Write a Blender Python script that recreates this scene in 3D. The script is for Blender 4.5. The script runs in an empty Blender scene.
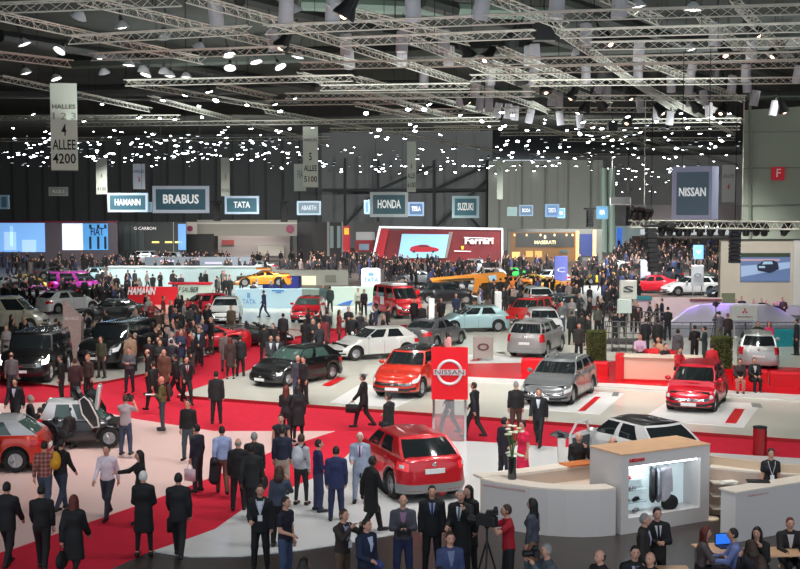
import bpy, bmesh, math, random
import numpy as np
from mathutils import Vector, Matrix
random.seed(7)
SC = bpy.context.scene
COL = SC.collection
R = math.radians
# ------------------------------------------------------------ camera
F = 1250.0; CH = 7.5; AL = math.atan(84.5/F)
cd = bpy.data.cameras.new('camera'); cam = bpy.data.objects.new('camera', cd); COL.objects.link(cam)
cd.sensor_width = 36; cd.lens = F/800*36; cd.clip_end = 900; cd.clip_start = .5
cam.location = (0, 0, CH); cam.rotation_euler = (math.pi/2-AL, 0, 0)
SC.camera = cam
def ray(px, py):
    cx = (px-400)/F; cy = -(py-284.5)/F
    return Vector((cx, math.cos(AL)+cy*math.sin(AL), -math.sin(AL)+cy*math.cos(AL)))
def P(px, py, z=0.0):
    "the point of the photograph on the level z"
    d = ray(px, py); t = (z-CH)/d.z
    return Vector((d.x*t, d.y*t, z))
def PD(px, py, D):
    "the point at distance D into the hall"
    d = ray(px, py); t = D/d.y
    return Vector((d.x*t, D, CH+d.z*t))
def dist(py): return P(400, py).y
# hall grid: depth rows run 17.7 degrees to the right of the view
TH = R(17.7)
VD = Vector((math.sin(TH), math.cos(TH), 0)); VS = Vector((math.cos(TH), -math.sin(TH), 0))
# ------------------------------------------------------------ materials
MC = {}
def mat(name, col, rough=.6, metal=0., emit=0., coat=0., noise=0., nscale=8., trans=0., spec=.5, alpha=1., bump=0.):
    if name in MC: return MC[name]
    m = bpy.data.materials.new(name); m.use_nodes = True
    nt = m.node_tree; b = nt.nodes['Principled BSDF']
    c = (col[0], col[1], col[2], 1)
    b.inputs['Base Color'].default_value = c
    b.inputs['Roughness'].default_value = rough; b.inputs['Metallic'].default_value = metal
    b.inputs['Coat Weight'].default_value = coat; b.inputs['Coat Roughness'].default_value = .06
    b.inputs['Specular IOR Level'].default_value = spec
    b.inputs['Transmission Weight'].default_value = trans
    b.inputs['Alpha'].default_value = alpha
    if emit:
        b.inputs['Emission Color'].default_value = c; b.inputs['Emission Strength'].default_value = emit
    if noise or bump:
        tc = nt.nodes.new('ShaderNodeTexCoord'); n = nt.nodes.new('ShaderNodeTexNoise')
        n.inputs['Scale'].default_value = nscale; n.inputs['Detail'].default_value = 4
        nt.links.new(tc.outputs['Object'], n.inputs['Vector'])
        if noise:
            r = nt.nodes.new('ShaderNodeValToRGB')
            r.color_ramp.elements[0].position = .3; r.color_ramp.elements[1].position = .7
            r.color_ramp.elements[0].color = tuple(v*(1-noise) for v in col)+(1,)
            r.color_ramp.elements[1].color = tuple(min(1, v*(1+noise)) for v in col)+(1,)
            nt.links.new(n.outputs['Fac'], r.inputs['Fac']); nt.links.new(r.outputs['Color'], b.inputs['Base Color'])
        if bump:
            bp = nt.nodes.new('ShaderNodeBump'); bp.inputs['Strength'].default_value = bump; bp.inputs['Distance'].default_value = .02
            nt.links.new(n.outputs['Fac'], bp.inputs['Height']); nt.links.new(bp.outputs['Normal'], b.inputs['Normal'])
    MC[name] = m; return m
def cm(r, g, b, rough=.75, **k):
    "cloth-like material from an sRGB colour"
    f = lambda v: ((v/255+.055)/1.055)**2.4 if v > 10 else v/255/12.92
    return mat('cloth_%d_%d_%d_%d' % (r, g, b, int(rough*100)), (f(r), f(g), f(b)), rough, noise=k.pop('noise', .12), nscale=9, **k)
def lin(r, g, b):
    f = lambda v: ((v/255+.055)/1.055)**2.4 if v > 10 else v/255/12.92
    return (f(r), f(g), f(b))
def paint(r, g, b, metal=.25, rough=.28):
    return mat('paint_%d_%d_%d' % (r, g, b), lin(r, g, b), rough, metal=metal, coat=1.)
M_dark = mat('black_plastic', (.012, .012, .013), .5)
M_glass = mat('tinted_glass', (.012, .016, .018), .05, coat=.6)
M_glassg = mat('green_tinted_glass', (.05, .09, .08), .06, coat=.6)
M_tire = mat('tire_rubber', (.015, .015, .015), .8)
M_rim = mat('alloy', (.5, .51, .53), .3, metal=.8)
M_chrome = mat('chrome', (.75, .76, .78), .15, metal=1.)
M_white = mat('white_laminate', lin(226, 222, 218), .35)
M_red = mat('red_laminate', lin(205, 12, 24), .35)
M_metal = mat('aluminium', lin(186, 188, 182), .38, metal=.45)
M_lens = mat('headlamp_lens', (.75, .78, .8), .12, coat=.5)
M_tail = mat('tail_lamp', (.55, .01, .015), .2, coat=.5)
M_wood = mat('pale_wood', lin(222, 178, 140), .45, noise=.08, nscale=3)
# ------------------------------------------------------------ mesh helper
class MB:
    def __init__(s): s.v = []; s.f = []; s.m = []
    def add(s, vs, fs, mi=0):
        o = len(s.v); s.v += [tuple(v) for v in vs]; s.f += [tuple(i+o for i in f) for f in fs]; s.m += [mi]*len(fs); return s
    def box(s, c, d, rz=0, mi=0, taper=1.):
        x, y, z = d[0]/2, d[1]/2, d[2]/2; cr, sr = math.cos(rz), math.sin(rz); vs = []
        for k in (-1, 1):
            t = taper if k > 0 else 1
            for a, b in ((-1, -1), (1, -1), (1, 1), (-1, 1)):
                X, Y = a*x*t, b*y*t
                vs.append((c[0]+X*cr-Y*sr, c[1]+X*sr+Y*cr, c[2]+k*z))
        return s.add(vs, [(3, 2, 1, 0), (4, 5, 6, 7), (0, 1, 5, 4), (1, 2, 6, 5), (2, 3, 7, 6), (3, 0, 4, 7)], mi)
    def rbox(s, c, d, r=.03, rz=0, mi=0):
        "box with chamfered vertical edges and top"
        x, y, z = d[0]/2, d[1]/2, d[2]/2; cr, sr = math.cos(rz), math.sin(rz); vs = []; lv = [(-z, 0, 0), (z-r, 0, 0), (z, r, 0)]
        for zz, ins, _ in lv:
            X, Y = x-ins, y-ins
            for a, b in ((-X+r, -Y), (X-r, -Y), (X, -Y+r), (X, Y-r), (X-r, Y), (-X+r, Y), (-X, Y-r), (-X, -Y+r)):
                vs.append((c[0]+a*cr-b*sr, c[1]+a*sr+b*cr, c[2]+zz))
        fs = [tuple(range(7, -1, -1)), tuple(range(16, 24))]
        for k in (0, 8): fs += [(k+i, k+(i+1) % 8, k+8+(i+1) % 8, k+8+i) for i in range(8)]
        return s.add(vs, fs, mi)
    def tube(s, pts, r, n=8, mi=0, cap=True):
        pts = [Vector(p) for p in pts]; rr = r if isinstance(r, (list, tuple)) else [r]*len(pts); vs = []
        for i, p in enumerate(pts):
            d = (pts[min(i+1, len(pts)-1)]-pts[max(i-1, 0)])
            if d.length < 1e-9: d = Vector((0, 0, 1))
            d.normalize(); a = d.cross(Vector((0, 0, 1)) if abs(d.z) < .95 else Vector((0, 1, 0))).normalized(); b = d.cross(a)
            for k in range(n):
                t = 2*math.pi*k/n; vs.append(p+(a*math.cos(t)+b*math.sin(t))*rr[i])
        fs = []
        for i in range(len(pts)-1):
            fs += [(i*n+k, i*n+(k+1) % n, (i+1)*n+(k+1) % n, (i+1)*n+k) for k in range(n)]
        if cap: fs += [tuple(range(n-1, -1, -1)), tuple(range((len(pts)-1)*n, len(pts)*n))]
        return s.add(vs, fs, mi)
    def lathe(s, prof, c=(0, 0, 0), n=16, mi=0, axis='z', sx=1, sy=1):
        vs = []
        for r, z in prof:
            for k in range(n):
                t = 2*math.pi*k/n; x, y = r*math.cos(t)*sx, r*math.sin(t)*sy
                p = (x, y, z) if axis == 'z' else ((z, x, y) if axis == 'x' else (x, z, y))
                vs.append((p[0]+c[0], p[1]+c[1], p[2]+c[2]))
        fs = []
        for i in range(len(prof)-1):
            fs += [(i*n+k, i*n+(k+1) % n, (i+1)*n+(k+1) % n, (i+1)*n+k) for k in range(n)]
        fs += [tuple(range(n-1, -1, -1)), tuple(range((len(prof)-1)*n, len(prof)*n))]
        return s.add(vs, fs, mi)
    def ball(s, c, r, n=10, m=7, mi=0):
        rx, ry, rz = r if isinstance(r, (list, tuple)) else (r, r, r)
        prof = [(max(1e-3, math.sin(math.pi*i/m)), -math.cos(math.pi*i/m)) for i in range(m+1)]
        t = MB(); t.lathe(prof, n=n)
        return s.add([(c[0]+x*rx, c[1]+y*ry, c[2]+z*rz) for x, y, z in t.v], t.f, mi)
    def prism(s, poly, z0, z1, mi=0, side=None, top=None):
        n = len(poly)
        A = sum(poly[i][0]*poly[(i+1) % n][1]-poly[(i+1) % n][0]*poly[i][1] for i in range(n))
        if A < 0: poly = poly[::-1]
        vs = [(p[0], p[1], z0) for p in poly]+[(p[0], p[1], z1) for p in poly]
        s.add(vs, [tuple(range(n, 2*n))], mi if top is None else top); o = len(s.v)-2*n
        fs = [tuple(o+i for i in range(n-1, -1, -1))]+[(o+i, o+(i+1) % n, o+n+(i+1) % n, o+n+i) for i in range(n)]
        s.f += fs; s.m += [mi if side is None else side]*len(fs); return s
    def build(s, name, mats, parent=None, smooth=False, loc=None, rz=0):
        me = mkmesh(name, s.v, s.f, mats, s.m, smooth)
        return link(name, me, parent, loc, rz)
def mkmesh(name, v, f, mats, mi=None, smooth=False):
    me = bpy.data.meshes.new(name); me.from_pydata([tuple(map(float, p)) for p in v], [], f)
    for m in (mats if isinstance(mats, (list, tuple)) else [mats]): me.materials.append(m)
    if mi is not None and max(mi, default=0) > 0: me.polygons.foreach_set('material_index', mi)
    if smooth:
        me.polygons.foreach_set('use_smooth', [True]*len(me.polygons))
        try: me.set_sharp_from_angle(angle=R(smooth if smooth is not True else 50))
        except Exception: pass
    me.update(); return me
def link(name, me, parent=None, loc=None, rz=0):
    o = bpy.data.objects.new(name, me); COL.objects.link(o)
    if parent is not None: o.parent = parent
    if loc is not None: o.location = loc
    if rz: o.rotation_euler = (0, 0, rz)
    return o
def tag(o, label=None, cat=None, group=None, kind=None):
    if label: o['label'] = label
    if cat: o['category'] = cat
    if group: o['group'] = group
    if kind: o['kind'] = kind
    return o
def empty(name, loc, rz=0):
    o = bpy.data.objects.new(name, None); COL.objects.link(o); o.location = loc; o.rotation_euler = (0, 0, rz); o.empty_display_size = .2; return o
def copy_tree(o, parent=None):
    c = o.copy(); COL.objects.link(c)
    if parent is not None: c.parent = parent
    for ch in o.children: copy_tree(ch, c)
    return c
def text(s, size, mats, parent, loc, rot, name='lettering', ext=.01, bold=0., sx=1., maxw=None, shear=0.):
    cu = bpy.data.curves.new('t', 'FONT'); cu.body = s; cu.size = size; cu.extrude = ext; cu.offset = bold; cu.align_x = 'CENTER'; cu.align_y = 'CENTER'; cu.resolution_u = 2; cu.shear = shear
    o = bpy.data.objects.new('t', cu); COL.objects.link(o); bpy.context.view_layer.update()
    me = bpy.data.meshes.new_from_object(o.evaluated_get(bpy.context.evaluated_depsgraph_get()))
    bpy.data.objects.remove(o)
    if maxw:
        w = max(v.co.x for v in me.vertices)-min(v.co.x for v in me.vertices); sx = maxw/w
    for v in me.vertices: v.co.x *= sx
    me.materials.clear(); me.materials.append(mats)
    t = link(name, me, parent, loc); t.rotation_euler = rot; return t
# ------------------------------------------------------------ distance fields -> mesh
def snet(f, lo, hi, h):
    lo = np.array(lo)-h; hi = np.array(hi)+h; n = np.maximum(4, np.ceil((hi-lo)/h).astype(int)+1)
    ax = [lo[i]+h*np.arange(n[i]) for i in range(3)]
    G = np.stack(np.meshgrid(*ax, indexing='ij'), -1); S = f(G); ins = S < 0
    acc = np.zeros(tuple(n-1)+(3,)); cnt = np.zeros(tuple(n-1))
    for a in range(3):
        o1, o2 = [i for i in range(3) if i != a]
        for p in (0, 1):
            for q in (0, 1):
                sa = [None]*3; sb = [None]*3
                sa[a] = slice(0, n[a]-1); sb[a] = slice(1, n[a])
                sa[o1] = sb[o1] = slice(p, n[o1]-1+p); sa[o2] = sb[o2] = slice(q, n[o2]-1+q)
                A = S[tuple(sa)]; B = S[tuple(sb)]; m = (A < 0) != (B < 0)
                t = np.where(m, A/np.where(m, A-B, 1), 0)
                off = np.zeros(A.shape+(3,)); off[..., a] = t; off[..., o1] = p; off[..., o2] = q
                acc += off*m[..., None]; cnt += m
    cell = cnt > 0; idx = -np.ones(cell.shape, int); idx[cell] = np.arange(cell.sum())
    ii = np.argwhere(cell); V = lo+h*(ii+acc[cell]/cnt[cell][:, None]); Q = []
    for a in range(3):
        o1, o2 = (a+1) % 3, (a+2) % 3
        s1 = [slice(None)]*3; s2 = [slice(None)]*3
        s1[a] = slice(0, n[a]-1); s2[a] = slice(1, n[a])
        for s in (s1, s2): s[o1] = slice(1, n[o1]-1); s[o2] = slice(1, n[o2]-1)
        A = ins[tuple(s1)]; B = ins[tuple(s2)]; e = np.argwhere(A != B)
        if not len(e): continue
        fl = A[tuple(e.T)]; e = e.copy(); e[:, o1] += 1; e[:, o2] += 1
        def g(d1, d2):
            c = e.copy(); c[:, o1] -= d1; c[:, o2] -= d2; return idx[tuple(c.T)]
        q = np.stack([g(1, 1), g(0, 1), g(0, 0), g(1, 0)], 1); q[~fl] = q[~fl][:, ::-1]; Q.append(q)
    Q = np.concatenate(Q) if Q else np.zeros((0, 4), int)
    return V.tolist(), [tuple(x) for x in Q.tolist()]
def cap(p, a, b, ra, rb, sy=1.):
    a = np.array(a, float); b = np.array(b, float); s = np.array([1, sy, 1.])
    pa = (p-a)*s; ba = (b-a)*s; t = np.clip((pa@ba)/max(1e-9, ba@ba), 0, 1)
    return (np.linalg.norm(pa-t[..., None]*ba, axis=-1)-(ra+t*(rb-ra)))/(1 if sy == 1 else (1+sy)/2)
def ell(p, c, r):
    r = np.array(r, float); q = (p-np.array(c, float))/r; k = np.linalg.norm(q, axis=-1)
    return (k-1)*r.min()
def smin(a, b, k=.03):
    h = np.clip(.5+.5*(b-a)/k, 0, 1); return b*(1-h)+a*h-k*h*(1-h)
def uni(ds, k=.03):
    d = ds[0]
    for e in ds[1:]: d = smin(d, e, k)
    return d
# ------------------------------------------------------------ people
# figure faces +Y, 1.75 m tall, feet at z = 0
def V3(*a): return np.array(a, float)
ARMS = {  # upper-arm and forearm directions for the right side (x is mirrored for the left)
 'down': ((.14, -.02, -1), (.02, .22, -1)), 'front': ((.16, .18, -1), (-.62, .75, .12)), 'hold': ((.12, .1, -1), (-.1, 1, -.15)),
 'face': ((.25, .65, -.75), (-.42, .28, 1)), 'camera': ((.3, .85, -.45), (-.45, .35, .75)), 'reach': ((.35, .75, -.55), (.25, .95, -.1)),
 'swing': ((.12, .38, -1), (.0, .7, -.75)), 'swingback': ((.14, -.42, -1), (.04, -.05, -1)), 'side': ((.8, .1, -.75), (.6, .4, -.5)),
 'back': ((.16, -.28, -1), (-.6, -.35, -.7)), 'table': ((.12, .55, -.85), (-.25, 1, -.05)), 'up': ((.45, .6, .35), (-.1, .35, 1)),
 'hip': ((.65, -.2, -.85), (-.75, .35, -.35)), 'lap': ((.14, .35, -1), (-.4, .85, -.2))}
POSES = {  # legs, right arm, left arm, torso lean
 'stand': ('stand', 'down', 'down', 0), 'front': ('stand', 'front', 'front', 0), 'phone': ('stand', 'face', 'down', 0), 'talk': ('stand', 'hold', 'down', 0),
 'walk': ('walk', 'swing', 'swingback', .03), 'walkbag': ('walk', 'down', 'swing', .03), 'camera': ('stand', 'camera', 'camera', .04), 'point': ('stand', 'down', 'reach', 0), 'walkreach': ('walk', 'swing', 'reach', .02),
 'pointR': ('stand', 'reach', 'down', 0), 'hips': ('stand', 'hip', 'down', 0), 'back': ('stand', 'back', 'back', 0), 'sit': ('sit', 'table', 'table', .1), 'sitlap': ('sit', 'lap', 'lap', .05), 'sitlean': ('sit', 'table', 'face', .28), 'side': ('stand', 'side', 'down', 0), 'wide': ('wide', 'down', 'hold', 0), 'mic': ('stand', 'hold', 'face', 0), 'crouch': ('crouch', 'hold', 'table', .45)}
def skel(pose, fem):
    legs, ra, la, lean = POSES[pose]; J = {}
    hz = {'sit': .50, 'crouch': .42}.get(legs, .93); hp = V3(0, 0, hz); J['hip'] = hp
    J['waist'] = hp+V3(0, lean*.2, .17); J['chest'] = hp+V3(0, lean*.42, .38); J['neck'] = hp+V3(0, lean*.6, .56); J['head'] = hp+V3(0, lean*.72+.025, .715)
    sw = .152 if fem else .178
    for s, nm, arm in ((1, 'R', ra), (-1, 'L', la)):
        sh = hp+V3(s*sw, lean*.5, .475); u, w = [np.array(d, float)*V3(s, 1, 1) for d in ARMS[arm]]
        u /= np.linalg.norm(u); w /= np.linalg.norm(w)
        J['sh'+nm] = sh; J['el'+nm] = sh+u*.285; J['wr'+nm] = J['el'+nm]+w*.25; J['hd'+nm] = w
        th = hp+V3(s*.088, 0, -.02); J['th'+nm] = th
        if legs in ('stand', 'wide'):
            k = .05 if legs == 'stand' else .13
            J['kn'+nm] = V3(s*(.09+k*.5), .015+.02*s, .50); J['an'+nm] = V3(s*(.085+k), .02*s-.01, .085)
        elif legs == 'walk':
            if s > 0: J['kn'+nm] = V3(.085, -.05, .50); J['an'+nm] = V3(.08, -.31, .15)
            else: J['kn'+nm] = V3(-.085, .2, .53); J['an'+nm] = V3(-.08, .29, .09)
        elif legs == 'sit': J['kn'+nm] = V3(s*.11, .44, .50); J['an'+nm] = V3(s*.11, .42, .085)
        else:
            J['kn'+nm] = V3(s*.16, .34, .46 if s > 0 else .12); J['an'+nm] = V3(s*.13, .22 if s > 0 else -.28, .085)
    return J
def d_torso(p, J, g, fem, hem=None):
    "torso; g grows it for clothes"
    ws = .112 if fem else .135
    d = uni([cap(p, J['hip'], J['waist'], .15+g, ws+g, 1.4), cap(p, J['waist'], J['chest'], ws+g, .152+g, 1.45),
             cap(p, J['chest'], J['neck']-V3(0, 0, .1), .152+g, .1+g, 1.4),
             cap(p, J['shL'], J['neck']-V3(0,.01,.045), .054+g, .052+g), cap(p, J['shR'], J['neck']-V3(0,.01,.045), .054+g, .052+g)], .05)
    if fem: d = uni([d, ell(p, J['chest']+V3(.065, .085, -.02), (.06+g, .055+g, .06+g)), ell(p, J['chest']+V3(-.065, .085, -.02), (.06+g, .055+g, .06+g))], .04)
    return d
def d_arm(p, J, s, g, upto=1.):
    e = J['el'+s]; w = e+(J['wr'+s]-e)*upto
    return smin(cap(p, J['sh'+s], e, .054+g, .042+g), cap(p, e, w, .042+g, .03+g*1.1), .02)
def d_leg(p, J, s, g, g2=None):
    g2 = g if g2 is None else g2
    return smin(cap(p, J['th'+s], J['kn'+s], .088+g, .056+g2), cap(p, J['kn'+s], J['an'+s], .056+g2, .036+g2), .03)
def hand_mesh(mb, wr, w, side, hold=False):
    "palm, four unequal bent fingers and a thumb from the side of the palm"
    w = Vector(w).normalized(); wr = Vector(wr)
    n = Vector((0, 0, 1)) if abs(w.z) < .8 else Vector((side, 0, 0)); a = w.cross(n).normalized(); n = a.cross(w).normalized()
    if abs(w.z) >= .8: a, n = n, a       # thumb side faces forward
    if abs(w.z) >= .8: a = Vector((0, 1, 0))-w*w.y; a.normalize(); n = Vector((-side, 0, 0))
    else: n = -n; a = Vector((-side, 0, 0))-w*(-side*w.x); a = a.normalized() if a.length > .2 else w.cross(n)
    mb.tube([wr-w*.04, wr, wr+w*.035, wr+w*.085], [.026, .027, .036, .034], 8)
    for k, (ln, of) in enumerate(((.07, .027), (.08, .009), (.074, -.009), (.058, -.026))):
        b = wr+w*.08+a*of; m = b+(w+n*.35).normalized()*ln*.5; e = m+(w+n*1.0).normalized()*ln*.5
        mb.tube([b-w*.02, b, m, e], [.0095, .0095, .0085, .0065], 5)
    b = wr+w*.03+a*.03; m = b+(w*.6+a*.7+n*.2).normalized()*.035; mb.tube([b-a*.015, b, m, m+(w+n*.5+a*.1).normalized()*.03], [.011, .012, .010, .008], 5)
def head_mesh(mb, c, fem):
    n, m = 24, 18; o = Vector(c)
    rx, ry, rz = (.072, .088, .112) if fem else (.077, .094, .118)
    vs = []
    for i in range(m+1):
        ph = math.pi*i/m
        for k in range(n):
            t = 2*math.pi*k/n; x, y, z = math.sin(ph)*math.sin(t), math.sin(ph)*math.cos(t), math.cos(ph)
            X, Y, Z = x*rx, y*ry, z*rz
            if z < 0: X *= 1+.28*z; Y *= 1+.14*z; Y += .012*(-z)*(y > 0)
            fr = max(0, y)**3
            g = lambda cx, cz, sx, sz: math.exp(-((X-cx)/sx)**2-((Z-cz)/sz)**2)
            Y += fr*(.024*g(0, -.022, .013, .02)+.014*g(0, .005, .009, .022)-.011*g(.03, .012, .016, .012)-.011*g(-.03, .012, .016, .012)+.006*g(0, .034, .05, .01)+.007*g(0, -.062, .024, .01)+.01*g(0, -.098, .025, .018)+.004*g(.04, -.02, .02, .02)+.004*g(-.04, -.02, .02, .02))
            vs.append((X+o.x, Y+o.y, Z+o.z))
    fs = [(i*n+k, (i+1)*n+k, (i+1)*n+(k+1) % n, i*n+(k+1) % n) for i in range(m) for k in range(n)]
    mb.add(vs, fs, 0)
    for s in (-1, 1):
        mb.ball((o.x+s*.03, o.y+ry-.017, o.z+.012), (.011, .008, .008), 8, 5, 1)
        mb.ball((o.x+s*(rx+.002), o.y-.008, o.z-.002), (.01, .02, .032), 7, 5, 0)
        mb.box((o.x+s*.03, o.y+ry-.006, o.z+.033), (.03, .008, .006), 0, 3)
    mb.ball((o.x, o.y+ry-.009, o.z-.062), (.023, .008, .007), 8, 4, 2)
CA = {}
def lowbox(J, pad=.2):
    ks = [v for k, v in J.items() if not k.startswith('hd')]; a = np.array(ks); return a.min(0)-pad, a.max(0)+pad
def get_part(kind, pose, fem, h, opt=''):
    key = (kind, pose, fem, h, opt)
    if key in CA: return CA[key]
    J = skel(pose, fem); lo, hi = lowbox(J); sit = pose in ('sit', 'sitlap', 'sitlean', 'crouch'); mb = MB(); hz = J['hip'][2]
    if kind == 'body':
        lo[2] = 0
        def f(p):
            ds = [d_torso(p, J, 0, fem), cap(p, J['neck']-V3(0, 0, .06), J['head']-V3(0, .01, .03), .062, .05), ell(p, J['head'], (.066, .08, .1))]
            for s in 'LR':
                ds += [d_arm(p, J, s, 0), d_leg(p, J, s, 0), cap(p, J['an'+s]-V3(0, .03, .03), J['an'+s]+V3(0, .15, -.045), .042, .034)]
            return uni(ds, .025)
        v, q = snet(f, lo, hi, h); mb.add(v, q)
        if h < .04:
            for s, sg in (('L', -1), ('R', 1)): hand_mesh(mb, J['wr'+s], J['hd'+s], sg)
            head_mesh(mb, J['head'], fem)
        else:
            for s in 'LR': mb.ball(tuple(J['wr'+s]+J['hd'+s]*.06), (.035, .035, .06), 6, 5)
            mb.ball(tuple(J['head']), (.077, .094, .115), 10, 8); mb.ball(tuple(J['head']+V3(0, .093, -.02)), (.012, .018, .02), 5, 4)
    elif kind == 'top':
        up = {'suit': .96, 'shirt': .93, 'coat': .97, 'dress': .5, 'tee': .02, 'vest': 0}[opt]
        hem = {'suit': hz-.16, 'shirt': hz-.02, 'coat': hz-.42, 'dress': hz-.45, 'tee': hz-.05, 'vest': hz-.06}[opt]
        if sit: hem = hz-.1
        g = {'suit': .024, 'shirt': .014, 'coat': .03, 'dress': .012, 'tee': .014, 'vest': .02}[opt]
        def f(p):
            d = d_torso(p, J, g, fem)
            if not sit:
                fl = .19 if opt in ('coat', 'dress') else .165
                d = smin(d, cap(p, J['hip']+V3(0, 0, .05), V3(0, 0, max(.45, hem-.05)), .15+g, fl+g, 1.35), .04)
            elif opt in ('coat', 'dress', 'suit'): d = smin(d, ell(p, J['hip'], (.2, .17, .12)), .04)
            for s in 'LR':
                if opt == 'vest': continue
                if opt == 'tee' or opt == 'dress': d = smin(d, cap(p, J['sh'+s], (J['sh'+s]*.45+J['el'+s]*.55), .056+g, .05+g), .02)
                else: d = smin(d, d_arm(p, J, s, g, up), .02)
            d = np.maximum(d, hem-p[..., 2])                      # hem
            if opt != 'dress' : d = np.minimum(d, cap(p, J['neck']-V3(0, .015, .1), J['neck']-V3(0, .02, .035), .085+g*.5, .07))
            return d
        v, q = snet(f, lo, hi, h); mb.add(v, q)
    elif kind == 'bottom':
        if opt == 'trousers':
            def f(p):
                d = smin(cap(p, J['hip']+V3(0, 0, .06), J['hip'], .148, .155, 1.35), smin(d_leg(p, J, 'L', .012, .02), d_leg(p, J, 'R', .012, .02), .02), .04)
                return np.maximum(d, .06-p[..., 2])
        elif opt == 'leggings':
            def f(p): return np.maximum(uni([cap(p, J['hip']+V3(0, 0, .03), J['hip'], .155, .16, 1.3), d_leg(p, J, 'L', .006), d_leg(p, J, 'R', .006)], .03), .1-p[..., 2])
        else:
            def f(p): return np.maximum(cap(p, J['hip']+V3(0, 0, .05), V3(0, 0, .5), .16, .2, 1.3), .52-p[..., 2])
        v, q = snet(f, lo, hi, h); mb.add(v, q)
    elif kind == 'shoes':
        a = J['an'+opt]
        def f(p): return np.maximum(cap(p, a-V3(0, .04, .035), a+V3(0, .17, -.05), .054, .044), a[2]-.085-p[..., 2])
        v, q = snet(f, a-V3(.1, .15, .12), a+V3(.1, .28, .1), min(h, .03)); mb.add(v, q)
    elif kind == 'hair':
        c = J['head']; hd = min(h, .02) if h < .04 else .04
        def f(p):
            e = ell(p, c+V3(0, -.012, .012), (.09, .103, .128) if fem else (.084, .1, .123))
            if opt == 'thin': return np.maximum(np.maximum(e, -(p[..., 1]-c[1]+.0)*-1-.0), np.abs(p[..., 2]-c[2]+.01)-.05)
            cut = (c[2]+.055+ (.0 if not fem else .0))-p[..., 2]+np.clip(-(p[..., 1]-c[1]-.045)*6, -1, .35)*-.3   # face opening
            back = np.where(p[..., 1] > c[1]+.02, cut, -.5); low = (c[2]-.06)-p[..., 2]
            d = np.maximum(np.maximum(e, back), low if not fem else low-.0)
            if opt in ('long', 'curly'):
                L = .26 if opt == 'long' else .14
                t = cap(p, c+V3(0, -.055, .0), c+V3(0, -.085, -L), .085, .07 if opt == 'long' else .11, 1.3)
                d = smin(d, t, .03)
                for s in (-1, 1): d = smin(d, cap(p, c+V3(s*.07, -.02, 0), c+V3(s*.085, -.03, -L*.75), .035, .035), .02)
                if opt == 'curly': d = d-.012*np.sin(p[..., 0]*90)*np.sin(p[..., 1]*80)*np.sin(p[..., 2]*85)
            elif opt == 'bun': d = np.minimum(d, ell(p, c+V3(0, -.11, .03), (.045, .04, .045)))
            return d
        v, q = snet(f, c-V3(.16, .22, .45), c+V3(.16, .16, .2), hd); mb.add(v, q)
    me = mkmesh({'body': 'person_body', 'top': 'garment', 'bottom': 'garment', 'shoes': 'shoe', 'hair': 'hair'}[kind], mb.v, mb.f,
                [M_skin, M_eye, M_lip, M_brow] if kind == 'body' else [M_dark], mb.m, smooth=170)
    if kind == 'top': CA[key+('f',)] = f
    CA[key] = me; return me
M_skin = mat('skin', lin(205, 152, 130), .55); M_skin2 = mat('skin_deep', lin(96, 62, 48), .5); M_eye = mat('eye', (.03, .02, .02), .2); M_lip = mat('lips', lin(150, 78, 72), .5); M_brow = mat('eyebrow', (.03, .02, .015), .8)
def setm(o, m, i=0):
    sl = o.material_slots[i]; sl.link = 'OBJECT'; sl.material = m
BLK = (24, 24, 28)
def front_y(f, x, z):
    ys = np.arange(.45, -.1, -.008); d = f(np.stack([np.full_like(ys, x), ys, np.full_like(ys, z)], -1)); i = np.argmax(d < 0); return ys[i]
def shirt_front(pose, fem, opt, h):
    "shirt V and tie seen in the opening of a jacket, lying on its chest"
    key = ('v', pose, fem, opt, h)
    if key in CA: return CA[key]
    get_part('top', pose, fem, h, opt); f = CA[('top', pose, fem, h, opt, 'f')]; J = skel(pose, fem); zt = J['neck'][2]-.045; zb = zt-.27; out = []
    for wt, wb, e in ((.066, .014, .014), (.017, .024, .022)):
        vs = []; fs = []; n = 8
        for i in range(n+1):
            z = zt+(zb-zt)*i/n; w = wt+(wb-wt)*i/n
            for x in (-w, 0, w): vs.append((x, front_y(f, x, z)+e, z))
        m = len(vs); vs += [(x, y-.02, z) for x, y, z in vs]
        for i in range(n):
            for k in range(2): a = i*3+k; fs += [(a, a+3, a+4, a+1), (m+a, m+a+1, m+a+4, m+a+3)]
            fs += [(i*3, m+i*3, m+i*3+3, i*3+3), (i*3+2, i*3+5, m+i*3+5, m+i*3+2)]
        fs += [(0, 1, m+1, m), (1, 2, m+2, m+1), (n*3, m+n*3, m+n*3+1, n*3+1), (n*3+1, m+n*3+1, m+n*3+2, n*3+2)]
        out.append(mkmesh('shirt_front', vs, fs, [M_dark]))
    CA[key] = out; return out
HAIRC = {'black': (18, 15, 15), 'brown': (62, 42, 30), 'grey': (140, 138, 136), 'white': (215, 213, 210), 'red': (96, 34, 26), 'blond': (150, 118, 80), 'dark': (34, 26, 24), 'orange': (170, 84, 50)}
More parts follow.
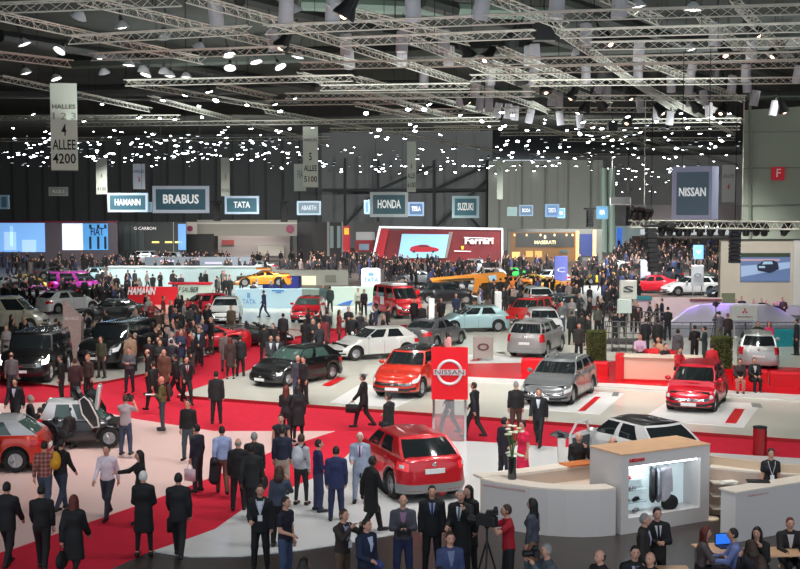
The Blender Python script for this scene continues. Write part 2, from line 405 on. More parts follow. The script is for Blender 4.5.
def person(px, py, head, pose='stand', top=('suit', BLK), bot=('trousers', BLK), hair=('short', 'dark'), fem=False, label='', group=None, h=None, shirt=None, tie=None, skin=M_skin, size=1.75, z0=0., extra=(), shoe=(15, 14, 14)):
    """px, py: where the photograph shows the top of the head"""
    s = size/1.77
    sk = skel(pose, fem); th = (sk['head'][2]+.13)*s
    loc = P(px, py, z0+th); loc.z = z0; D = loc.y
    if h is None: h = .026 if D < 46 else (.034 if D < 62 else .05)
    name = 'person'
    r = empty(name, loc, R(head)); r.scale = (s, s, s)
    tag(r, label, 'person', group)
    b = link('person_body', get_part('body', pose, fem, h), r); setm(b, skin)
    t = link({'suit': 'jacket', 'shirt': 'shirt', 'coat': 'coat', 'dress': 'dress', 'tee': 'shirt', 'vest': 'vest'}[top[0]], get_part('top', pose, fem, h, top[0]), r); setm(t, top[1] if not isinstance(top[1], tuple) else cm(*top[1]))
    if top[0] != 'dress' or pose == 'x':
        t = link({'trousers': 'trousers', 'skirt': 'skirt', 'leggings': 'leggings'}[bot[0]], get_part('bottom', pose, fem, h, bot[0]), r); setm(t, cm(*bot[1]))
        if bot[0] == 'skirt' and len(bot) > 2: t = link('leggings', get_part('bottom', pose, fem, h, 'leggings'), r); setm(t, cm(*bot[2]))
    for q in 'LR': t = link('shoe', get_part('shoes', pose, fem, h, q), r); setm(t, cm(*shoe, rough=.4))
    if hair[0] != 'bald':
        t = link('hair', get_part('hair', pose, fem, h, hair[0]), r); setm(t, cm(*HAIRC[hair[1]], rough=.55))
    if shirt and abs(((head+180) % 360)-180) > 70:
        a, c = shirt_front(pose, fem, top[0], h)
        t = link('shirt_front', a, r); setm(t, cm(*shirt))
        if tie: t = link('necktie', c, r); setm(t, cm(*tie))
    r['_j'] = 0
    del r['_j']
    return r, sk, s
def onp(r, sk, s, key, off=(0, 0, 0)):
    "world position of a joint of a placed figure"
    v = Vector(sk[key])+Vector(off); v = v*s; v.rotate(r.rotation_euler); return r.location+v
# ------------------------------------------------------------ cars (length along +Y, front at +Y, ground z = 0)
def interp(x, pts):
    if x <= pts[0][0]: return pts[0][1]
    for (a, u), (b, v) in zip(pts, pts[1:]):
        if x <= b: return u+(v-u)*(x-a)/(b-a)
    return pts[-1][1]
CAR = {
 'hatch': dict(L=4.2, W=1.78, H=1.46, wb=2.6, wr=.32, nose=.68, cowl=.98, belt=1.0, tail=1.0, yc=1.12, yt=.25, yr=-1.98, yq=-1.35, gc=.14),
 'suv':   dict(L=4.5, W=1.82, H=1.67, wb=2.62, wr=.36, nose=.86, cowl=1.12, belt=1.14, tail=1.14, yc=1.2, yt=.5, yr=-2.15, yq=-1.75, gc=.2),
 'juke':  dict(L=4.13, W=1.80, H=1.57, wb=2.53, wr=.36, nose=.88, cowl=1.06, belt=1.10, tail=1.08, yc=1.05, yt=.35, yr=-1.95, yq=-1.28, gc=.2),
 'mpv':   dict(L=3.9, W=1.70, H=1.53, wb=2.5, wr=.3, nose=.74, cowl=1.0, belt=1.0, tail=1.0, yc=1.3, yt=.42, yr=-1.85, yq=-1.6, gc=.14),
 'wagon': dict(L=4.75, W=1.84, H=1.47, wb=2.7, wr=.33, nose=.7, cowl=.98, belt=1.0, tail=1.0, yc=1.12, yt=.3, yr=-2.28, yq=-1.8, gc=.14),
 'sedan': dict(L=4.5, W=1.76, H=1.44, wb=2.65, wr=.32, nose=.68, cowl=.97, belt=.98, tail=1.04, yc=1.1, yt=.3, yr=-1.75, yq=-1.0, gc=.14),
 'sport': dict(L=4.5, W=1.92, H=1.2, wb=2.6, wr=.34, nose=.5, cowl=.8, belt=.84, tail=.92, yc=.95, yt=.1, yr=-1.7, yq=-.7, gc=.1),
 'fourx4': dict(L=4.8, W=2.0, H=1.95, wb=2.85, wr=.42, nose=1.14, cowl=1.28, belt=1.3, tail=1.3, yc=1.15, yt=.75, yr=-2.35, yq=-2.2, gc=.3),
 'van':   dict(L=4.6, W=1.8, H=1.95, wb=2.8, wr=.33, nose=.9, cowl=1.15, belt=1.15, tail=1.15, yc=1.6, yt=.75, yr=-2.25, yq=-2.15, gc=.16),
 'micro': dict(L=2.75, W=1.5, H=1.42, wb=1.9, wr=.3, nose=.62, cowl=.82, belt=.84, tail=.9, yc=.95, yt=.35, yr=-1.2, yq=-.95, gc=.16),
 'bus':   dict(L=7.5, W=2.3, H=2.9, wb=4.4, wr=.45, nose=1.2, cowl=1.4, belt=1.4, tail=1.4, yc=3.55, yt=3.3, yr=-3.7, yq=-3.6, gc=.25),
}
def car_geo(kind):
    c = CAR[kind]; L, W, wb, wr = c['L'], c['W'], c['wb'], c['wr']; hl, hw = L/2, W/2
    yf = hl-(hl-wb/2)*1.05+.02; ya = [wb/2+.02, -wb/2+.02]; AR = wr+.07
    fy, ry = .62, .42
    st = []
    for k in range(9):
        a = math.pi/2*k/8; st.append((hl-fy*(1-math.cos(a)**.75), hw*(math.sin(a)**.62 if a else 0)))
    ys = set(np.round(np.arange(-hl+ry+.12, hl-fy-.08, .16), 3).tolist())
    for y in ya:
        ys = {v for v in ys if abs(v-y) > AR+.05}
        for t in range(0, 181, 18): ys.add(round(y+AR*math.cos(R(t)), 3))
    ys = {y for y in ys if -hl+ry < y < hl-fy}
    st += [(y, hw) for y in sorted(ys, reverse=True)]
    for k in range(8, -1, -1):
        a = math.pi/2*k/8; st.append((-hl+ry*(1-math.cos(a)**.7), hw*(math.sin(a)**.5 if a else 0)))
    def zb(y):
        z = c['gc']+.04
        for q in ya:
            if abs(y-q) < AR: z = max(z, wr+math.sqrt(AR*AR-(y-q)**2))
        return z
    top = [(-hl, c['tail']-.08), (-hl+.15, c['tail']), (c['yr'], c['tail']), (0, c['belt']), (c['yc'], c['cowl']), (hl-.7, c['nose']+.1), (hl-.25, c['nose']), (hl, c['nose']-.1)]
    vs_ = [0, .1, .28, .5, .7, .88, 1.]; xs = [.95, .99, 1., .985, .975, .95, .9]; fi = [.1, .02, 0, .02, .06, .13, .22]; ri = [.08, .01, 0, .02, .03, .06, .1]
    def surf(i, v):
        "i: fractional station (negative = left side), v: 0 sill .. 1 shoulder"
        sg = -1 if i < 0 else 1; i = min(abs(i), len(st)-1-1e-6); a = int(i); t = i-a
        y = st[a][0]*(1-t)+st[a+1][0]*t; x = st[a][1]*(1-t)+st[a+1][1]*t
        z0, z1 = zb(y), interp(y, top); k = [interp(v, list(zip(vs_, q))) for q in (xs, fi, ri)]
        fl = 0
        for q in ya: fl = max(fl, .025*math.exp(-((abs(y-q)-AR)/.12)**2)) if v < .75 else fl
        wf = max(0, min(1, (y-(hl-fy-.3))/(fy+.3))); wr_ = max(0, min(1, (-hl+ry+.2-y)/(ry+.2)))
        return Vector((sg*(x*k[0]+fl*(x > hw*.9)), y-k[1]*wf+k[2]*wr_, z0+v*(z1-z0)))
    return c, st, surf, zb, top, vs_, ya
def patch(surf, i0, i1, v0, v1, ni=4, nv=3, off=.012, mb=None, mi=0):
    "raised panel lying on the side surface"
    mb = mb or MB(); vs = []
    for layer in (off, -.02):
        for a in range(ni+1):
            for b in range(nv+1):
                i = i0+(i1-i0)*a/ni; v = v0+(v1-v0)*b/nv; p = surf(i, v); e = .05
                if i > 0 or i0 >= 0: di = surf(i+e, v)-surf(max(1e-4, i-e), v)
                else: di = surf(i-e, v)-surf(min(-1e-4, i+e), v)
                dv = surf(i, min(1, v+.04))-surf(i, max(0, v-.04)); n = di.cross(dv)
                if n.length < 1e-8: n = Vector((p.x, p.y, 0))
                n.normalize()
                if n.x*p.x+n.y*p.y < 0: n = -n
                vs.append(p+n*layer)
    m = (ni+1)*(nv+1); fs = []
    for a in range(ni):
        for b in range(nv):
            q = a*(nv+1)+b; fs += [(q, q+nv+1, q+nv+2, q+1), (m+q, m+q+1, m+q+nv+2, m+q+nv+1)]
    bd = [a*(nv+1) for a in range(ni+1)]+[ni*(nv+1)+b for b in range(1, nv+1)]+[a*(nv+1)+nv for a in range(ni-1, -1, -1)]+[b for b in range(nv-1, 0, -1)]
    fs += [(bd[k], bd[(k+1) % len(bd)], m+bd[(k+1) % len(bd)], m+bd[k]) for k in range(len(bd))]
    return mb.add(vs, fs, mi)
def wheel_parts(r, w, dark=False):
    t = MB(); t.lathe([(r*.62, -w/2), (r*.93, -w/2), (r, -w/2+.03), (r, w/2-.03), (r*.93, w/2), (r*.62, w/2), (r*.62, -w/2)], n=24, axis='x')
    m = MB(); m.lathe([(r*.64, -w*.3), (r*.64, w*.45), (r*.59, w*.46), (r*.57, w*.2), (.0, w*.2)][:4], n=24, axis='x'); m.lathe([(r*.6, -w*.1), (r*.6, w*.12)], n=20, axis='x', mi=1)
    for k in range(5):
        a = 2*math.pi*k/5
        for da in (-.16, .16):
            c0 = Vector((w*.3, math.cos(a+da*1.8)*r*.58, math.sin(a+da*1.8)*r*.58)); c1 = Vector((w*.34, math.cos(a)*r*.12, math.sin(a)*r*.12))
            m.tube([c0, c1], [r*.05, r*.075], 5)
    m.lathe([(r*.16, w*.1), (r*.15, w*.36), (.01, w*.38)], n=10, axis='x')
    return mkmesh('tire', t.v, t.f, M_tire, t.m, 40), mkmesh('rim', m.v, m.f, [M_rim, M_dark], m.m, 40)
CARC = {}
def car(kind, loc, head, color, label, roof=None, glass=M_glass, lights_on=False, clad=True, rails=False, group=None, detail=True, z0=0., name='car', plate=True, open_top=False, opendoor=False, spoiler=False, cab=None, taillit=False):
    key = (kind, color.name, roof.name if roof else '', glass.name, lights_on, rails, detail, open_top, opendoor, cab.name if cab else '')
    root = empty(name, (loc[0], loc[1], z0), R(head)); tag(root, label, 'car', group)
    if key in CARC:
        for ch in CARC[key].children: copy_tree(ch, root)
        return root
    CARC[key] = root
    c, st, surf, zb, top, vs_, ya = car_geo(kind); L, W, H, wr = c['L'], c['W'], c['H'], c['wr']; hl, hw = L/2, W/2; n = len(st); roof = roof or cab or color
    idx = list(range(n))+[-k for k in range(n-2, 0, -1)]; N = len(idx); m = MB(); V = []
    for v in vs_:
        for i in idx: V.append(surf(i if i else 1e-5, v) if i >= 0 else surf(i, v))
    fs = []; mi = []
    for r in range(len(vs_)-1):
        for k in range(N):
            fs.append((r*N+k, r*N+(k+1) % N, (r+1)*N+(k+1) % N, (r+1)*N+k)); mi.append(1 if (r == 0 and clad) else 0)
    m.v = [tuple(p) for p in V]; m.f = fs; m.m = mi
    # bonnet, shoulders and boot: across from side to side
    tp = []; K = 8; o = len(m.v)
    for i in range(n):
        p = surf(i if i else 1e-5, 1)
        for k in range(K+1):
            u = -1+2*k/K; edge = min(1, abs(p.x)/(hw*.6)); x = abs(p.x)*u
            tp.append((x, p.y, p.z+.055*edge*(1-u*u)+.02*edge*max(0, 1-abs(abs(u)-.75)*4)))
    m.v += tp
    for i in range(n-1):
        for k in range(K): a = o+i*(K+1)+k; m.f.append((a, a+1, a+K+2, a+K+1)[::-1]); m.m.append(0)
    m.build('car_body', [color, M_dark], root, smooth=38)
    # underbody
    u = MB(); u.box((0, 0, (c['gc']+.3+.5)/2), (W*.8, L*.86, .5-c['gc']+.15)); u.build('underbody', M_dark, root)
    # cabin
    wb_ = hw*.88; yc, yt, yq, yr = c['yc'], c['yt'], c['yq'], c['yr']; wt_ = hw*(.7 if kind not in ('bus', 'van', 'fourx4') else .8)
    def ring(w):
        yf = yc+(yt-yc)*w; yb = yr+(yq-yr)*w; x = wb_+(wt_-wb_)*w+.035*math.sin(math.pi*w); z0_ = interp(0, top)-.02; pts = []
        fb = .3*(1-w)+.16*w
        for k in range(5): t = k/4; pts.append((x*.93*t, yf-fb*t*t*.9))
        for k in range(13):
            t = k/12; pts.append((x, (yf-fb)*(1-t)+(yb+.1)*t))
        for k in range(5): t = 1-k/4; pts.append((x*.9*t, yb+.1*t*t))
        half = pts; full = half+[(-a, b) for a, b in reversed(half[1:-1])]
        out = []
        for a, b in full:
            zl = interp(b, top)-.02 if w == 0 else None
            z = (interp(b, top)-.03)*(1-w)+(H-.05)*w
            out.append((a, b, z))
        return out
    ws = [0, .1, .37, .64, .9, 1.]; rings = [ring(w) for w in ws]; nr = len(rings[0]); nh = 23
    body = MB(); body.v = [p for rg in rings for p in rg]
    def winof(k):
        kk = k if k < nh-1 else nr-1-k   # mirrored segment index
        if kk < 4: return 'windscreen'
        if kk > 17: return 'rear_window'
        j = kk-5
        if kk in (4, 17): return None
        if j in (0, 1, 2, 3): return 'side_window'+('R' if k < nh-1 else 'L')+'1'
        if j in (5, 6, 7, 8): return 'side_window'+('R' if k < nh-1 else 'L')+'2'
        if kk >= 15 and kind in ('suv', 'wagon', 'van', 'bus', 'fourx4', 'mpv'): return 'side_window'+('R' if k < nh-1 else 'L')+'3'
        return None
    W_ = {}
    for r in range(len(ws)-1):
        for k in range(nr):
            f = (r*nr+k, r*nr+(k+1) % nr, (r+1)*nr+(k+1) % nr, (r+1)*nr+k); wn = winof(k)
            if wn and 1 <= r <= 3: W_.setdefault(wn, []).append(f)
            else: body.f.append(f); body.m.append(0)
    o = (len(ws)-1)*nr; K = 6; base = len(body.v)
    if not open_top:
        for i in range(nh):
            p = rings[-1][i]
            for k in range(K+1):
                q = -1+2*k/K; cr = .05*min(1, p[0]/(wt_*.6))*(1-q*q); body.v.append((p[0]*q, p[1], p[2]+cr))
        for i in range(nh-1):
            for k in range(K): a = base+i*(K+1)+k; body.f.append((a, a+1, a+K+2, a+K+1)[::-1]); body.m.append(1)
        body.build('cabin', [cab or color, roof], root, smooth=38)
    for wn, fl in W_.items():
        if open_top and wn != 'windscreen': continue
        used = sorted({i for f in fl for i in f}); mp = {a: b for b, a in enumerate(used)}
        nm = wn.rstrip('LR123') if wn.startswith('side') else wn
        vv = [body.v[i] for i in used]
        w_ = link(nm, mkmesh(nm, vv, [tuple(mp[i] for i in f) for f in fl], glass, None, 60), root)
    if glass is M_glassg or open_top or True:      # seats and dashboard behind the glass
        for x in (-.36, .36):
            for y in ((.1, -.85) if detail else (.1,)):
                if y < yq: continue
                s = MB()
                s.rbox((x, y, c['belt']-.38), (.48, .5, .2), .04); s.rbox((x, y-.26, c['belt']-.05), (.46, .16, .62), .04); s.rbox((x, y-.27, c['belt']+.3 if H > 1.35 else c['belt']+.22), (.24, .1, .14), .03); s.build('seat', cm(52, 50, 50), root)
    # wheels
    wk = ('wheel', wr)
    if wk not in CARC: CARC[wk] = wheel_parts(wr, .22)
    tm, rm = CARC[wk]
    for y in ya:
        for s in (-1, 1):
            w = link('wheel', tm, root, (s*(hw-.13), y, wr)); w.rotation_euler = (0, 0, math.pi if s < 0 else 0); link('rim', rm, w)
    # lamps
    i1 = 8
    on = mat('lit_headlamp', (1, .93, .8), .2, emit=14) if lights_on else M_lens
    for s in (-1, 1):
        sg = lambda i, s=s: i*s
        patch(surf, sg(4.2), sg(8.2), .60, .82, 5, 3).build('headlight', on, root, smooth=40)
        if kind == 'juke':
            tl = patch(surf, sg(n-8.8), sg(n-4.2), .70, .93, 6, 3).build('tail_light', mat('tail_lamp_bright', (.85, .03, .04), .15, coat=1, emit=.25), root, smooth=40); patch(surf, sg(n-7.4), sg(n-5.6), .76, .86, 3, 2, .02).build('lamp_glint', M_lens, tl)  # pale inner patch stands in for the specular glint on the tail lamp
        elif kind in ('hatch', 'sedan', 'sport'): patch(surf, sg(n-8.8), sg(n-3.4), .64, .86, 6, 3).build('tail_light', M_tail, root, smooth=40)
        else: patch(surf, sg(n-8.6), sg(n-4.6), .58, .98, 5, 4).build('tail_light', M_tail, root, smooth=40)
        mm = MB(); mm.ball((s*(hw+.06), yc-.45, c['belt']+.06), (.11, .07, .08), 10, 7); mm.tube([(s*(hw*.86), yc-.42, c['belt']), (s*hw, yc-.45, c['belt']+.03)], .025, 6); mm.build('mirror', color, root, smooth=60)
        if detail:
            sh = MB()
            for y in ((.72, -.12, -1.0) if wb_ else ()):
                ii = min(range(8, n-9), key=lambda q: abs(st[q][0]-y)); v0 = .12
                patch(surf, s*(ii-.03), s*(ii+.03), v0, .99, 1, 6, .004, sh)
            sh.build('door_seam', M_dark, root)
            for y in (-.02, -.9):
                ii = min(range(8, n-9), key=lambda q: abs(st[q][0]-y)); p = surf(s*ii, .82); hb = MB(); hb.rbox((p.x+s*.01, y, p.z), (.05, .2, .035), .008); hb.build('door_handle', color, root)
            patch(surf, sg(3.2), sg(5.6), .22, .36, 4, 2).build('fog_lamp', M_dark, root)
    patch2 = MB()
    for s in (-1, 1): patch(surf, s*1e-3, s*4.0, .50, .70, 6, 3, .014, patch2)
    g = patch2.build('grille', M_dark, root, smooth=40)
    gb = MB()
    for s in (-1, 1):
        for v in (.53, .60, .67): patch(surf, s*1e-3, s*3.8, v-.012, v+.012, 5, 1, .025, gb)
    gb.build('grille_bar', M_chrome, g)
    lo = MB()
    for s in (-1, 1): patch(surf, s*1e-3, s*3.4, .14, .34, 5, 2, .012, lo)
    lo.build('air_intake', M_dark, root)
    bd = MB(); p = surf(1e-4, .62); bd.ball((0, p.y+.03, p.z), (.07, .02, .05), 10, 6); bd.build('badge', M_chrome, root)
    if plate:
        p = surf(n-1.001, .9); bb = MB(); bb.ball((0, p.y-.02, p.z+.02), (.06, .02, .05), 10, 6); bb.build('badge', M_chrome, root)
        p = surf(n-1.001, .55 if kind != 'juke' else .72); pl = MB(); pl.box((0, p.y-.02, p.z), (.52, .03, .12)); pl.build('number_plate', cm(225, 228, 228), root)
        p = surf(1e-4, .3); pl = MB(); pl.box((0, p.y+.03, p.z), (.52, .02, .11)); pl.build('number_plate', cm(225, 228, 228), root)
    rb = MB()
    for s in (-1, 1): patch(surf, s*(n-1.001), s*(n-8.5), .02, .3, 9, 2, .02, rb)
    rb.build('rear_bumper', mat('satin_cladding', (.22, .225, .23), .4) if kind in ('suv', 'juke') else color, root, smooth=40)
    if rails:
        for s in (-1, 1):
            q = MB(); x = s*(wt_-.05); q.tube([(x, yt-.35, H-.03), (x, yt-.45, H+.05), (x, yq+.35, H+.05), (x, yq+.25, H-.03)], .022, 6); q.build('roof_rail', M_metal, root)
    if spoiler:
        q = MB(); q.rbox((0, yq-.02, H-.05), (wt_*1.7, .26, .05), .015); q.build('spoiler', color, root)
    return root
# ------------------------------------------------------------ light and view
SC.view_settings.view_transform = 'Standard'; SC.view_settings.look = 'None'; SC.view_settings.gamma = 1; SC.view_settings.use_curve_mapping = False
SC.view_settings.exposure = 0.0
SC.cycles.max_bounces = 5; SC.cycles.diffuse_bounces = 3; SC.cycles.glossy_bounces = 3; SC.cycles.sample_clamp_indirect = 4
W = bpy.data.worlds.new('hall_air'); W.use_nodes = True; SC.world = W
W.node_tree.nodes['Background'].inputs[0].default_value = (.8, .9, 1, 1); W.node_tree.nodes['Background'].inputs[1].default_value = 1.0
def struct(o, kind='structure'): o['kind'] = kind; return o
def slab(name, pts, z0, z1, m, px=True, edge=None, kind='structure', label=None, cat=None, group=None):
    poly = [P(x, y, z1)[:2] for x, y in pts] if px else pts
    mb = MB(); mb.prism(poly, z0, z1, 0, side=1 if edge else 0); o = mb.build(name, [m]+([edge] if edge else []))
    if label: tag(o, label, cat, group)
    else: struct(o)
    return o
# ------------------------------------------------------------ ground
Mfloor = mat('hall_floor', lin(92, 84, 80), .45, noise=.1, nscale=.6)
Mcarp = mat('red_carpet', lin(204, 16, 50), .9, noise=.07, nscale=3, bump=.2)
Mcarp2 = mat('dark_red_edge', lin(140, 10, 22), .6)
Mplat = mat('platform_floor', lin(214, 212, 200), .16, noise=.03, nscale=.5)
Mpale = mat('pale_floor', lin(236, 200, 194), .3, noise=.03, nscale=.5)
Mnis = mat('glossy_grey_floor', lin(226, 226, 226), .12, noise=.03, nscale=.5)
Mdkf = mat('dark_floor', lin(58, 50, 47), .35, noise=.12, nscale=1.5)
far = 330
slab('floor', [(-90, 14), (110, 14), (170, far), (-190, far)], -.2, 0, Mfloor, px=False)
slab('floor_carpet', [(-60, 335), (330, 318), (440, 318), (470, 352), (800, 384), (860, 400), (860, 470), (600, 500), (300, 570), (90, 600), (-60, 640)], 0, .02, Mcarp)
slab('floor_pale_aisle', [(-60, 405), (60, 402), (130, 418), (214, 431), (335, 431), (270, 452), (240, 466), (160, 497), (17, 547), (-60, 570)], .02, .035, Mpale)
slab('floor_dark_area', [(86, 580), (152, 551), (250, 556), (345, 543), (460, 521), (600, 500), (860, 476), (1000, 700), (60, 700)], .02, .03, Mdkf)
slab('floor_grey_stand', [(152, 551), (170, 545), (215, 529), (250, 504), (300, 484), (335, 468), (352, 450), (372, 440), (470, 441), (560, 447), (700, 452), (860, 462), (860, 480), (600, 505), (450, 523), (400, 533), (345, 543), (300, 550), (240, 556), (190, 556.5)], .02, .05, Mnis)
# display platforms
def platform(pts, m, label, z=.14):
    r = slab('display_platform', pts, 0.02, z, m, edge=Mcarp2, label=label, cat='platform'); return r
platform([(177, 395), (260, 366), (332, 343), (440, 332), (640, 349), (860, 376), (980, 452)], Mplat, 'long pale display platform with a red edge under the cars in the middle')
slab('floor_red_band', [(436, 364), (640, 361), (900, 372), (900, 400), (620, 383), (440, 375)], .14, .17, mat('red_lacquer_floor', lin(214, 14, 34), .25))
slab('floor_white_kerb', [(440, 375.5), (620, 383.5), (900, 401), (900, 407), (620, 387), (440, 379)], .14, .2, M_white)
platform([(-60, 372), (60, 386), (106, 381), (180, 366), (222, 348), (330, 331), (318, 318), (200, 314), (60, 312), (-60, 316)], mat('pale_stand_floor', lin(196, 192, 184), .25), 'pale floor of the left stand under the black cars', .12)
platform([(165, 314), (300, 330), (420, 324), (447, 292), (240, 290), (140, 292)], Mplat, 'white platform before the light blue stand wall', .16)
platform([(430, 352), (640, 362), (900, 374), (900, 345), (640, 330), (560, 300), (450, 296)], Mplat, 'white rear platform under the silver hatchback and grey crossover', .16)
platform([(452, 300), (600, 306), (640, 312), (640, 286), (440, 284)], mat('light_grey_floor', lin(200, 204, 204), .3), 'grey green platform at the back with the dark estate car on it', .15)
for n_, (pts, rd) in enumerate([([(520, 408), (600, 414), (625, 393), (560, 389)], [(578, 410.5), (585, 411), (601, 397), (595, 396.7)]), ([(640, 419), (744, 427), (762, 403), (670, 400)], [(725, 422.5), (736, 423.5), (745, 409), (735, 408.3)]), ([(330, 402), (395, 407), (440, 388), (360, 384)], [(322, 385), (330, 386), (346, 378), (338, 377)]), ([(440, 366), (520, 362), (560, 350), (470, 350)], [(470, 361), (478, 361), (487, 355), (480, 355)])]):
    d = empty('floor_marking', (0, 0, 0)); tag(d, 'white floor panel with a red stripe ' + ['under the grey estate car', 'under the red compact car at the right', 'under the orange red crossover', 'under the silver crossover seen from behind'][n_], 'floor graphic')
    mb = MB(); mb.prism([P(x, y, .16)[:2] for x, y in pts], .141, .152); mb.build('panel', mat('white_vinyl', lin(238, 238, 236), .25), d)
    mb = MB(); mb.prism([P(x, y, .16)[:2] for x, y in rd], .153, .16); mb.build('stripe', M_red, d)
    mb = MB(); mb.prism([(P(x, y, .16)+Vector((.9, 1.2, 0)))[:2] for x, y in [rd[3], rd[2], ((rd[2][0]+rd[1][0])/2+6, (rd[1][1]*.3+rd[2][1]*.7)), ((rd[3][0]+rd[0][0])/2+6, (rd[0][1]*.3+rd[3][1]*.7))]], .153, .16); mb.build('lettering_strip', cm(120, 120, 118), d)
# ------------------------------------------------------------ hall shell
Mwall = mat('dark_wall_panels', lin(62, 66, 68), .8, noise=.1, nscale=.2)
Mroof = mat('dark_roof', lin(58, 62, 58), .9, noise=.2, nscale=.3)
Mgreen = mat('pale_green_panels', lin(150, 160, 146), .75, noise=.05, nscale=.2)
Mgrey = mat('grey_green_panels', lin(118, 122, 116), .8, noise=.06, nscale=.2)
def vwall(name, px0, px1, D0, D1, z0, z1, m, th=.4, ribs=0, rm=None, kindred=True):
    "upright wall between two picture columns at the given distances"
    a = PD(px0, 250, D0); b = PD(px1, 250, D1); d = Vector((b.x-a.x, b.y-a.y, 0)); L = d.length; d.normalize(); nn = Vector((-d.y, d.x, 0))
    mb = MB(); mb.prism([(a.x, a.y), (b.x, b.y), ((b+nn*th).x, (b+nn*th).y), ((a+nn*th).x, (a+nn*th).y)], z0, z1)
    for k in range(ribs):
        c = a+d*(L*(k+.5)/ribs); mb.box((c.x-nn.x*.12, c.y-nn.y*.12, (z0+z1)/2), (.25, .25, z1-z0), math.atan2(d.y, d.x), 1)
    o = mb.build(name, [m, rm or m]); struct(o) if kindred else None; return o
slab('ceiling', [(-90, 12), (110, 12), (175, far), (-195, far)], 18.0, 18.4, Mroof, px=False)
vwall('wall_back', -80, 325, 215, 197, 0, 18, Mwall, ribs=26, rm=mat('wall_rib', lin(48, 52, 54), .8))
vwall('wall_back_braced', 322, 492, 197, 190, 0, 18, mat('grey_sheet_wall', lin(92, 96, 98), .8, noise=.05, nscale=.2), ribs=0)
vwall('wall_back_grey', 488, 602, 186, 182, 0, 13.3, Mgrey, ribs=5, rm=mat('seam', lin(100, 104, 98), .8))
vwall('wall_far', 560, 800, 300, 290, 0, 18, mat('far_hall_wall', lin(150, 152, 150), .8, noise=.1, nscale=.1), ribs=12)
vwall('wall_right', 741, 900, 104, 93, 0, 14.9, Mgreen, ribs=0)
vwall('wall_left', -85, -75, 30, 214, 0, 18, Mwall)
b_ = MB(); b_.prism([(100, 12), (101, 12), (175, far), (174, far)], 0, 18); struct(b_.build('wall_outer_right', Mwall))
# seams and edge of the right wall
def bar(name, a, b, r, m, n=6):
    mb = MB(); mb.tube([a, b], r, n); return mb.build(name, m)
for k, y in enumerate((97, 132, 168, 205)): struct(bar('trim_%d' % (k+1), PD(743, y, 103.5), PD(860, y-1, 95), .05, mat('seam_green', lin(120, 130, 118), .7)))
struct(bar('trim_5', PD(750, 92, 103), PD(750, 240, 103), .12, mat('seam_green', (0, 0, 0))))
# braces on the grey back wall
k = 6
for a, b in [((345, 158), (345, 250)), ((378, 160), (378, 250)), ((434, 160), (434, 228)), ((487, 160), (487, 250)), ((322, 190), (492, 190)), ((434, 190), (487, 165)), ((434, 228), (487, 180)), ((455, 200), (490, 240)), ((378, 190), (345, 225)), ((378, 190), (434, 165))]:
    struct(bar('trim_%d' % k, PD(a[0], a[1], 189), PD(b[0], b[1], 189), .22, mat('steel_brace', lin(52, 56, 58), .6), 4)); k += 1
for x in (604, 612): struct(bar('trim_%d' % k, PD(x, 168, 180), PD(x, 258, 180), .5, mat('column_green', lin(130, 150, 140), .6), 8)); k += 1
# roof girders and ducts
for i, (a, b, r, c) in enumerate([((300, 3), (560, 14), .35, (120, 140, 128)), ((60, 62), (800, 40), .5, (60, 66, 60)), ((0, 92), (420, 86), .5, (84, 88, 88)), ((0, 97), (300, 102), .12, (150, 150, 150)), ((300, 90), (800, 96), .4, (96, 104, 98)), ((420, 0), (740, 90), .4, (50, 54, 50)), ((560, 0), (790, 80), .35, (50, 54, 50)), ((240, 0), (720, 112), .35, (56, 60, 56)), ((0, 36), (500, 118), .35, (50, 52, 52))]):
    struct(bar('trim_%d' % k, P(a[0], a[1], 16.6), P(b[0], b[1], 16.6), r*1.0, mat('duct_%d' % i, lin(*c), .6), 8)); k += 1
# ------------------------------------------------------------ lattice trusses under the roof
Mtr = mat('truss_metal', lin(206, 206, 194), .45, metal=.2)
TZ = 12.6
def truss(a, b, label, z=TZ, s=.3, cut=True):
    A, B = P(a[0], a[1], z), P(b[0], b[1], z); d = B-A; L = d.length; d.normalize(); n = Vector((-d.y, d.x, 0)); u = Vector((0, 0, 1))
    ch = MB(); off = [n*s/2, -n*s/2, u*-s*.86] ; off = [n*s/2+u*s*.43, -n*s/2+u*s*.43, -u*s*.43]
    for o in off: ch.tube([A+o, B+o], .022, 4)
    o = ch.build('truss', Mtr); nb = max(6, int(L/.36)); nb = min(nb, 170); br = MB(); st = L/nb
    for (p, q) in ((0, 1), (1, 2), (2, 0)):
        for i in range(nb):
            x, y = (p, q) if i % 2 else (q, p); br.tube([A+d*(i*st)+off[x], A+d*((i+1)*st)+off[y]], .0105, 3, cap=False)
    br.build('bracing', Mtr, o)
    tag(o, label, 'truss')
    hz = 17.95
    for t in ([.2, .8] if L > 12 else [.5]):
        p = A+d*(L*t); hb = MB(); hb.tube([p+u*s*.4, Vector((p.x, p.y, hz))], .012, 4); hb.build('suspension_cable', M_dark, o)
    return o
